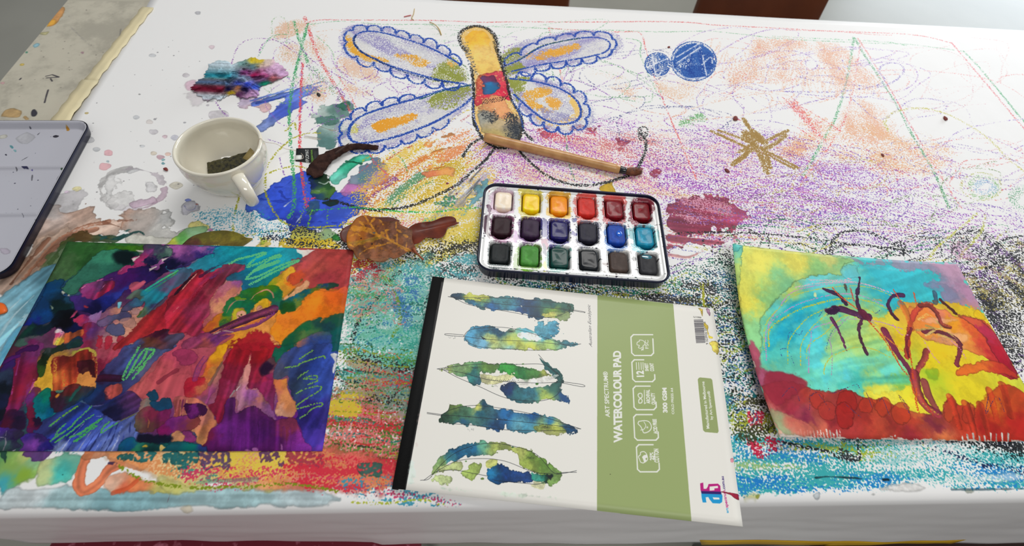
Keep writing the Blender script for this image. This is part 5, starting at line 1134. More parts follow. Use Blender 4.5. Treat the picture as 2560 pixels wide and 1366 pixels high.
TQ = (60,200,214)
rw([(80,20),(1600,130),(2300,1320),(400,1320)], TQ, [
    ((150,60),(120,214,200)),((300,120),(240,232,110)),((600,130),(236,226,110)),((240,380),(240,226,90)),((850,130),(156,206,130)),((450,260),(200,222,110)),((200,550),(190,226,120)),((330,420),(170,220,130)),
    ((260,640),(150,220,150)),((300,800),(130,214,170)),((420,420),(100,216,210)),((700,250),(110,216,220)),((900,200),(90,206,216)),((1100,200),(50,198,212)),((1300,250),(50,200,214)),((1200,340),(40,190,208)),
    ((600,450),(30,180,200)),((500,600),(20,170,196)),((750,400),(50,190,206)),((620,560),(70,200,214)),((430,700),(80,210,200)),((700,650),(90,220,226)),((850,560),(160,220,140)),((950,620),(176,222,120)),((1050,560),(190,222,110)),
    ((850,760),(120,220,180)),((1050,700),(150,222,140)),((700,800),(100,226,226)),((900,830),(100,224,226)),((1150,800),(110,220,200)),((1000,900),(80,206,190)),((600,880),(110,220,190)),((900,940),(120,220,190)),
    ((1250,900),(150,210,90)),((1300,980),(240,226,60)),((1100,960),(232,230,80))], a=1, rough=0, edge=0, smooth=False, warp=7, var=.1, streak=((1,-.25),.12))
# green blooms
rw([(190,60),(900,110),(935,130),(860,160),(850,220),(760,210),(600,250),(480,330),(380,450),(340,560),(350,640),(330,760),(300,700),(230,560),(200,350)],(206,222,110),[((300,140),(240,232,104)),((550,130),(240,230,100)),((850,150),(150,204,130)),((700,190),(150,204,120)),((500,280),(130,206,150)),((260,400),(238,228,90)),((400,380),(150,210,130)),((320,560),(150,220,150)),((300,680),(150,222,150)),((230,300),(232,230,100)),((750,120),(216,214,120))], edge=.35, blur=1)
rw([(120,45),(195,60),(185,130),(190,260),(150,300),(130,140)],(150,206,120),[((150,60),(110,206,190)),((140,200),(190,220,120))], edge=.3)
rw([(120,40),(190,50),(180,75),(125,85)],(96,200,190), edge=.3)
rw([(860,160),(940,150),(970,230),(900,240),(860,220)],(110,210,216), a=.7, edge=.3)
# mauve corner
rw([(930,115),(1050,125),(1570,140),(1640,260),(1720,440),(1620,410),(1520,390),(1500,300),(1400,280),(1480,240),(1430,200),(1200,170),(1050,160),(950,140)],(176,140,172),[((1000,130),(140,160,176)),((1540,180),(206,150,180)),((1300,150),(160,150,176)),((1640,330),(196,134,170)),((1430,290),(110,150,180)),((1560,350),(150,130,160)),((1680,420),(196,130,140))], edge=.1, rough=7, blur=1)
rw([(1400,280),(1500,270),(1590,330),(1580,380),(1510,390),(1480,330)],(130,134,166), a=.6, blur=3)
# yellow and orange ground right
rw([(1060,500),(1180,460),(1220,400),(1300,390),(1520,390),(1720,440),(1860,600),(2300,1320),(1500,1320),(1200,1120),(1030,1000),(1100,970),(1350,900),(1320,820),(1180,700),(1130,620),(1040,560)],(246,210,30),[
    ((1250,450),(238,176,40)),((1150,520),(236,216,60)),((1350,480),(244,150,50)),((1500,440),(246,190,40)),((1650,440),(248,200,20)),((1150,600),(230,180,60)),((1250,620),(248,200,20)),((1500,700),(248,200,20)),((1600,760),(246,206,30)),
    ((1450,800),(246,210,20)),((1460,860),(180,206,40)),((1300,1000),(246,226,50)),((1150,980),(244,230,70)),((1700,1000),(244,214,30)),((1900,900),(240,220,40)),((1960,900),(230,224,60)),((1350,760),(200,206,60)),((1260,760),(180,210,80)),((1090,620),(200,214,90))], edge=.1, rough=6, blur=2)
rw([(1300,420),(1500,430),(1560,470),(1700,490),(1800,560),(1900,720),(1975,880),(1850,860),(1780,760),(1640,700),(1500,650),(1400,640),(1320,560),(1300,480)],(242,130,40),[((1400,480),(240,130,50)),((1560,540),(250,160,20)),((1650,620),(246,150,60)),((1700,560),(232,90,40)),((1780,640),(226,60,50)),((1850,740),(200,30,50)),((1930,840),(180,20,50)),((1550,620),(246,170,110)),((1450,540),(246,150,50)),((1500,470),(240,130,100))], edge=.25)
rw([(1590,470),(1700,490),(1800,560),(1900,720),(1975,880),(1900,860),(1830,740),(1760,620),(1680,540)],(206,40,50),[((1700,520),(220,90,60)),((1850,700),(190,24,50)),((1940,850),(170,16,46)),((1780,600),(190,40,80))], edge=.5, blur=1)
rw([(1600,850),(1620,810),(1720,780),(1790,760),(1860,780),(1975,880),(1860,860),(1760,840),(1700,860),(1620,860)],(236,120,36),[((1700,800),(238,110,40)),((1900,850),(206,60,40))], edge=.3)
rw([(1380,500),(1500,490),(1600,500),(1560,520),(1400,520)],(246,180,150), a=.6, blur=2); rw([(1560,600),(1660,600),(1640,640),(1570,640)],(250,190,140), a=.6, blur=3)
rw([(1720,440),(1760,500),(1700,480)],(244,200,20), rough=2)
rw([(1420,820),(1470,810),(1500,850),(1480,890),(1420,880)],(150,196,40), a=.8, blur=3)
# pale green strokes under the arc
for q, c in [([(780,700),(900,650),(1080,600)],(200,224,110)),([(760,780),(900,720),(1150,660)],(170,220,130)),([(800,640),(950,580),(1080,560)],(180,222,130)),([(700,850),(900,790),(1100,760)],(120,222,190)),([(860,940),(1050,900),(1300,880)],(60,190,176)),([(450,520),(560,420),(700,380),(900,370)],(30,180,204)),([(400,680),(480,560),(600,480)],(20,160,190))]:
    rb(q, 50, c, a=.55, st=.3, dry=.1, edge=0, soft=5)
rb([(1000,160),(1150,175),(1420,190)],26,(90,210,220), a=.6, dry=.6)
# rainbow of wax arcs
for i, (c, x0, y0, xm, ym, x1, y1) in enumerate([((206,150,200),380,770,560,330,1230,350),((196,206,90),370,700,580,350,1250,380),((206,150,200),400,640,620,400,1150,420),((206,206,60),400,680,640,430,1180,440),((206,210,60),520,800,680,480,1100,470),((206,206,80),600,800,720,520,1000,480),((200,150,200),650,850,700,560,1250,560),((206,206,80),640,760,760,600,1060,540),((170,160,180),800,860,800,620,1100,540),((206,206,80),750,860,820,740,1180,740)]):
    P = [(x0, y0),(x0 + 6, y0 - (y0 - ym) * .45),(x0 + (xm - x0) * .45, ym + (y0 - ym) * .22),(xm, ym - 10),((xm * .6 + x1 * .4), min(ym, y1) - 62),(xm * .3 + x1 * .7, min(ym, y1) - 50),(x1, y1)]
    RC.line(E_(P),3.2 if i not in (3,) else 5, c, p=.62)
for q in [[(640,250),(900,250),(900,240),(860,255)],[(560,300),(700,270),(860,260),(990,270),(1200,340)]]: RC.line(E_(q),4,(226,190,200), p=.6)
for q in [[(690,350),(690,335)],[(1070,372),(1110,376)]]: rb(q, 12,(246,240,170), a=.8)
for q in [[(480,740),(470,700),(520,700),(560,800)],[(520,640),(540,580),(600,600),(620,560)],[(720,480),(760,430),(800,440)],[(770,700),(780,640),(810,570),(860,540)],[(1060,440),(1080,460),(1120,430)]]: RC.line(E_(q),1.8,(60,90,150), p=.5)
# red earth
rw([(250,720),(280,650),(320,680),(345,780),(350,820),(440,850),(480,850),(560,860),(640,900),(640,960),(600,1060),(420,1140),(340,1000),(290,880),(260,800)],(170,60,84),[((285,700),(196,80,110)),((300,850),(170,70,90)),((420,900),(150,40,66)),((560,920),(160,44,60)),((360,900),(190,80,120)),((450,1040),(150,30,50)),((620,940),(180,110,100))], blur=3, edge=.1)
rw([(330,960),(460,900),(640,940),(760,970),(900,960),(1000,1000),(1130,1020),(1200,1060),(1350,1110),(1500,1110),(1550,1000),(1640,1060),(1740,1060),(1800,970),(1880,930),(2010,980),(2300,1320),(420,1320),(350,1100)],(170,34,32),[
    ((420,1000),(160,40,50)),((500,1120),(160,34,60)),((700,1030),(180,50,40)),((900,1060),(176,36,30)),((1100,1060),(200,60,30)),((1300,1150),(190,50,40)),((560,1200),(206,110,90)),((440,1180),(220,160,130)),((700,1200),(210,90,70)),((600,1160),(140,20,60)),((900,1240),(190,44,44)),((1100,1180),(206,60,40)),
    ((1450,1180),(130,30,60)),((1600,1150),(166,36,26)),((800,1150),(150,24,34)),((1000,1120),(166,30,26)),((1200,1180),(160,30,30)),((1300,1250),(170,30,50)),((1500,1260),(220,110,70)),((1800,1200),(170,20,26)),((1900,1050),(190,60,30)),((2000,1200),(180,24,30)),((1700,1250),(200,50,40)),((1800,1020),(226,110,30)),((480,1240),(230,190,170)),((1350,1090),(210,90,50))], streak=((1,-1),.15), blur=1, edge=.3)
for cx, cy, rx, ry, c in [(900,1040,70,80,(172,30,24)),(700,1030,50,60,(180,50,40)),(1020,1060,60,60,(190,50,30)),(1130,1070,50,70,(190,56,30)),(1560,1080,40,90,(190,70,36)),(1680,1110,40,70,(190,60,36)),(760,1100,60,60,(186,54,44)),(870,1130,60,90,(176,30,26)),(1250,1110,60,70,(196,60,30))]:
    rw(ell(cx, cy, rx, ry, .1,9), c, a=.75, edge=.4)
rw([(380,860),(440,850),(560,870),(640,920),(560,990),(420,1060),(350,950)],(150,34,56), a=.7, blur=2)
for i, (x, y) in enumerate([(1560,1000),(1660,1050),(1800,960),(1880,930),(1750,1050)]):
    rb([(x, y),(x + 30, y + 90),(x + 60, y + 200)],46,(190,54,30), a=.7, dry=.25, st=.5, taper=.3)
for k in range(26):
    x = 480 + k * 22 if k < 17 else 1640 + (k - 17) * 36; y = 1278 if k < 17 else 1290
    for j in range(2): rb([(x + RR.uniform(-6,6), y - RR.uniform(15,55)),(x + 4, y + 2)], RR.uniform(5,9),(240,232,222), a=.9, dry=.3, rough=1)
rw([(400,1270),(470,1262),(700,1276),(1000,1284),(1150,1284),(1200,1262),(1260,1280),(2200,1300),(2200,1330),(400,1330)],(236,226,214), rough=3)
rw([(330,930),(350,1060),(420,1280),(400,1290),(300,980)],(130,214,180), rough=2); rw([(370,1100),(480,1120),(640,1200),(640,1260),(480,1262),(400,1200)],(206,150,120),[((420,1230),(150,180,130)),((560,1220),(214,110,90))], a=.8, blur=2)
rb([(296,780),(304,810)],10,(240,220,200), dry=.2)
# tree
PL = (92,26,66)
for q, w, c, k in [([(1140,570),(1180,640),(1230,720),(1290,800),(1330,870)],46,(110,30,70), {}),([(1330,880),(1370,800),(1400,740),(1410,700)],44,(150,50,60), {}),([(1340,850),(1360,960),(1400,1050),(1480,1110)],70,(150,50,60), dict(st=.6)),([(1400,900),(1430,1000),(1480,1090)],50,(130,40,66), dict(a=.8)),
                   ([(1290,740),(1290,620),(1310,500),(1360,420),(1430,400)],40,(170,50,40), {}),([(1240,400),(1280,470),(1310,560)],50,(220,90,40), dict(a=.6, dry=.3)),([(1360,410),(1430,420),(1480,480),(1500,530),(1545,545)],34,(140,50,44), {}),
                   ([(1390,580),(1480,580),(1560,610),(1610,660),(1610,720),(1595,790)],38,(120,36,66), dict(dry=.15)),([(1490,380),(1540,420),(1585,465)],30,(96,30,40), {}),([(1450,330),(1460,370),(1455,395)],32,(70,80,110), dict(a=.75)),([(1250,345),(1190,350),(1160,390),(1170,440),(1215,495)],30,(70,14,60), dict(dry=.1)),
                   ([(975,230),(965,290),(960,360),(975,430),(1010,470)],20,(60,14,60), {}),([(740,305),(800,325),(850,350),(890,400)],30,(60,14,60), dict(dry=.2)),([(770,445),(840,430),(920,450),(1000,480),(1040,480)],44,(70,14,66), {}),([(880,280),(892,325)],22,(110,90,80), dict(taper=.6)),
                   ([(800,490),(830,540),(870,620),(897,700)],20,(90,24,80), dict(taper=.4)),([(1005,480),(980,540),(985,600),(1010,670),(1035,725)],28,(96,30,80), dict(taper=.3)),([(1000,460),(1030,490)],60,(130,30,66), {}),([(1310,560),(1280,640),(1300,740)],30,(150,40,60), {})]:
    rb(q, w * .78, c, **{**dict(a=.9, st=.45, rough=2, edge=.2, dry=.12), **k})
rw([(760,440),(800,425),(860,430),(840,470),(780,475)],(50,6,56), rough=3)
for q, c in [([(1040,510),(1150,640),(1250,800),(1310,880),(1340,1000),(1360,1100)],(214,80,40)),([(1300,700),(1320,780),(1330,880)],(220,80,30)),([(1350,940),(1350,1060),(1360,1100)],(226,96,30)),([(1380,1000),(1430,1080),(1450,1120)],(206,60,50)),([(800,300),(850,350),(960,430)],(230,90,40)),([(915,300),(940,380)],(206,80,60)),([(1190,310),(1240,390)],(220,80,50)),([(1320,330),(1335,400)],(220,90,50)),([(1120,590),(1260,700)],(230,140,50))]:
    RC.line(E_(q),4, c, p=.75)
for q in [[(1350,500),(1420,470),(1500,560),(1400,540)],[(1400,600),(1500,560),(1600,640),(1480,600)],[(1340,570),(1440,560)]]: rb(q, 12,(250,220,120), a=.8, dry=.55)
rw([(1390,610),(1500,600),(1560,640),(1480,650),(1400,650)],(226,150,120), a=.6, dry=.2, rough=6)
for q in [[(1390,640),(1440,720),(1490,780)],[(1560,640),(1620,700),(1650,760)],[(1180,520),(1240,590),(1300,600)]]: RC.line(E_(q),3.5,(226,150,190), p=.55)
for q in [[(455,1020),(520,950),(560,960),(580,1040)],[(640,1100),(660,900),(650,1000)],[(660,1000),(700,980),(780,1100),(760,1090)],[(770,920),(790,980),(860,960),(960,920),(980,940)],[(1010,960),(1030,980),(1060,1080)],[(1230,980),(1270,1030),(1300,1110),(1240,1000)],[(1110,1030),(1130,1010),(1170,1120)],[(1800,990),(1790,1110),(1850,1000),(1900,1100)],[(880,1050),(980,1140)]]:
    RC.line(E_(q),1.8,(90,50,90), p=.55)
IMG_RIGHT = RC.image('tree_painting')
# ---------------------------------------------------------------- cover of the pad
PQUAD = [(1083,692),(1783,772),(1855,1318),(982,1222)]
DC = sheet_canvas(1560,1092, PQUAD, (246,243,234))
DC.gs = .8
G_ = fr(2.315,960,680); K_ = fr(2.2023,1460,720)
DC.fill([(1083,692),(1111,695),(1014,1226),(982,1222)],(24,24,24))
DC.wash([(1084,694),(1110,697),(1014,1224),(984,1220)],(30,30,30), a=.6, rough=0, edge=0, var=.5, smooth=False)
DC.fill([(1494,739),(1683,761),(1728,1304),(1493,1278)],(163,179,117))


def gw(pts, col, cols=None, f=G_, **k):
    if cols: k['cols'] = [(f([q])[0], c) for q, c in cols]
    k.setdefault('rough', 4); k.setdefault('edge', .35); k.setdefault('edgew', 1.6); k.setdefault('var', .5); k.setdefault('warp', 3); k.setdefault('soft', .6); DC.wash(f(pts), col, **k)


def ink(pts, w=1.1, f=G_, col=(30,34,40)): DC.line(f(pts), w, col, p=.95, grain=0, a=.85)


TEAL, DBL, LGR, GRN2 = (40,110,130),(10,60,110),(190,196,90),(90,150,60)
# leaf one
gw([(400,130),(500,140),(640,145),(740,150),(765,165),(770,152),(850,155),(950,170),(1060,185),(1090,195),(1085,240),(1050,250),(930,265),(880,290),(850,265),(760,240),(700,235),(640,225),(540,205),(450,165),(400,150)],(30,96,140),
   [((420,140),(16,60,90)),((520,150),(160,180,80)),((580,160),(120,160,80)),((520,190),(30,110,150)),((700,170),(60,140,150)),((620,205),(20,90,150)),((740,200),(50,130,160)),((820,180),(16,60,110)),((960,190),(20,80,80)),((880,270),(10,60,100)),((1050,200),(30,80,70)),((980,240),(120,160,60)),((780,230),(14,60,120))])
gw([(490,118),(520,128),(600,142),(600,160),(500,165),(440,150)],(186,190,84), edge=.2)
gw([(930,240),(1060,240),(1055,285),(1030,285),(1000,262),(935,262)],(140,160,70),[((950,250),(214,210,110)),((1040,270),(120,140,90))])
gw([(870,255),(920,260),(925,275),(885,292)],(14,64,90)); gw([(1060,185),(1090,195),(1088,235),(1062,240)],(36,84,66))
ink([(370,145),(450,150),(600,150),(800,160),(1000,180),(1060,190),(1090,225)]); ink([(370,145),(450,160),(600,180),(800,200),(1000,215),(1160,238)]); ink([(400,150),(500,195),(700,230),(900,265),(1000,260),(1070,230)]); ink([(1090,222),(1160,234),(1160,240)])
# leaf two
gw([(465,380),(490,340),(540,325),(640,325),(700,345),(800,335),(870,360),(880,350),(900,360),(970,385),(1050,410),(1130,425),(1125,435),(1050,440),(960,460),(880,460),(760,450),(660,445),(560,440),(500,420),(470,400)],(60,140,180),
   [((500,380),(70,150,190)),((580,345),(30,110,150)),((660,345),(10,60,90)),((620,400),(190,200,110)),((720,400),(180,190,80)),((560,420),(100,160,190)),((860,440),(190,196,80)),((960,440),(160,190,100)),((1080,425),(70,150,170)),((830,345),(80,160,180)),((940,370),(90,170,190)),((720,435),(140,190,180)),((780,420),(180,190,80))])
gw([(870,335),(890,320),(905,330),(900,305),(990,295),(1005,325),(1025,345),(1020,365),(960,390),(910,370),(885,350)],(76,160,190),[((930,320),(90,180,206)),((1000,350),(50,130,160))], rough=6)
gw([(800,360),(860,365),(920,385),(900,405),(830,395),(780,375)],(248,246,238), edge=0, rough=3)
ink([(460,378),(490,345),(560,330),(680,325),(800,345),(900,375),(1000,410),(1060,432),(1140,422)]); ink([(460,378),(560,392),(700,402),(860,408),(1000,422),(1130,425)]); ink([(465,385),(490,415),(560,440),(700,450),(880,460),(1000,455),(1030,445)]); ink([(460,380),(362,372),(362,363),(460,370)])
for k in range(14): ink([(735,350),(735 + 26 * math.cos(k * .45),348 + 12 * math.sin(k * .45))],.8)
for k in range(9): ink([(560,378),(575 + k * 2,395 + 4 * math.sin(k))],.8)
# leaf three
gw([(330,565),(420,545),(500,530),(600,535),(655,545),(650,575),(600,590),(560,590),(565,620),(560,660),(520,655),(470,620),(430,600),(360,580)],(110,150,80),[((350,570),(170,190,110)),((450,560),(130,170,110)),((520,630),(40,130,130)),((600,560),(100,150,60)),((550,645),(40,90,110)),((480,560),(110,160,90)),((520,580),(30,100,100))])
gw([(560,600),(640,600),(760,590),(770,610),(700,640),(580,655)],(206,204,150), edge=.2)
gw([(665,560),(700,540),(800,550),(880,570),(950,590),(960,610),(880,615),(820,635),(780,630),(760,600),(700,590),(670,585)],(50,140,50),[((720,570),(40,150,50)),((800,580),(30,110,50)),((930,600),(150,160,70)),((860,600),(60,120,50))])
gw([(890,480),(920,505),(960,540),(1000,580),(1030,620),(1030,690),(1060,720),(1080,765),(1020,750),(990,740),(940,745),(860,760),(740,745),(700,700),(680,670),(770,655),(780,685),(850,680),(950,670),(1000,640),(980,600),(900,530)],(30,90,110),[((920,520),(20,80,80)),((980,580),(26,80,80)),((720,680),(10,40,90)),((780,720),(30,90,100)),((850,710),(40,110,130)),((1000,640),(30,84,80)),((1050,740),(20,60,110)),((930,735),(160,180,80)),((960,650),(40,90,80))])
gw([(780,660),(900,655),(1000,620),(1000,600),(870,625),(790,640)],(247,245,236), edge=0, rough=2, a=.7)
ink([(306,568),(400,555),(550,540),(750,542),(900,540),(960,560),(1010,600),(1030,640)]); ink([(306,568),(450,590),(600,630),(750,645),(900,650),(1030,645)]); ink([(340,572),(430,620),(550,670),(700,735),(850,755),(950,745),(1010,710),(1030,650)]); ink([(1030,642),(1150,660),(1148,672),(1032,650)]); ink([(895,485),(960,560),(1005,600)])
for k in range(18): ink([(620 + k * 8,636 + k * .5),(626 + k * 8,626 + (k % 3) * 6)],.8)
# leaf four
gw([(325,830),(360,800),(375,760),(430,780),(515,785),(530,770),(570,750),(600,785),(680,800),(800,815),(880,825),(960,850),(1050,880),(1110,895),(1105,940),(1020,935),(960,930),(880,915),(880,930),(820,935),(720,925),(700,895),(695,920),(605,920),(590,895),(500,890),(480,905),(420,885),(360,885),(325,870)],(24,90,140),
   [((345,840),(30,70,50)),((400,780),(120,150,70)),((420,840),(50,100,70)),((450,870),(30,80,110)),((570,780),(14,60,90)),((540,800),(190,190,90)),((560,830),(20,80,100)),((700,830),(20,90,150)),((640,900),(16,60,110)),((780,900),(90,160,180)),((850,830),(10,70,130)),((960,880),(40,110,150)),((1000,920),(190,196,90)),((1080,910),(14,64,110)),((800,920),(60,140,170)),((480,830),(60,110,80)),((930,900),(120,160,110))])
gw([(900,900),(1000,895),(1060,920),(1040,945),(960,940),(880,915)],(180,190,90), edge=.3, a=.8); gw([(700,890),(712,900),(705,925)],(246,244,236), edge=0, rough=1)
ink([(248,820),(330,832)]); ink([(248,826),(330,838)]); ink([(330,835),(400,800),(520,780),(700,800),(900,840),(1140,916)]); ink([(330,835),(500,845),(700,865),(900,885),(1140,916)]); ink([(330,840),(360,880),(500,892),(700,920),(900,925),(1060,925)])
# leaf five
gw([(270,1180),(300,1120),(350,1060),(400,1030),(540,990),(560,985),(620,1000),(700,1000),(800,1020),(850,1035),(900,1070),(960,1120),(1020,1170),(1020,1200),(960,1240),(940,1210),(880,1160),(820,1150),(780,1120),(760,1060),(700,1040),(660,1035),(600,1070),(540,1060),(450,1080),(380,1110),(310,1160)],(120,160,80),
   [((290,1170),(160,190,110)),((420,1050),(14,84,130)),((380,1090),(50,130,150)),((500,1030),(20,90,130)),((570,1000),(90,160,130)),((640,1020),(170,186,90)),((780,1040),(170,180,90)),((860,1060),(120,160,60)),((840,1110),(150,170,70)),((940,1110),(110,160,60)),((990,1190),(120,160,80)),((330,1110),(130,170,100))])
gw([(276,1190),(330,1165),(380,1190),(380,1225),(340,1232),(290,1215)],(190,206,140), edge=.3)
gw([(440,1160),(500,1130),(540,1112),(570,1120),(570,1150),(540,1190),(510,1210),(450,1180)],(160,186,90), edge=.35)
gw([(310,1160),(360,1120),(440,1110),(440,1150),(380,1160)],(186,200,130), edge=.3)
gw([(600,1160),(630,1130),(680,1118),(720,1140),(790,1160),(850,1170),(850,1210),(780,1212),(700,1210),(660,1222),(610,1195)],(6,70,130),[((620,1170),(20,110,160)),((690,1140),(6,50,110)),((700,1190),(8,50,120)),((800,1185),(20,60,130)),((645,1200),(4,60,110))], edge=.5)
gw([(850,1165),(930,1170),(975,1180),(950,1215),(900,1230),(850,1210)],(50,130,110),[((960,1190),(20,60,50)),((880,1190),(50,150,130))])
gw([(600,1100),(650,1095),(640,1120),(605,1130)],(196,200,110), edge=.2); gw([(860,1230),(940,1225),(920,1255),(870,1250)],(206,206,140), edge=.1, a=.6)
ink([(210,1208),(260,1200),(310,1140),(400,1060),(520,1010),(620,998),(740,1012),(880,1060),(980,1165),(1040,1170),(1115,1155)]); ink([(1115,1165),(1050,1165),(1000,1172)]); ink([(230,1208),(300,1160),(420,1100),(560,1085),(700,1100),(860,1160),(980,1175)]); ink([(300,1160),(400,1150),(520,1170),(600,1185)]); ink([(640,1210),(800,1225),(900,1230),(980,1190)])
for k in range(14): ink([(975,1180),(940 + k * 2,1182 + 2.2 * k)],.9)
for q, r, c in [((997,265),3, GRN2),((443,776),3.5, GRN2),((805,540),3, GRN2),((885,655),4,(60,130,40)),((880,625),2, GRN2),((627,668),2,(90,150,60)),((745,1020),2.5,(40,110,60)),((475,1100),2.5,(90,150,60)),((655,1052),2.5,(120,160,60)),((570,1200),4,(110,150,50)),((872,405),2, GRN2),((742,322),1,(30,40,60)),((740,660),1.2,(90,110,60))]:
    x, y = G_([q])[0]; DC.spots([(x, y, r)], r, c, rough=.3)
gw([(792,198),(800,200),(797,208)],(240,240,230), edge=0, rough=.5); gw([(650,855),(662,857),(655,866)],(240,240,230), edge=0, rough=.5)
for cx, cy in [(545,155),(690,178),(600,345),(530,560),(830,570),(700,860),(940,905),(490,1025),(850,1080)]:
    for k in range(7): ink([(cx + RR.uniform(-30,30), cy + RR.uniform(-8,8)),(cx + RR.uniform(-30,30), cy + RR.uniform(-8,8))],.5)
for cx, cy in [(545,158),(500,920),(930,905),(640,665),(1010,425),(390,235 + 150)]:
    for k in range(12): x, y = G_([(cx + RR.uniform(-22,22), cy + RR.uniform(-7,7))])[0]; DC.spots([(x, y, .5)],.5,(30,40,50), rough=0)
# smudges and faint stains
gw([(180,1000),(200,820),(215,830),(195,1000)],(226,196,190), a=.25, blur=2, edge=0); gw([(140,1120),(170,1090),(175,1180),(150,1240)],(190,220,206), a=.4, blur=2, edge=0); gw([(330,1255),(800,1290),(1000,1310),(800,1300)],(200,226,200), a=.5, blur=2, edge=0)
# lettering
DC.text('Australian Eucalyptic', G_([(1205,442)])[0], G_([(1194,192)])[0], G_([(1187,440)])[0],(60,60,64), shear=.45, bold=-.008)
WHT = (244,244,236)
DC.text('ART SPECTRUM®', K_([(143,720)])[0], K_([(130,468)])[0], K_([(119,719)])[0], WHT, bold=.022)
DC.text('WATERCOLOUR PAD', K_([(210,858)])[0], K_([(202,352)])[0], K_([(166,860)])[0], WHT, bold=.045)
DC.text('300 GSM', K_([(459,695)])[0], K_([(454,557)])[0], K_([(436,696)])[0], WHT, bold=.045)
DC.text('COLD PRESS A4', K_([(497,703)])[0], K_([(490,558)])[0], K_([(484,704)])[0], WHT, bold=.022)
BOXES = [(288,870,408,1018),(273,705,403,845),(270,548,392,678),(263,402,385,523),(258,262,378,378)]
for i, (x0, y0, x1, y1) in enumerate(BOXES):
    r = 14; sh = (y1 - 300) * 0.0; t = 8
    L_ = lambda x, y: (x + (y - y0) * .05, y)
    q = [L_(x1 - 28, y0), L_(x0 + r, y0), L_(x0, y0 + r), L_(x0, y1 - r), L_(x0 + r, y1), L_(x1 - r, y1), L_(x1, y1 - r), L_(x1, y0 + (y1 - y0) * .68)]
    if i == 3: q = [L_(x1 - 56, y0)] + q[1:]
    if i == 4: q = [L_(x1, y0)] + q[1:]; q[-1] = L_(x1, y0 + (y1 - y0) * .2)
    for a_, b_ in zip(q, q[1:]): DC.line(K_([a_, b_]),3.2, WHT, p=1, grain=0, smooth=False)
WL = dict(p=1, grain=0)
DC.text('25%', K_([(386,955)])[0], K_([(384,912)])[0], K_([(364,956)])[0], WHT, bold=.045); DC.text('COTTON', K_([(414,968)])[0], K_([(409,893)])[0], K_([(389,968)])[0], WHT, bold=.045)
DC.text('ACID FREE', K_([(405,812)])[0], K_([(398,730)])[0], K_([(385,812)])[0], WHT, bold=.045)
DC.text('ARCHIVAL', K_([(365,645)])[0], K_([(361,568)])[0], K_([(345,645)])[0], WHT, bold=.045); DC.text('QUALITY', K_([(393,650)])[0], K_([(389,585)])[0], K_([(373,650)])[0], WHT, bold=.045)
DC.text('12', K_([(330,497)])[0], K_([(327,462)])[0], K_([(292,498)])[0], WHT, bold=.045); DC.text('SHEET', K_([(356,465)])[0], K_([(352,421)])[0], K_([(338,465)])[0], WHT, bold=.045); DC.text('COUNT', K_([(386,466)])[0], K_([(382,421)])[0], K_([(366,466)])[0], WHT, bold=.045)
for x in (290,303,316,327): DC.line(K_([(x, 456),(x - 2,417)]),1.8, WHT, smooth=False, **WL)
DC.text('FSC', K_([(356,340)])[0], K_([(354,292)])[0], K_([(338,341)])[0], WHT, bold=.01)
DC.line(K_([(326,348),(326,330),(312,338),(300,334),(305,322),(292,318),(294,304),(304,300),(306,292),(322,294),(334,304),(334,318),(326,322),(326,332)]),1.7, WHT, **WL); DC.line(K_([(316,346),(324,340),(318,350)]),1.5, WHT, **WL)
DC.line(K_([(302,640),(302,625),(312,615),(320,607),(318,590),(306,588),(298,596),(302,608),(312,616),(320,625),(318,638),(308,642),(302,640)]),2.4, WHT, **WL); DC.line(K_([(333,645),(332,570)]),1.8, WHT, **WL); DC.line(K_([(333,645),(340,640)]),1.8, WHT, **WL)
DC.line(K_([(302,742),(298,755),(312,770),(322,790),(330,805),(352,800),(368,785),(370,765),(358,745),(335,738),(302,742)]),2.2, WHT, **WL); DC.line(K_([(312,790),(330,785),(340,765),(330,745)]),1.6, WHT, **WL); DC.spots([K_([(348,775)])[0] + (2.4,)],2.4, WHT, rough=0, squash=1, edge=0)
DC.line(K_([(325,970),(312,965),(306,950),(300,935),(310,925),(312,912),(330,908),(342,918),(348,932),(350,950),(340,962),(325,970)]),2, WHT, **WL); DC.fill(K_([(332,968),(345,960),(338,946),(350,940),(345,925),(330,928),(320,938),(326,950)]), WHT)
# green rounded label
q = [(632,503),(640,500),(698,506),(706,514),(740,798),(734,808),(666,802),(655,792),(626,512)]
DC.fill(K_(q),(158,172,112))
DC.text('Manufactured in Melbourne', K_([(690,782)])[0], K_([(662,522)])[0], K_([(674,784)])[0], WHT, bold=.022); DC.text('by Art Spectrum®', K_([(709,733)])[0], K_([(692,575)])[0], K_([(695,735)])[0], WHT, bold=.022)
# bar code
RB = random.Random(3); y = 178.0
while y < 306:
    h = RB.uniform(1.2,4.2); x0 = 604 + (y - 178) * .1; x1 = 655 + (y - 178) * .1
    DC.fill(K_([(x0, y),(x1, y - 1.5),(x1 + .2, y + h - 1.5),(x0 + .2, y + h)]),(40,36,50)); y += h + RB.uniform(1.2,3.2)
DC.text('666171', K_([(645,163)])[0], K_([(603,158)])[0], K_([(644,172)])[0],(60,60,60), bold=.01)
DC.text('9 323926 055063', K_([(684,316)])[0], K_([(668,190)])[0], K_([(672,317)])[0],(60,60,60), bold=.005)
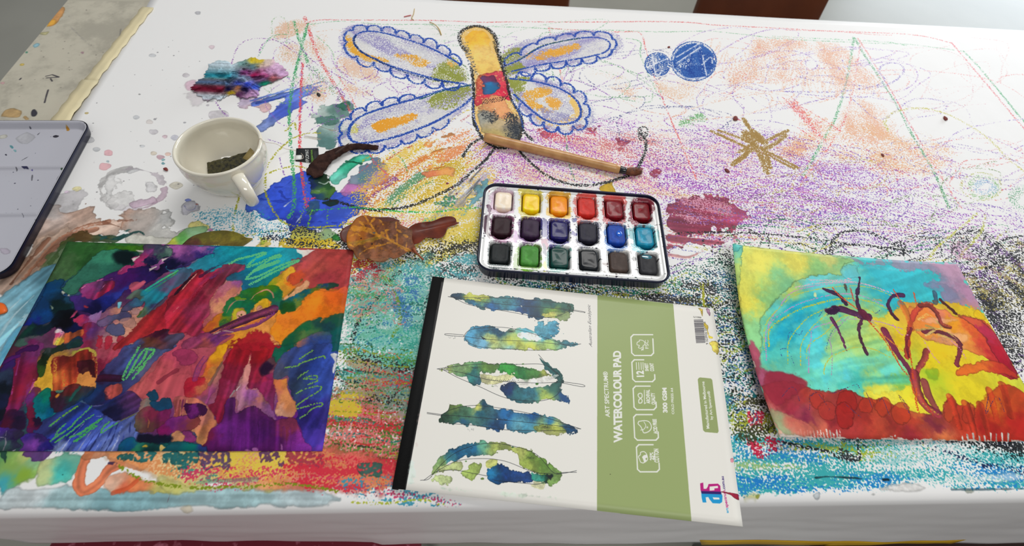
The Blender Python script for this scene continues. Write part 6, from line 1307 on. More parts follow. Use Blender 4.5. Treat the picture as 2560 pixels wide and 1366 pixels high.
# emblem and address
MAG_, CYN = (196,30,130),(30,160,220)
DC.fill(K_([(638,1082),(655,1078),(657,1112),(672,1112),(680,1100),(684,1086),(735,1084),(748,1096),(751,1134),(648,1132),(640,1120)]), MAG_)
DC.fill(K_([(664,1084),(672,1083),(673,1104),(665,1104)]),(246,243,234)); DC.fill(K_([(690,1100),(735,1096),(736,1108),(716,1110),(716,1120),(690,1122)]),(246,243,234))
DC.fill(K_([(644,1132),(752,1134),(760,1150),(758,1184),(745,1192),(706,1190),(690,1170),(682,1156),(668,1158),(672,1186),(652,1186),(646,1160)]), CYN)
DC.fill(K_([(706,1158),(742,1160),(744,1170),(712,1170)]),(246,243,234)); DC.fill(K_([(642,1124),(753,1128),(754,1142),(646,1138)]),(50,30,110))
DC.text('art', K_([(793,1243)])[0], K_([(790,1216)])[0], K_([(779,1244)])[0], CYN, bold=.02); DC.text('spectrum', K_([(790,1214)])[0], K_([(775,1120)])[0], K_([(775,1215)])[0], MAG_, bold=.02); DC.text('.com.au', K_([(775,1118)])[0], K_([(766,1044)])[0], K_([(760,1119)])[0],(60,40,120), bold=.02)
# paint accidents on the cover
gw([(755,1128),(800,1133),(846,1140),(850,1170),(828,1162),(800,1142)],(160,20,50), f=K_, rough=1)
gw([(630,115),(655,118),(650,140),(636,125)],(240,206,70), f=K_, rough=2); gw([(643,135),(652,136),(650,158)],(240,206,70), f=K_, rough=1); gw([(676,118),(690,125),(692,155),(682,145)],(206,150,186), f=K_, rough=2)
gw([(665,200),(682,215),(690,262),(708,275),(704,290),(684,272),(668,230)],(238,206,60), f=K_, rough=3); gw([(690,305),(728,305),(735,365),(716,352),(705,325)],(238,214,90), f=K_, rough=3, edge=.4)
gw([(806,948),(818,946),(818,962),(808,964)],(240,140,160), f=K_, rough=2, a=.8); x, y = K_([(145,1031)])[0]; DC.spots([(x, y, 1.3)],1,(60,60,40), rough=0)
IMG_PAD = DC.image('pad_cover')
# ---------------------------------------------------------------- canvases of the smaller things
def small(name, x0, y0, x1, y1, ppm, z, bg):
    return plane_canvas(x0, y0, x1, y1, ppm, z, bg)


# bare table top beside the paper
TCV = small('table', -.64,.04,-.44,.83,1500,0,(196,190,172))
TCV.wash([(0,300),(0,190),(165,0),(400,0),(160,300)],(196,190,172), a=1, rough=0, edge=0, var=.16, smooth=False)
for q, c in [([(118,62),(130,35),(152,15),(160,22),(148,45),(135,60)],(226,160,90)),([(112,66),(120,48),(138,45),(140,56),(120,64)],(240,176,60)),([(0,285),(10,272),(30,268),(48,272),(50,284),(40,292),(0,290)],(206,168,110)),
             ([(54,290),(62,286),(72,295),(60,298)],(206,168,110)),([(78,112),(90,106),(96,110),(84,117)],(140,186,200)),([(60,126),(68,125),(68,130),(60,131)],(80,160,130)),([(50,157),(57,156),(56,160),(50,160)],(220,190,90)),
             ([(222,190),(232,187),(232,194),(224,196)],(40,34,40)),([(78,278),(82,272),(88,280),(84,287),(79,286)],(40,38,50)),([(152,275),(162,268),(166,272),(158,280)],(60,56,60)),([(95,80),(120,76),(112,84)],(214,206,150)),([(200,128),(206,127),(205,131)],(216,170,180)),([(0,204),(8,203),(6,208)],(214,170,170))]:
    TCV.wash(q, c, rough=2, a=.9)
for q in [[(112,188),(128,184),(145,190)],[(114,192),(144,190)],[(118,222),(113,238),(109,254)],[(124,194),(128,200)],[(47,196),(50,193)]]: TCV.brush(q, 3.4,(44,40,48), a=.9, rough=.5, smooth=False, edge=0)
for q in [[(138,70),(136,120),(134,180)],[(300,70),(298,90)],[(0,250),(20,258)],[(100,140),(128,156)],[(170,60),(240,130)]]: TCV.brush(q, 1.4,(150,146,140), a=.5, dry=.4)
for k in range(60): x, y = RNG.uniform(20,300), RNG.uniform(0,290); TCV.spots([(x, y, RNG.uniform(.5,1.3))],1,(120,112,104), a=.5)
IMG_TABLE = TCV.image('table_top_stains')

# ---------------------------------------------------------------- materials
M_PAPER = material('cartridge_paper', rough=.42, img=IMG_PAPER, gain=.9, bump=(7,.25,.004), spec=.18)
M_TABLE = material('laminate_table_top', rough=.45, img=IMG_TABLE, gain=.86, spec=.4)
M_LEFT = material('painted_sheet', rough=.5, img=IMG_LEFT, gain=.84, bump=(9,.15,.003), spec=.12)
M_RIGHT = material('painted_watercolour_sheet', rough=.5, img=IMG_RIGHT, gain=.93, bump=(14,.15,.003), spec=.15)
M_COVER = material('printed_card_cover', rough=.38, img=IMG_PAD, gain=.93, spec=.3)
M_PAGES = material('paper_edges', (228,224,212),.8)
M_STEEL = material('brushed_steel', (150,150,150),.3,1.0)
M_FLOOR = material('polished_concrete', (168,166,155),.3, noise=(2.2,(156,154,144),.35,.65), spec=.13, bump=(60,.05,.001))
M_BROWN = material('brown_leather', (118,62,34),.38, noise=(9,(98,50,28),.35,.7), bump=(180,.2,.001))
M_MAROON = material('maroon_fabric', (120,24,44),.85, noise=(60,(196,110,130),.56,.68), bump=(300,.3,.001))
M_DKBR = material('dark_brown_leather', (48,24,18),.4)
M_NAVY = material('navy_enamel', (15,19,46),.3, coat=.1, noise=(14,(20,26,56),.4,.7), spec=.25)


def quad_mesh(name, C4, nu, nv, zf, mat, parent=None, thick=.0004, bulge=None):
    """sheet spanned by four world corners (TL, TR, BR, BL); zf(u, v) lifts it; uv follows the canvas"""
    V, UV, F = [],[],[]
    TL_, TR_, BR_, BL_ = [Vector(c) for c in C4]
    for j in range(nv + 1):
        for i in range(nu + 1):
            u, v = i / nu, j / nv
            p = (TL_ * (1 - u) + TR_ * u) * (1 - v) + (BL_ * (1 - u) + BR_ * u) * v
            p.z += zf(u, v)
            if bulge: p.x += bulge(u, v)
            V.append(p); UV.append((u, 1 - v))
    for j in range(nv):
        for i in range(nu):
            a = j * (nu + 1) + i; F.append((a, a + nu + 1, a + nu + 2, a + 1))
    o = mesh(name, V, F, mat, parent, UV)
    return solid(o, thick, -1)


def wnoise(x, y, s, seed=0):
    from mathutils import noise as mn
    return mn.noise(Vector((x * s + seed * 3.1, y * s - seed * 1.7, seed * .37)))


# ---------------------------------------------------------------- setting
fl = mesh('floor', [(-3,-2,0),(6,-2,0),(6,7,0),(-3,7,0)],[(0,1,2,3)], M_FLOOR)
tag(fl, 'grey polished concrete floor reflecting daylight beyond the table', 'floor', kind='structure')

# ---------------------------------------------------------------- table
tb = empty('table', (.31,.44,0),0, 'long cream laminate table with paint stains on its bare left end, under the drawing paper', 'table')
bm = bmesh.new(); box_bm(bm, (0,0, TZ - .0015 - .0125),(1.87,.749,.025),.002)
top = bm_obj('table_top', bm, M_TABLE, tb)
uvl = top.data.uv_layers.new(name='UVMap')
for p in top.data.polygons:
    for li in p.loop_indices:
        co = top.data.vertices[top.data.loops[li].vertex_index].co
        uvl.data[li].uv = ((co.x + .31 + .64) / .20,(co.y + .44 - .04) / .79)
for sx in (-.86,.86):
    for sy in (-.31,.31):
        bm = bmesh.new(); box_bm(bm, (sx, sy, (TZ - .026) / 2),(.04,.04, TZ - .026),.004); bm_obj('leg', bm, M_STEEL, tb)
bm = bmesh.new(); box_bm(bm, (0,.31, TZ - .055),(1.68,.02,.05)); box_bm(bm, (0,-.31, TZ - .055),(1.68,.02,.05)); bm_obj('apron', bm, M_STEEL, tb)

# paper over the table: flat, then over the front edge and down
def hang(x, s):
    """point at arc length s past the table edge, for the overhanging front of the sheet"""
    k = (x + .36) / .83; k = min(max(k, -.3),1.6)
    r = .008; q = math.pi / 2 * r
    if s < q:
        a = s / r; return EDGE_Y - r * math.sin(a),-r * (1 - math.cos(a))
    t = (s - q) / .19
    depth = (.222 - .008 * k) * t; out = (.003 - .016 * max(k, 0)) * t
    w = .0030 * wnoise(x, s, 7,2) * min(1, t * 2) + .0016 * wnoise(x, s * 2,17,5) * min(1, t * 3)
    kink = -.004 * max(0, t - .68) / .32 * (1 if k > .3 else .3)
    return EDGE_Y - r + out + w + kink, -r - depth


xs = np.linspace(-.505,1.05,130); V, UV, F = [],[],[]
rows = list(np.linspace(.8145, EDGE_Y + .004,60)); ss = list(np.linspace(0,.2,40))
for y in rows:
    for x in xs:
        e = x
        if x < -.50: e = x + .0035 * wnoise(0, y, 22,3)
        zz = .0004 + .0006 * wnoise(x, y, 5,1) + .0006
        V.append((e, y, TZ + zz)); UV.append(((x - SX0) / (SX1 - SX0),(y - SY0) / (SY1 - SY0)))
for s_ in ss:
    for x in xs:
        yy, zz = hang(x, s_); V.append((x, yy, TZ + zz + .001)); UV.append(((x - SX0) / (SX1 - SX0),(EDGE_Y - s_ - SY0) / (SY1 - SY0)))
n = len(xs)
for j in range(len(rows) + len(ss) - 1):
    for i in range(n - 1):
        a = j * n + i; F.append((a, a + n, a + n + 1, a + 1))
pp = solid(mesh('drawing_paper', V, F, M_PAPER, None, UV),.0003,1)
tag(pp, 'large white paper covering the table, crayoned with a dragonfly, hanging over the front edge', 'paper')

# masking tape
def strip(name, pts, w, z, mat, lab, cat, grp=None):
    V, F = [],[]
    for i, (p, ww) in enumerate(zip(pts, w)):
        d = (Vector(pts[min(i + 1, len(pts) - 1)]) - Vector(pts[max(i - 1,0)])).normalized(); nn = Vector((-d.y, d.x, 0))
        for t in (-1,-.33,.33,1):
            q = Vector(p) + nn * ww * t; V.append((q.x, q.y, q.z + z + .0004 * wnoise(q.x, q.y, 60,4)))
    for i in range(len(pts) - 1):
        for j in range(3): a = i * 4 + j; F.append((a, a + 1, a + 5, a + 4))
    o = solid(mesh(name, V, F, mat),.00015,1); tag(o, lab, cat, grp); return o


M_TAPE = material('masking_tape', (226,212,170),.6, noise=(30,(212,200,162),.4,.7))
M_YTAPE = material('yellow_tape', (226,182,40),.45, noise=(14,(206,160,30),.4,.7))
def w3(pts, z=0): return [P3(x, y, z) for x, y in pts]


def smoothpts(P, n):
    P = np.array([tuple(p) for p in P]); C = catmull(P, False, n); return [Vector(c) for c in C]


a_, b_ = P3(372,22), P3(228,208)
strip('masking_tape', [a_.lerp(b_, t) for t in np.linspace(0,1,20)],[.0085 + .0012 * math.sin(i * 2.1) for i in range(20)],.0026, M_TAPE, 'upper strip of cream masking tape holding the paper edge to the table', 'tape', 'masking tape along the left edge of the paper')
a_, b_ = P3(230,205), P3(110,365)
strip('masking_tape', [a_.lerp(b_, t) for t in np.linspace(0,1,20)],[.0105 + .0010 * math.sin(i * 1.7) for i in range(20)],.0032, M_TAPE, 'lower strip of cream masking tape running under the white palette', 'tape', 'masking tape along the left edge of the paper')
# yellow tape on the hem
V, F = [],[]
for i in range(30):
    t = i / 29; x = .268 + (.60 - .268) * t
    s0, s1 = .186 + .001 * math.sin(i),.2 + .012 * (1 - t) ** 1.2 + .001 * math.sin(i * 1.3)
    for q in np.linspace(s0, s1,4):
        yy, zz = hang(x + (q - s0) * .4, q); V.append((x + (q - s0) * .5 * (1 if i < 15 else -1), yy - .0008, TZ + zz + .001))
for i in range(29):
    for j in range(3): a = i * 4 + j; F.append((a, a + 1, a + 5, a + 4))
tag(solid(mesh('yellow_tape', V, F, M_YTAPE),.0002,0), 'yellow tape stuck along the bottom hem of the hanging paper', 'tape')

# ---------------------------------------------------------------- the two paintings and the pad
z0 = .0016
q = [P3(x, y, z0) for x, y in LQUAD]
o = quad_mesh('painting', q, 60,44, lambda u, v: .0022 * (1 - v) ** 3 + .0008 * wnoise(u, v, 4,3) + .0004, M_LEFT, thick=.0004)
tag(o, 'dark jewel-coloured painting of hills with crimson, purple and teal brushwork and green eyes, lower left', 'painting')
zc = (.016,.0035,.0035,.010)
q = [P3(x, y, z) for (x, y), z in zip(RQUAD, zc)]
for i in range(4): q[i].z = TZ
def zr(u, v):
    e = (1 - u) ** 2.2
    return e * (.016 * (1 - v) ** 1.6 + .010 * v ** 1.8 + .0035) + .0022 + .0016 * wnoise(u * 1.4, v * 1.4,2.4,6)
o = quad_mesh('painting', q, 70,50, zr, M_RIGHT, thick=.0006, bulge=lambda u, v: -.006 * (1 - u) ** 2 * math.sin(math.pi * v))
tag(o, 'curled landscape painting of a purple tree on yellow and turquoise over red earth, right side', 'painting')

pd = empty('watercolour_pad', P3(1420,1000),0, 'white and olive green watercolour pad with five printed blue leaves and black spine', 'paper pad')
def local(o): o.matrix_parent_inverse = pd.matrix_world.inverted(); return o
bpy.context.view_layer.update()
q = [P3(x, y, .0064) for x, y in PQUAD]
def zp(u, v): return .0 + .0022 * max(0, u - .55) ** 2 * 4 * max(0, v - .4) + .0005 * u
local(quad_mesh('cover', q, 40,30, zp, M_COVER, pd, .0006))
c0 = sum(q, Vector()) / 4
qq = [c0 + (p - c0) * .993 for p in q]
V = [(p.x, p.y, TZ + .0014) for p in qq] + [(p.x, p.y, TZ + .0055) for p in qq]
local(mesh('page_block', V, [(0,1,2,3),(7,6,5,4),(0,4,5,1),(1,5,6,2),(2,6,7,3),(3,7,4,0)], M_PAGES, pd, smooth=False))
TLp, TRp, BRp, BLp = q
ex = (TRp - TLp).normalized()
V = []
for p in (TLp, BLp):
    for dx, dz in ((.0095,.0068),(.0,.0068),(-.0008,.006),(-.0008,.0015),(.004,.0013)):
        V.append((p.x + ex.x * dx, p.y + ex.y * dx, TZ + dz))
local(solid(mesh('binding', V, [(i, i + 5, i + 6, i + 1) for i in range(4)], material('black_binding_cloth', (14,14,14),.7, spec=.2, bump=(600,.5,.0004)), pd),.0002,0))['label'] = 'black cloth binding strip'

# ---------------------------------------------------------------- rounded trays
def rr_sdf(x, y, w, h, r):
    qx, qy = abs(x) - w / 2 + r, abs(y) - h / 2 + r
    return math.hypot(max(qx, 0), max(qy, 0)) + min(max(qx, qy),0) - r


def rring(w, h, r, z, n=8):
    P = []
    for cx, cy, a0 in ((w / 2 - r, h / 2 - r, 0),(-w / 2 + r, h / 2 - r, 90),(-w / 2 + r, -h / 2 + r, 180),(w / 2 - r, -h / 2 + r, 270)):
        for k in range(n + 1):
            a = math.radians(a0 + 90 * k / n); P.append((cx + r * math.cos(a), cy + r * math.sin(a), z))
    return P


def loft(name, rings, mat, parent=None, cap0=False, cap1=False, smooth=True):
    n = len(rings[0]); V = [p for r in rings for p in r]; F = []
    for j in range(len(rings) - 1):
        for i in range(n):
            F.append((j * n + i, j * n + (i + 1) % n, (j + 1) * n + (i + 1) % n, (j + 1) * n + i))
    if cap0: F.append(tuple(range(n))[::-1])
    if cap1: F.append(tuple((len(rings) - 1) * n + i for i in range(n)))
    return mesh(name, V, F, mat, parent, smooth=smooth)


def fit_rect(pts, z):
    P = [Vector(P3(x, y, z)[:2]) for x, y in pts]; c = sum(P, Vector((0,0))) / 4
    d = (P[1] - P[0]) + (P[2] - P[3]); a = math.atan2(d.y, d.x)
    w = ((P[1] - P[0]).length + (P[2] - P[3]).length) / 2; h = ((P[0] - P[3]).length + (P[1] - P[2]).length) / 2
    return c, a, w, h


# tin of colours
ZR = .0185
c, ang, tw, th = fit_rect([(1208.7,454.7),(1648.6,488.5),(1678.7,709),(1191.8,674)], ZR)
tin = empty('paint_tin', (c.x, c.y, TZ + .0012), ang, 'navy metal watercolour tin with white paint-spattered tray, above the pad', 'paint box')
tin['x'] = 0; del tin['x']
r = .016
loft('tin_body', [rring(tw - .008, th - .008, r - .003,.0), rring(tw - .006, th - .006, r - .002,.0004), rring(tw - .0035, th - .0035, r, .002), rring(tw - .003, th - .003, r, .0125), rring(tw - .0005, th - .0005, r, .0145), rring(tw, th, r, .0165), rring(tw - .0012, th - .0012, r, .0176), rring(tw - .0034, th - .0034, r - .0015,.0176), rring(tw - .0044, th - .0044, r - .002,.0160), rring(tw - .0044, th - .0044, r - .002,.0130)], M_NAVY, tin, cap0=True)
ZT = ZR - .003      # surface of the tray above the paper
cw, sw = math.cos(ang), math.sin(ang)
def tin_local(x, y, z):
    p = P3(x, y, z); dx, dy = p.x - c.x, p.y - c.y; return dx * cw + dy * sw, -dx * sw + dy * cw


Z7 = fr(4.554,1160,440)
WC = [[(440,300),(760,322),(1085,340),(1400,362),(1715,388),(2020,408)],[(425,590),(755,612),(1080,640),(1415,655),(1735,680),(2050,700)],[(405,895),(745,920),(1085,945),(1430,965),(1760,990),(2095,1010)]]
WELL = [[tin_local(*Z7([p])[0], ZT - .003) for p in row] for row in WC]
# regularise: six columns, three rows
cxs = [sum(WELL[r_][k][0] for r_ in range(3)) / 3 for k in range(6)]; cys = [sum(WELL[r_][k][1] for k in range(6)) / 6 for r_ in range(3)]
px_, py_ = (cxs[5] - cxs[0]) / 5,(cys[0] - cys[2]) / 2
cxs = [sum(cxs) / 6 + (k - 2.5) * px_ for k in range(6)]; cys = [sum(cys) / 3 + (1 - k) * py_ for k in range(3)]
WW, WH = .0226,.0284
ty = Canvas(1100,660, None, (238,238,236))
TPX = 1100 / tw
def tray_map(x, y):
    X, Y = px(x, y, ZT); dx, dy = X - c.x, Y - c.y; return (dx * cw + dy * sw + tw / 2) * TPX, (th / 2 - (-dx * sw + dy * cw)) * TPX
ty.fmap = tray_map
PAINT = [[(250,232,206),(248,204,8),(246,146,16),(204,50,42),(124,16,30),(116,6,20)],[(44,20,28),(50,30,56),(24,18,86),(38,36,50),(26,68,160),(16,136,168)],[(20,26,28),(72,140,56),(8,60,54),(12,18,24),(66,52,46),(44,44,48)]]
NAMES = [['ivory white', 'bright yellow', 'orange', 'vermilion red', 'deep crimson', 'glossy cherry red'],['dark maroon', 'dark aubergine purple', 'ultramarine violet-blue', 'slate indigo', 'royal blue', 'glossy turquoise blue'],['black-green', 'leaf green', 'dark viridian teal', 'glossy blue-black', 'warm umber brown', 'matt charcoal']]
tr = lambda q, col, **k: ty.wash(Z7(q), col, **{**dict(rough=2.5, edge=.2, edgew=1.5), **k})
RES = [[(226,190,214),(236,216,90),(240,186,60),(214,90,80),(176,50,60),(130,16,40)],[(120,50,90),(96,50,110),(60,50,130),(90,90,110),(60,110,190),(60,170,190)],[(90,100,100),(110,160,60),(90,150,140),(120,126,130),(190,180,170),(150,150,150)]]
for r_ in range(3):
    for k in range(6):
        x, y = WC[r_][k]
        tr([(x - 125, y - 130),(x + 110, y - 140),(x + 130, y),(x + 118, y + 120),(x, y + 160),(x - 115, y + 130)], RES[r_][k], a=.8 if r_ < 2 or k < 3 else .3, rough=4, blur=1, dry=.15, soft=1)
for q, col in [([(240,470),(290,440),(285,560),(300,700),(260,680),(215,620),(225,540)],(70,40,56)),([(260,340),(300,340),(310,430),(280,450)],(96,50,80)),([(1580,240),(1700,190),(1830,240),(1850,330),(1800,290),(1640,270)],(206,70,64)),([(1280,215),(1370,185),(1480,190),(1520,240),(1400,240)],(206,60,50)),
               ([(1900,250),(2050,240),(2150,290),(2170,400),(2120,350),(2050,290)],(120,14,34)),([(950,190),(1050,165),(1130,185),(1200,190),(1200,230),(960,220)],(222,160,40)),([(640,150),(880,170),(870,200),(660,190)],(222,206,90)),([(890,480),(950,520),(940,640),(900,700),(880,560)],(60,60,130)),
               ([(1240,480),(1290,470),(1290,520),(1250,510)],(50,60,150)),([(1220,610),(1270,630),(1280,660),(1230,670)],(50,40,140)),([(880,720),(950,720),(950,830),(900,830)],(130,40,80)),([(890,760),(940,780),(945,900),(900,880)],(60,70,100)),([(570,900),(610,900),(620,1060),(580,1050),(565,980)],(90,130,40)),
               ([(655,1060),(750,1060),(740,1095),(670,1085)],(120,190,30)),([(890,980),(940,960),(945,1060),(900,1040)],(190,206,60)),([(1850,620),(1900,600),(1930,700),(1880,700)],(100,180,190)),([(2170,600),(2220,620),(2210,800),(2180,780)],(120,190,190)),([(1940,540),(1960,600),(1930,620)],(60,170,180)),
               ([(900,1075),(940,1070),(940,1088),(905,1088)],(206,206,60)),([(1900,920),(1960,915),(1950,960),(1910,950)],(50,54,60)),([(1590,980),(1620,975),(1640,1000),(1620,1020),(1595,1010)],(80,50,50)),([(1580,1070),(1630,1085),(1620,1105),(1585,1095)],(60,60,64)),([(1155,1100),(1175,1095),(1185,1110),(1165,1120)],(30,34,40)),([(275,160),(310,160),(305,180),(280,180)],(240,140,130)),([(580,620),(620,700),(600,750),(570,720)],(150,90,160)),([(420,720),(560,700),(560,740),(440,745)],(206,160,190)),([(1600,340),(1570,400),(1600,430)],(206,100,90))]:
    tr(q, col, a=.85)
RS = random.Random(4)
for k in range(520):
    x, y = RS.uniform(210,2300), RS.uniform(430,1190) if k % 6 else RS.uniform(150,1190)
    cc = RS.choice([(20,20,30),(30,30,40),(60,40,70),(20,50,50),(50,30,40)]); x1, y1 = Z7([(x, y)])[0]
    ty.spots([(x1, y1, RS.choice([.8,1,1.2,1.6,2.4]))],1, cc, a=.95, rough=.5)
IMG_TRAY = ty.image('tray_stains')
M_TRAY = material('white_enamel_tray', rough=.22, img=IMG_TRAY, gain=.92, coat=.4)
iw, ih = tw - .0054, th - .0054
nx, ny = 300,180; V, UV, F = [],[],[]
for j in range(ny + 1):
    for i in range(nx + 1):
        x, y = (i / nx - .5) * iw, (j / ny - .5) * ih
        k = min(range(6), key=lambda m: abs(x - cxs[m])); r_ = min(range(3), key=lambda m: abs(y - cys[m]))
        lx, ly = x - cxs[k], y - cys[r_]
        d = rr_sdf(lx, ly - .0005, WW, WH, .003)
        d = min(d, math.hypot(lx, (ly + .0098) * 1.05) - .0084) if r_ < 2 else d
        # waist notches between pans
        z = ZT - .0012
        z -= .0105 * (1 - sstep(-.0016,.0004, d)) + .0006 * (1 - sstep(0,.0022, d))
        e = -rr_sdf(x, y, iw, ih, .013)
        z += .0012 * (1 - sstep(.001,.0045, e))
        if e < 0:     # squeeze the corners of the grid onto the rounded outline
            sx_, sy_ = math.copysign(iw / 2 - .013, x), math.copysign(ih / 2 - .013, y); dx, dy = x - sx_, y - sy_; L = math.hypot(dx, dy); x, y = sx_ + dx / L * .013, sy_ + dy / L * .013
        V.append((x, y, z - .0012)); UV.append(((x + tw / 2) / tw, 1 - (th / 2 - y) * TPX / 660))
for j in range(ny):
    for i in range(nx): a = j * (nx + 1) + i; F.append((a, a + 1, a + nx + 2, a + nx + 1))
mesh('tray', V, F, M_TRAY, tin, UV)['label'] = 'white moulded tray with eighteen wells, spattered with paint'

ROWN = ['back row', 'middle row', 'front row']
for r_ in range(3):
    for k in range(6):
        col = PAINT[r_][k]; g = 0
        glossy = (r_, k) in ((0,2),(0,4),(0,5),(1,2),(1,5),(2,2),(2,3),(0,0),(0,1))
        w_, h_, sd = .0194,.0248, r_ * 7 + k
        rings = [rring(w_, h_, .0042,0,6), rring(w_, h_, .0044,.0078,6), rring(w_ - .0004, h_ - .0004,.0044,.0088,6), rring(w_ - .0014, h_ - .0014,.0042,.0096,6), rring(w_ - .003, h_ - .003,.0038,.0099,6)]
        rings += [[(x * f_, y * f_, .0099) for x, y, _ in rring(w_ - .003, h_ - .003,.0038,0,6)] for f_ in (.85,.7,.55,.4,.25,.1,.01)]
        for j, rg_ in enumerate(rings):
            if j >= 2: rings[j] = [(x, y, z + .0007 * wnoise(x, y, 130, sd) * min(1,(j - 1) / 3) - (.0002 if glossy else .0004) * math.exp(-((x + .001) ** 2 + (y - .001) ** 2) / .00003) + y * .02) for x, y, z in rg_]
            elif j == 1: rings[j] = [(x * (1 + .03 * wnoise(y, 1,200, sd)), y, z) for x, y, z in rg_]
        col2 = tuple(min(255, int(q_ * 1.25 + 10)) for q_ in col)
        mt = material('paint_' + NAMES[r_][k].split()[0], col, .3 if glossy else .45, coat=.1 if glossy else 0, noise=(180, col2,.5,.8), bump=(260,.2,.0006), spec=.18)
        lx, ly = cxs[k], cys[r_] + .0012
        wx, wy = c.x + lx * cw - ly * sw, c.y + lx * sw + ly * cw
        o = loft('paint_pan', rings, mt, cap0=True, cap1=True); o.location = (wx, wy, TZ + .0012 + ZT - .0127 - .0012 + .0012); o.rotation_euler.z = ang
        colw = ['far left', 'second from left', 'third from left', 'fourth from left', 'fifth from left', 'far right'][k]
        tag(o, f'{NAMES[r_][k]} paint in the tin, {ROWN[r_]}, {colw}', 'paint', 'paint blocks in the watercolour tin')
        if (r_, k) in ((1,4),(0,5),(2,5)):
            cc = {(1,4): (10,96,214),(0,5): (160,10,40),(2,5): (50,110,126)}[(r_, k)]
            bm = bmesh.new(); bmesh.ops.create_uvsphere(bm, u_segments=20, v_segments=10, radius=1)
            sx_, sy_, sz_, ox, oy = {(1,4): (.0036,.0046,.0016,.003,.001),(0,5): (.0040,.0048,.0010,-.002,.001),(2,5): (.0060,.0030,.0006,-.001,.0085)}[(r_, k)]
            for v in bm.verts: v.co = Vector((v.co.x * sx_ + ox, v.co.y * sy_ + oy, v.co.z * sz_ + .0094 + (.0006 if oy > .005 else 0) + (-.0006 if (r_, k) == (0,5) else 0)))
            bm_obj('wet_paint', bm, material('wet_paint', cc, .08, coat=1), o, True)['label'] = 'wet puddle of brighter paint'

# mixing palette (open lid), left
ZL = .0125
c2, a2 = Vector(P3(228,302, ZL)[:2]), None
pA, pB = P3(230,301, ZL), P3(20,684, ZL)
dirv = Vector((pB.x - pA.x, pB.y - pA.y)); a2 = math.atan2(dirv.y, dirv.x) + math.pi / 2
lw_, lh_ = .135,.222
ux, uy = Vector((math.cos(a2), math.sin(a2))), Vector((-math.sin(a2), math.cos(a2)))
cl = Vector((pA.x, pA.y)) - ux * lw_ / 2 - uy * lh_ / 2
pal = empty('mixing_palette', (cl.x, cl.y, TZ + .0016), a2, 'white enamel mixing palette with navy outside, at the left edge by the tape', 'palette')
loft('palette_shell', [rring(lw_ - .008, lh_ - .008,.013,0), rring(lw_ - .004, lh_ - .004,.015,.0012), rring(lw_ - .001, lh_ - .001,.016,.0085), rring(lw_, lh_, .016,.0100), rring(lw_ - .0008, lh_ - .0008,.0155,.0112)], M_NAVY, pal, cap0=True)['label'] = 'navy enamelled outside'
LP = Canvas(560,920, None, (206,206,218))
def lmap(x, y):
    X, Y = px(x, y, .005); dx, dy = X - cl.x, Y - cl.y; return ((dx * ux.x + dy * ux.y) / lw_ + .5) * 560,(.5 - (dx * uy.x + dy * uy.y) / lh_) * 920
LP.fmap = lmap
LP.a[:] = np.array((214,214,224), f32) / 255
l_ = fr(2.97,0,280)
for q, col, a in [([(490,125),(508,120),(522,130),(510,143),(494,142)],(240,160,20),.95),([(398,182),(415,175),(432,180),(415,188)],(30,24,40),.95),([(68,250),(85,246),(104,260),(98,274),(80,272)],(60,186,200),.8),([(76,256),(88,254),(94,264),(84,268)],(140,206,214),.7),([(36,318),(46,314),(54,320),(44,328)],(20,20,50),.95),
                ([(175,420),(200,415),(220,424),(210,430)],(40,40,100),.9),([(225,432),(250,426),(245,442),(232,440)],(70,60,160),.8),([(455,428),(472,424),(475,434),(460,438)],(40,90,40),.9),([(428,68),(450,62),(468,74),(450,84)],(130,176,170),.8),([(484,76),(500,70),(508,78),(495,84)],(150,190,186),.8),
                ([(20,60),(50,54),(60,66),(40,72)],(160,190,180),.7),([(0,180),(40,170),(50,190),(0,200)],(226,222,196),.6),([(120,190),(200,150),(260,190),(200,240),(140,220)],(196,196,196),.4),([(0,1010),(60,1020),(80,1050),(20,1060)],(226,206,230),.5),([(100,280),(120,288),(115,296)],(120,200,206),.7)]:
    LP.wash(l_(q), col, a=a, rough=1.5)
for q in [[(240,470),(236,510)],[(130,425),(126,440)],[(180,760),(176,785)],[(440,470),(420,500)],[(215,330),(160,360)],[(300,150),(280,170)]]: LP.brush(l_(q),1.2,(90,90,100), a=.7)
for k in range(40): x, y = RS.uniform(0,600), RS.uniform(60,900); x, y = l_([(x, y)])[0]; LP.spots([(x, y, RS.uniform(.4,1.1))],1,(60,60,80), a=.7)
M_PAL = material('white_enamel_palette', rough=.28, img=LP.image('palette_stains'), gain=.76, coat=.3)
r1 = -(Vector(P3(90,421,.005)[:2]) - cl).dot(uy); r2 = -(Vector(P3(45,538,.005)[:2]) - cl).dot(uy)
nx, ny = 90,150; V, UV, F = [],[],[]
iw, ih = lw_ - .0022, lh_ - .0022
for j in range(ny + 1):
    for i in range(nx + 1):
        x, y = (i / nx - .5) * iw, (j / ny - .5) * ih
        e = -rr_sdf(x, y, iw, ih, .0155)
        z = .0035 + .0079 * (1 - sstep(.0012,.0058, e)) - .0000
        if e > .004:
            for rr_ in (r1, r2): z += .0034 * math.exp(-((y + rr_) / .0017) ** 2) * sstep(.004,.008, e)
            z += .0006 * sstep(.03,.045,-y) * 0
        if e < 0:
            sx_, sy_ = math.copysign(iw / 2 - .0155, x), math.copysign(ih / 2 - .0155, y); dx, dy = x - sx_, y - sy_; L = math.hypot(dx, dy); x, y = sx_ + dx / L * .0155, sy_ + dy / L * .0155
        V.append((x, y, z)); UV.append((x / lw_ + .5, y / lh_ + .5))
for j in range(ny):
    for i in range(nx): a = j * (nx + 1) + i; F.append((a, a + 1, a + nx + 2, a + nx + 1))
mesh('palette_tray', V, F, M_PAL, pal, UV)['label'] = 'white inside divided by two ridges, with dried paint spots'

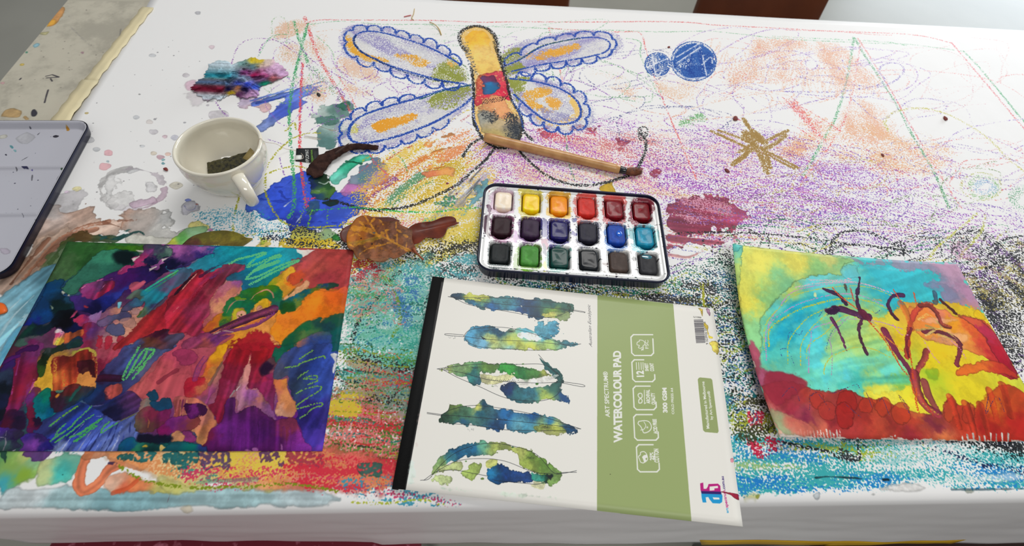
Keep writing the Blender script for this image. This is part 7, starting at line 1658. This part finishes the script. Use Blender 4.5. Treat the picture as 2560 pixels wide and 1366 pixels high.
# ---------------------------------------------------------------- cup
HC, RC_ = .056,.0462
pL, pR, pT, pB_ = P3(429,388, HC), P3(660,358, HC), P3(563,293, HC), P3(536,446, HC)
cc_ = Vector(((pL.x + pR.x) / 2,(pT.y + pB_.y) / 2, TZ + .0014))
RC_ = ((pR - pL).length + (pT - pB_).length) / 4 * .972; cc_.x -= .0014
cup = empty('teacup', cc_, 0, 'cream ceramic teacup with a handle toward the viewer, a used teabag inside', 'cup')
M_CUP = material('cream_glaze', (232,226,208),.12, coat=.7, spec=.5)
prof = [(.0,.0028),(.020,.0028),(.0215,.0),(.0245,.0002),(.0258,.004),(.0300,.0085),(.0372,.018),(.0425,.030),(.0450,.043),(RC_ - .0004,.0525),(RC_, .055),(RC_ - .0008,.0565),(RC_ - .0024,.0568),(RC_ - .0036,.0556),(RC_ - .0042,.052),(.0412,.043),(.0388,.031),(.0335,.0195),(.026,.0105),(.015,.0066),(.0,.0058)]
pc = catmull([(a, b) for a, b in prof], False, 3)
n = 72; V, F = [],[]
for a, b in pc:
    for i in range(n): V.append((max(a, .00001) * math.cos(i * 2 * math.pi / n), max(a, .00001) * math.sin(i * 2 * math.pi / n), b))
for j in range(len(pc) - 1):
    for i in range(n): F.append((j * n + i, j * n + (i + 1) % n, (j + 1) * n + (i + 1) % n, (j + 1) * n + i))
mesh('cup_bowl', V, F, M_CUP, cup)
hd = P3(630,500,.030) - cc_; hd.z = 0; hd.normalize(); hn = Vector((-hd.y, hd.x, 0))
path = catmull([(.0418,.0460),(.0500,.0490),(.0610,.0462),(.0675,.0370),(.0655,.0260),(.0560,.0175),(.0440,.0150),(.0345,.0145)], False, 6)
V, F = [],[]; m_ = 14
for i, (r_, z_) in enumerate(path):
    t = i / (len(path) - 1); d = path[min(i + 1, len(path) - 1)] - path[max(i - 1,0)]; d = d / np.hypot(*d); nr, nz = -d[1], d[0]
    wd = .0072 - .0012 * math.sin(math.pi * t); tk = .0036
    for k in range(m_):
        a = 2 * math.pi * k / m_; q = hd * (r_ + nr * tk * math.sin(a)) + hn * (wd * math.cos(a)); V.append((q.x, q.y, z_ + nz * tk * math.sin(a)))
for j in range(len(path) - 1):
    for k in range(m_): F.append((j * m_ + k, j * m_ + (k + 1) % m_, (j + 1) * m_ + (k + 1) % m_, (j + 1) * m_ + k))
F.append(tuple(range(m_))[::-1]); F.append(tuple((len(path) - 1) * m_ + k for k in range(m_)))
mesh('handle', V, F, M_CUP, cup)


def tube(name, pts, rads, mat, parent=None, m=8, smooth=True):
    V, F = [],[]; N = len(pts)
    for i, p in enumerate(pts):
        d = (Vector(pts[min(i + 1, N - 1)]) - Vector(pts[max(i - 1,0)])).normalized(); a = d.cross(Vector((0,0,1)))
        a = a.normalized() if a.length > 1e-4 else Vector((1,0,0)); b = d.cross(a).normalized(); r_ = rads[i] if isinstance(rads, (list, tuple, np.ndarray)) else rads
        for k in range(m):
            t = 2 * math.pi * k / m; V.append(Vector(p) + (a * math.cos(t) + b * math.sin(t)) * r_)
    for j in range(N - 1):
        for k in range(m): F.append((j * m + k, j * m + (k + 1) % m, (j + 1) * m + (k + 1) % m, (j + 1) * m + k))
    F.append(tuple(range(m))[::-1]); F.append(tuple((N - 1) * m + k for k in range(m)))
    return mesh(name, V, F, mat, parent, smooth=smooth)


# teabag
tbg = empty('teabag', (cc_.x, cc_.y, cc_.z + .006),0, 'used teabag lying in the cream cup, its string over the rim to a black tag', 'teabag')
inv = Matrix.Translation(-Vector(tbg.location))
M_TEA = material('wet_tea_paper', (66,62,32),.4, noise=(300,(28,26,14),.42,.62), bump=(500,.6,.0008), coat=.1)
pb = [P3(517,407,.024), P3(600,396,.018), P3(636,384,.024), P3(644,424,.012), P3(580,450,.0075), P3(521,452,.012)]
lu, lv = 26,16; V, F = [],[]
A1, B1, C1, D1 = P3(517,407,.022), P3(630,378,.026), P3(628,446,.0125), P3(522,458,.0115)
for s_ in (1,-1):
    for j in range(lv + 1):
        for i in range(lu + 1):
            u, v = i / lu, j / lv; p = (A1 * (1 - u) + B1 * u) * (1 - v) + (D1 * (1 - u) + C1 * u) * v
            b_ = (math.sin(math.pi * u) * math.sin(math.pi * v)) ** .5 * .0032
            p = p + Vector((0,.35,.9)) * (b_ * s_ + .0012 * wnoise(u, v, 7,8) + .0008 * wnoise(u, v, 18,2))
            V.append(p - Vector(tbg.location))
N1 = (lu + 1) * (lv + 1)
for s_ in (0,1):
    for j in range(lv):
        for i in range(lu): a = s_ * N1 + j * (lu + 1) + i; f = (a, a + lu + 1, a + lu + 2, a + 1); F.append(f if s_ == 0 else f[::-1])
mesh('bag', V, F, M_TEA, tbg)
M_FLAP = material('tan_filter_paper', (170,150,96),.5)
f1 = [P3(606,396,.0235), P3(626,370,.032), P3(640,384,.0275), P3(628,405,.022)]
solid(mesh('crimp', [p - Vector(tbg.location) for p in f1],[(0,1,2,3)], M_FLAP, tbg),.0005,0)['label'] = 'pale pinched paper corner'
rd_ = P3(655,349,.0572) - cc_; rd_.z = 0; rd_.normalize(); rim = cc_ + rd_ * (RC_ - .0012) + Vector((0,0,.0572))
sp_ = smoothpts([P3(629,380,.028), cc_ + rd_ * (RC_ - .010) + Vector((0,0,.040)), cc_ + rd_ * (RC_ - .0052) + Vector((0,0,.0535)), rim + Vector((0,0,.0004)), cc_ + rd_ * (RC_ + .0012) + Vector((0,0,.052)), P3(690,360,.020), P3(714,372,.006), P3(738,376,.0022), P3(748,380,.0020), P3(757,388,.0022), P3(758,396,.0024), P3(750,398,.0024)],5)
tube('string', [p - Vector(tbg.location) for p in sp_],.00028, material('cotton_string', (214,196,176),.8), tbg, 6)
TQD = [(741,372),(796,371),(799,411),(739,404)]
tg = sheet_canvas(360,300, TQD, (22,24,26))
for q in [[(744,376),(744,400)]]: pass
tg.text('DIPLOMAT', (770,411),(769,374),(761,411),(230,232,226)); tg.text('peppermint', (781,409),(779,375),(774,409),(130,190,60))
tg.wash([(739,389),(753,388),(753,399),(739,400)],(222,222,216), a=1, rough=0, smooth=False, edge=0)
q = [P3(x, y, .0016) - Vector(tbg.location) for x, y in TQD]
tgo = quad_mesh('tag', q, 4,4, lambda u, v: .0006 + .0012 * u * v, material('printed_black_card', rough=.35, img=tg.image('tag_print')), tbg, .0004)
tgo['label'] = 'black card tag with white and green lettering'
q = [P3(x, y, .0030) - Vector(tbg.location) for x, y in [(737,389),(752,388),(752,399),(737,400)]]
solid(mesh('label_sticker', q, [(3,2,1,0)], material('white_sticker', (232,232,226),.5), tgo),.0003,0)['label'] = 'small white square holding the string'

# ---------------------------------------------------------------- paintbrush
br = empty('paintbrush', P3(1400,384),0, 'round brush with a bamboo handle and brown bristles lying across the drawing', 'paintbrush')
off = Vector(br.location)
M_BAM = material('bamboo', (206,156,98),.35, noise=(60,(176,122,70),.45,.7,(1,1,1)), coat=.2)
pa, pb2 = P3(1212,343,.0092), P3(1549,424,.0072)
dr = (pb2 - pa).normalized()
N = 24; pts = [pa.lerp(pb2, i / N) for i in range(N + 1)]; rd = [.0064 - .0009 * (i / N) + .0001 * math.sin(i) for i in range(N + 1)]; rd[0] = .0052; pts[0] = pts[0] - dr * .0004
tube('handle', [p - off for p in pts], rd, M_BAM, br, 20)
pf = pb2 + dr * .0085
tube('ferrule', [pb2 - dr * .001 - off, pb2 + dr * .0002 - off, pb2 + dr * .0006 - off, pb2 + dr * .007 - off, pf - off],[.003,.0044,.0047,.0042,.0038], material('black_ferrule', (26,26,28),.25, coat=.5), br, 18)
tipd = (P3(1604,430,.0045) - pf); Lb = tipd.length; tipd.normalize()
bp = [pf + tipd * Lb * t - off for t in (-.05,.1,.25,.45,.65,.8,.92,1.0)]
tube('bristles', bp, [.0036,.0043,.0050,.0052,.0046,.0034,.0020,.0008], material('brown_hair', (136,78,40),.55, noise=(160,(90,48,24),.4,.6), bump=(900,.8,.001)), br, 20)
RBb = random.Random(8)
V, F = [],[]
for k in range(70):
    a = RBb.uniform(0,6.28); rr_ = RBb.uniform(.0022,.005); base_ = pf + tipd * Lb * .1; s1 = tipd.cross(Vector((0,0,1))).normalized(); s2 = tipd.cross(s1)
    o1 = (s1 * math.cos(a) + s2 * math.sin(a)); p0 = base_ + o1 * .0042; p1 = base_ + tipd * Lb * .5 + o1 * .0053; p2 = base_ + tipd * Lb * RBb.uniform(.86,.98) + o1 * RBb.uniform(.0004,.003)
    for p in (p0, p1, p2): V += [p - off + s1 * .00015, p - off - s1 * .00015, p - off + s2 * .0002]
    b0 = len(V) - 9
    for j in (0,3):
        for m2 in range(3): F.append((b0 + j + m2, b0 + j + (m2 + 1) % 3, b0 + j + 3 + (m2 + 1) % 3, b0 + j + 3 + m2))
mesh('hair_tips', V, F, material('hair_tips', (120,66,34),.5), br)['kind'] = 'stuff'

# ---------------------------------------------------------------- flat organic things: fan meshes from an outline
def fan(name, outline, centre, zf, mat, label, cat, canvas=None, rings=14, thick=.0004, group=None, n_sub=4, zpix=.002, zbase=0.0, jag=0.0):
    P = catmull(outline, True, n_sub)
    if jag:
        P = np.array([(np.array(outline[i // n_sub]) * (1 - i % n_sub / n_sub) + np.array(outline[(i // n_sub + 1) % len(outline)]) * (i % n_sub / n_sub)) * .75 + P[i] * .25 for i in range(len(P))])
        P = np.array([(cx_, cy_) + (p - (cx_, cy_)) * (1 + jag * RS.uniform(-1,1)) for p in P for cx_, cy_ in [centre]])
    V, UV, F = [],[],[]
    cx, cy = centre; m = len(P)
    def add(x, y, rr_):
        X, Y = px(x, y, zpix); z = zbase + zf(float(X), float(Y), rr_, x, y)
        X, Y = px(x, y, z); V.append((float(X), float(Y), TZ + z))
        if canvas: a, b = canvas.fmap(x, y); UV.append((float(a) / canvas.W, 1 - float(b) / canvas.H))
        else: UV.append((0,0))
    add(cx, cy, 0)
    for j in range(1, rings + 1):
        t = (j / rings) ** .9
        for k in range(m): add(cx + (P[k][0] - cx) * t, cy + (P[k][1] - cy) * t, t)
    for k in range(m): F.append((0,1 + k, 1 + (k + 1) % m))
    for j in range(rings - 1):
        for k in range(m): a = 1 + j * m; F.append((a + k, a + m + k, a + m + (k + 1) % m, a + (k + 1) % m))
    me = bpy.data.meshes.new(name)
    o = mesh(name, V, [f[::-1] for f in F], mat, None, UV); solid(o, thick, 0); tag(o, label, cat, group)
    return o


Zc = fr(6.095,820,520)
# rusty leaf underneath
M_RUST = material('rust_leaf', (96,38,24),.5, noise=(90,(84,34,22),.4,.65), bump=(160,.3,.001), coat=.1)
out = Zc([(180,400),(230,320),(330,260),(600,150),(800,142),(950,145),(1050,175),(1085,215),(900,330),(600,460),(400,520),(270,530),(210,490)])
fan('dry_leaf', out, Zc([(600,320)])[0], lambda X, Y, r_, x, y: .0022 + .002 * r_ * r_, M_RUST, 'dark reddish brown leaf mostly hidden beneath the yellow-veined leaf', 'leaf', group='fallen leaves on the drawing')
# curled rusty leaf
out = Zc([(1100,560),(1180,400),(1240,300),(1340,240),(1480,215),(1600,200),(1750,140),(1880,130),(1945,165),(1960,215),(2000,228),(1930,262),(1830,300),(1790,390),(1730,455),(1620,462),(1490,455),(1400,530),(1310,560),(1200,620)])
def zcurl(X, Y, r_, x, y):
    cxp, cyp = (x - 820) * 6.095,(y - 520) * 6.095
    mid = 330 - .22 * (cxp - 1500)          # fold line running along the leaf
    d = (cyp - mid) / 130
    return .0016 + min(1, max(.12,(cxp - 1240) / 240)) * .006 * min(1.3, abs(d)) ** 1.4 * (1 if d < 0 else .55) + .0015 * math.sin(cxp / 150) * min(1, max(0,(cxp - 1240) / 240)) + .0015
fan('dry_leaf', out, Zc([(1540,340)])[0], zcurl, material('rust_leaf_curled', (122,50,28),.38, noise=(70,(92,36,22),.35,.65), bump=(120,.2,.001), spec=.35), 'glossy reddish brown curled leaf with a folded tip, pointing at the tin', 'leaf', group='fallen leaves on the drawing', rings=18)
# yellow veined leaf
X0, X1, Y0, Y1 = -.165,-.04,.30,.40
LF = plane_canvas(-.20,.27,-.02,.40,6000,.008,(126,74,36))
BRN = (118,68,36)
LF.wash(Zc([(200,0),(1500,0),(1500,900),(200,900)]), BRN, a=1, rough=0, edge=0, var=.5, smooth=False, warp=3, cols=[(Zc([q])[0], c_) for q, c_ in [((400,300),(150,90,30)),((700,250),(110,60,30)),((950,330),(110,64,40)),((1150,450),(126,74,40)),((850,680),(128,80,52)),((1100,650),(140,84,50)),((500,600),(116,66,30)),((350,450),(170,100,26)),((700,780),(146,90,60)),((500,450),(150,84,24)),((1300,700),(140,70,40))]])
GV, GO = (214,142,32),(190,116,22)
def vein(pts, w, c1=GV):
    LF.wash(Zc([(x, y - w) for x, y in pts] + [(x, y + w) for x, y in pts[::-1]]), c1, a=.85, rough=2.2, blur=1.1, soft=.8, edge=0, var=.3)
vein([(1240,650),(1100,590),(980,510),(880,460),(790,440)],24); vein([(790,445),(650,485),(500,525),(320,545)],30,(176,124,30)); vein([(790,440),(700,380),(560,330),(380,310)],30)
for q in [[(780,430),(700,330),(640,240),(570,140)],[(560,320),(520,250),(450,190)],[(910,460),(880,360),(830,250),(780,180)],[(1050,540),(1050,420),(1035,300),(1040,230)],[(1190,620),(1195,500),(1215,400),(1240,340)],[(980,520),(800,570),(620,620),(500,690),(470,760)],[(1080,590),(960,620),(850,660),(760,690)],[(500,520),(400,600),(360,640)],[(640,240),(700,170)],[(320,440),(420,400),(520,440)],[(400,600),(330,560)],[(700,240),(690,300)],[(1050,340),(1110,370)],[(1050,430),(990,400)],[(880,340),(940,320)],[(870,400),(820,380)],[(1210,440),(1160,420)],[(700,600),(730,660)],[(600,630),(560,600)],[(330,330),(400,360)],[(480,230),(540,220)],[(800,560),(760,520)]]:
    vein(q, 8)
for k in range(36):
    x, y = RS.uniform(320,900), RS.uniform(200,640); a = RS.uniform(0,3.14); L = RS.uniform(20,50); vein([(x, y),(x + L * math.cos(a), y + L * math.sin(a))],4,(170,100,22))
for q, c_ in [([(1240,640),(1000,520),(880,460)],(226,150,40)),([(850,460),(700,470),(400,545)],(150,130,50)),([(1240,650),(900,480)],(230,160,40))]: LF.brush(Zc(q),1.6, c_, a=.8, rough=.5)
LF.spots([Zc([(700,385)])[0] + (3.4,)],3,(96,96,104)); LF.spots([Zc([(505,465)])[0] + (1.4,), Zc([(670,552)])[0] + (1,)],1,(20,10,10))
LF.wash(Zc([(600,780),(900,740),(1000,770),(1080,760),(900,790),(850,840),(700,830)]),(170,120,84), a=.5, rough=2)
IMG_LEAF = LF.image('leaf_veins')
out = Zc([(285,430),(340,290),(430,160),(560,115),(680,140),(790,180),(850,208),(960,205),(1060,200),(1110,260),(1220,310),(1285,350),(1282,480),(1325,590),(1345,660),(1310,690),(1270,655),(1180,690),(1090,750),(1000,775),(940,760),(850,825),(700,815),(610,770),(500,800),(420,740),(380,650),(300,600)])
def zleaf(X, Y, r_, x, y):
    cxp, cyp = (x - 820) * 6.095,(y - 520) * 6.095
    return .0080 + .0012 * math.sin(cxp / 130) * r_ + .002 * max(0,(cyp - 560) / 250) * r_ + .0022 * (1 - r_) + .0008 * wnoise(X, Y, 120,3)
lf = fan('dry_leaf', out, Zc([(780,450)])[0], zleaf, material('veined_leaf', rough=.5, img=IMG_LEAF, gain=.8, bump=(150,.4,.0010), spec=.25), 'brown leaf with golden yellow veins, topmost of the leaves beside the tin', 'leaf', canvas=LF, group='fallen leaves on the drawing', rings=22, zpix=.008)
tube('leaf_stem', [Vector(p) for p in smoothpts([P3(*Zc([(1300,620)])[0],.009), P3(*Zc([(1340,680)])[0],.008), P3(*Zc([(1395,735)])[0],.005), P3(*Zc([(1452,792)])[0],.004)],4)],[.0020,.0020,.0018,.0016,.0014,.0012,.0011,.0010,.0010,.0010,.0011,.0012,.0013], material('leaf_stalk', (150,76,40),.45), lf, 8)
# olive leaf under the painting
OL = plane_canvas(-.33,.28,-.20,.345,4000,.002,(118,106,20))
OL.wash([(440,560),(650,560),(650,660),(440,660)],(116,104,20), a=1, rough=0, edge=0, var=.4, smooth=False, cols=[((520,590),(120,112,24)),((590,610),(100,84,10)),((470,605),(84,60,20)),((600,592),(126,116,30)),((480,616),(90,40,30))])
OL.brush([(500,617),(560,609),(632,598)],1.8,(160,140,40), a=.9, rough=.5); OL.brush([(535,615),(570,610)],1.6,(226,220,190), a=.9, dry=.5)
out = [(452,622),(462,606),(480,592),(505,583),(535,578),(565,577),(595,583),(615,594),(632,597),(622,606),(605,617),(580,630),(540,636),(490,634)]
fan('olive_leaf', out, (540,606), lambda X, Y, r_, x, y: .0016 + .0002 * r_, material('olive_leaf', rough=.35, img=OL.image('olive_leaf_colour'), coat=.2), 'flat olive green leaf partly tucked under the hill painting', 'leaf', canvas=OL, rings=12)
# orange scrap at left frame edge
fan('orange_leaf', [(-40,765),(-10,757),(10,760),(19,775),(14,783),(-5,788),(-40,792)],(-12,773), lambda X, Y, r_, x, y: .0016 + .0035 * (1 - r_ * r_) ** .5, material('orange_leaf', (236,104,20),.4), 'bright orange petal scrap at the left border, on the pale blue wash', 'leaf', rings=8)
# bark
path = smoothpts([P3(x, y, .005) for x, y in [(776,438),(790,424),(808,404),(832,388),(858,376),(885,368),(915,367),(945,367)]],5)
N = len(path); V, F = [],[]; wd = np.interp(np.linspace(0,1, N),[0,.05,.15,.35,.5,.62,.8,1],[.004,.0085,.0105,.0088,.0062,.0046,.0040,.0022])
for i, p in enumerate(path):
    d = (path[min(i + 1, N - 1)] - path[max(i - 1,0)]).normalized(); nn = Vector((-d.y, d.x, 0)); t = i / (N - 1)
    for k in range(9):
        s_ = k / 4 - 1; w_ = wd[i] * (1 + .3 * wnoise(t, (s_ > 0) * 3.3,22,5))
        q = p + nn * w_ * s_; V.append((q.x, q.y, TZ + .0024 + .0020 * (1 - s_ * s_) + .003 * math.sin(math.pi * t) + .0012 * wnoise(t * 3, s_, 9,3)))
for i in range(N - 1):
    for k in range(8): a = i * 9 + k; F.append((a, a + 1, a + 10, a + 9))
o = solid(mesh('bark_strip', V, F, material('bark', (70,48,42),.9, spec=.1, noise=(110,(48,32,30),.4,.62), bump=(240,1.0,.0022))),.0016,-1)
tag(o, 'curved strip of dark brown bark lying against the teabag tag', 'bark')
sl = smoothpts([P3(838,384,.012), P3(856,371,.013), P3(873,358,.012)],4)
tube('splinter', sl, [.0012,.0013,.0013,.0012,.0011,.0010,.0009,.0007,.0004], material('bark_splinter', (66,44,38),.8), o, 6)

# crumpled rag
Zr = fr(6.21,460,120)
RG = plane_canvas(-.335,.48,-.16,.62,4500,.012,(214,226,234))
rg = lambda q, col, **k: RG.wash(Zr(q), col, **{**dict(rough=5, edge=.05, blur=3, var=.3), **k})
rg([(0,0),(1700,0),(1700,900),(0,900)],(214,226,234), a=1, rough=0, smooth=False, cols=[(Zr([q])[0], c_) for q, c_ in [((500,290),(216,230,236)),((650,260),(206,224,232)),((600,320),(200,222,230)),((450,270),(220,232,238)),((380,420),(222,230,236)),((700,250),(196,214,226)),((200,640),(150,60,110)),((300,750),(150,40,100)),((400,800),(160,60,110)),((350,640),(170,110,150)),((550,240),(214,228,236)),((400,350),(214,224,232)),((640,430),(40,150,170)),((560,400),(50,160,180)),((760,430),(100,160,190)),((380,490),(222,200,30)),((500,520),(206,170,40)),((540,560),(140,60,20)),((300,500),(206,216,226)),((180,580),(200,160,60)),((250,640),(150,60,110)),((350,720),(160,40,100)),
    ((430,600),(120,16,40)),((560,640),(130,20,50)),((480,720),(214,230,240)),((600,760),(210,226,236)),((900,240),(120,160,160)),((1050,280),(90,120,130)),((1080,170),(222,190,20)),((1180,195),(226,196,60)),((1300,230),(210,190,180)),((1450,280),(214,176,210)),((1520,400),(206,166,206)),((1350,350),(206,160,200)),((950,370),(130,60,120)),((1100,420),(140,20,70)),((1250,420),(170,80,130)),((1400,470),(190,110,120)),((850,560),(70,90,190)),((1000,560),(50,70,190)),((1120,600),(60,90,200)),((1270,550),(20,130,100)),((720,640),(40,30,90)),((850,620),(226,160,120)),((960,640),(24,14,60)),((1080,670),(206,160,206)),((1000,740),(196,150,190)),((850,720),(110,60,110)),((1200,480),(150,110,160)),((740,690),(200,170,40)),((660,560),(90,120,160)),((1000,480),(190,200,226)),((900,480),(150,176,206))]], warp=2)
IMG_RAG = RG.image('rag_stains')
M_RAG = material('stained_tissue', rough=.9, img=IMG_RAG, gain=1.0, bump=(170,.8,.003), spec=.1)
out = Zr([(105,620),(160,560),(230,490),(330,460),(320,400),(360,320),(400,240),(540,185),(700,220),(740,262),(900,200),(1040,150),(1180,175),(1380,185),(1480,250),(1580,330),(1580,440),(1440,500),(1380,540),(1180,590),(1165,650),(1150,740),(1050,770),(880,775),(800,735),(720,720),(600,780),(540,815),(440,780),(370,825),(240,750),(150,680)])
def zrag(X, Y, r_, x, y):
    a = wnoise(X, Y, 34,1); b = wnoise(X, Y, 75,2); c_ = wnoise(X + Y, Y - X * .4,150,3)
    env = (1 - r_ ** 3) * .9 + .1
    return .0018 + .62 * (.0115 + .010 * (1 - abs(a) * 2.2) * .6 + .008 * (1 - abs(b) * 2.6) + .006 * (.5 - abs(c_)) + .0035 * (.4 - abs(wnoise(X - Y * .5, Y + X * .3,260,7)))) * env * (1 - .35 * r_)
rgo = fan('crumpled_tissue', out, Zr([(820,430)])[0], lambda X, Y, r_, x, y: max(.0014, zrag(X, Y, r_, x, y)), M_RAG, 'crumpled damp tissue stained teal, magenta, yellow and blue, above the cup', 'tissue', canvas=RG, rings=44, thick=.0004, n_sub=5, zpix=.010, jag=.05)

# little plant scraps
M_SC = material('dry_scrap', (120,50,44),.7)
M_TW = material('straw_stem', (190,160,90),.6)
tag(tube('plant_stem', smoothpts([P3(1074,55,.002), P3(1088,62,.004), P3(1098,74,.003), P3(1103,87,.0022)],5),[.0006] * 8 + [.0009] * 8, M_TW, None, 6), 'curved olive plant stem above the upper left wing', 'stem')
tw_ = tube('yellow_twig', smoothpts([P3(1036,22,.0035), P3(1034,34,.003), P3(1029,45,.0025), P3(1034,50,.002)],5),.0006, M_TW, None, 6); tag(tw_, 'tiny yellow forked twig near the far edge of the table', 'twig')
tube('side_twig', smoothpts([P3(1028,38,.0025), P3(1018,40,.002), P3(1010,42,.002)],4),.0007, material('pink_bud', (196,90,90),.6), tw_, 6)
for (x, y, r_, lab) in [(1839,296,.0040, 'dark red-brown crumb above the bronze star'),(1818,427,.0030, 'dark red crumb below the bronze star'),(2364,296,.0034, 'brown crumb on the yellow scribble loop, far right'),(2207,388,.0024, 'tiny brown crumb on the peach scribble'),(797,237,.0030, 'black seed beside the blue brush strokes'),(1672,118,.0022, 'tiny brown speck above the small blue disc'),(414,423,.0026, 'brown seed beside the grey water ring')]:
    bm = bmesh.new(); bmesh.ops.create_icosphere(bm, subdivisions=2, radius=r_)
    for v in bm.verts: v.co = Vector((v.co.x * 1.3, v.co.y * .8, v.co.z * .45)) * (1 + .35 * wnoise(v.co.x, v.co.y, 400, x))
    o = bm_obj('leaf_crumb', bm, M_SC if 'black' not in lab else material('seed', (30,26,26),.6), None, False, P3(x, y, .0016 + r_ * .3)); o.rotation_euler.z = x
    tag(o, lab, 'crumb', 'dry crumbs scattered on the paper')

# ---------------------------------------------------------------- chairs
def chair(x, y, rz, mat, label, hback=.84, w=.42):
    ch = empty('chair', (x, y, 0), rz, label, 'chair', 'chairs round the table')
    bm = bmesh.new(); box_bm(bm, (0,0,.445),(w, .40,.05),.02,4); bm_obj('seat', bm, mat, ch, True)
    V, F = [],[]; nx, nz = 14,10
    for j in range(nz + 1):
        for i in range(nx + 1):
            u, v = i / nx - .5, j / nz
            V.append((u * w * (1.0 - .08 * v),.19 + .05 * v - .05 * (1 - (2 * u) ** 2) * -.6 + .0,.36 + (hback - .36) * v))
    for j in range(nz):
        for i in range(nx): a = j * (nx + 1) + i; F.append((a, a + 1, a + nx + 2, a + nx + 1))
    b = mesh('backrest', V, F, mat, ch); solid(b, .022,0); m = b.modifiers.new('b', 'BEVEL'); m.width = .006; m.segments = 2
    for sx in (-1,1):
        for sy in (-1,1):
            tube('leg', [Vector((sx * (w / 2 - .03), sy * .16,.425)), Vector((sx * (w / 2 - .01), sy * .19,.0))],.011, M_STEEL, ch, 10)
    return ch


yb = 1.22; zb = -.20
xl, xr = P3(1745,24, zb), P3(2045,24, zb); wch = (xr - xl).length
chair((xl.x + xr.x) / 2, xl.y - .20,0, M_BROWN, 'brown leather chair at the far side, right of the other brown chair', w=wch + .012)
xr2 = P3(1432,8, zb); chair(xr2.x - wch / 2 - .008, xr2.y - .20,0, M_BROWN, 'brown leather chair at the far side of the table, mostly beyond the top edge', w=wch + .012)
chair(-.30,-.12, math.pi, M_MAROON, 'maroon flecked fabric chair under the front of the table, lower left', w=.46)
chair(.78,-.12, math.pi, M_DKBR, 'dark brown chair under the front of the table, lower right', w=.62)
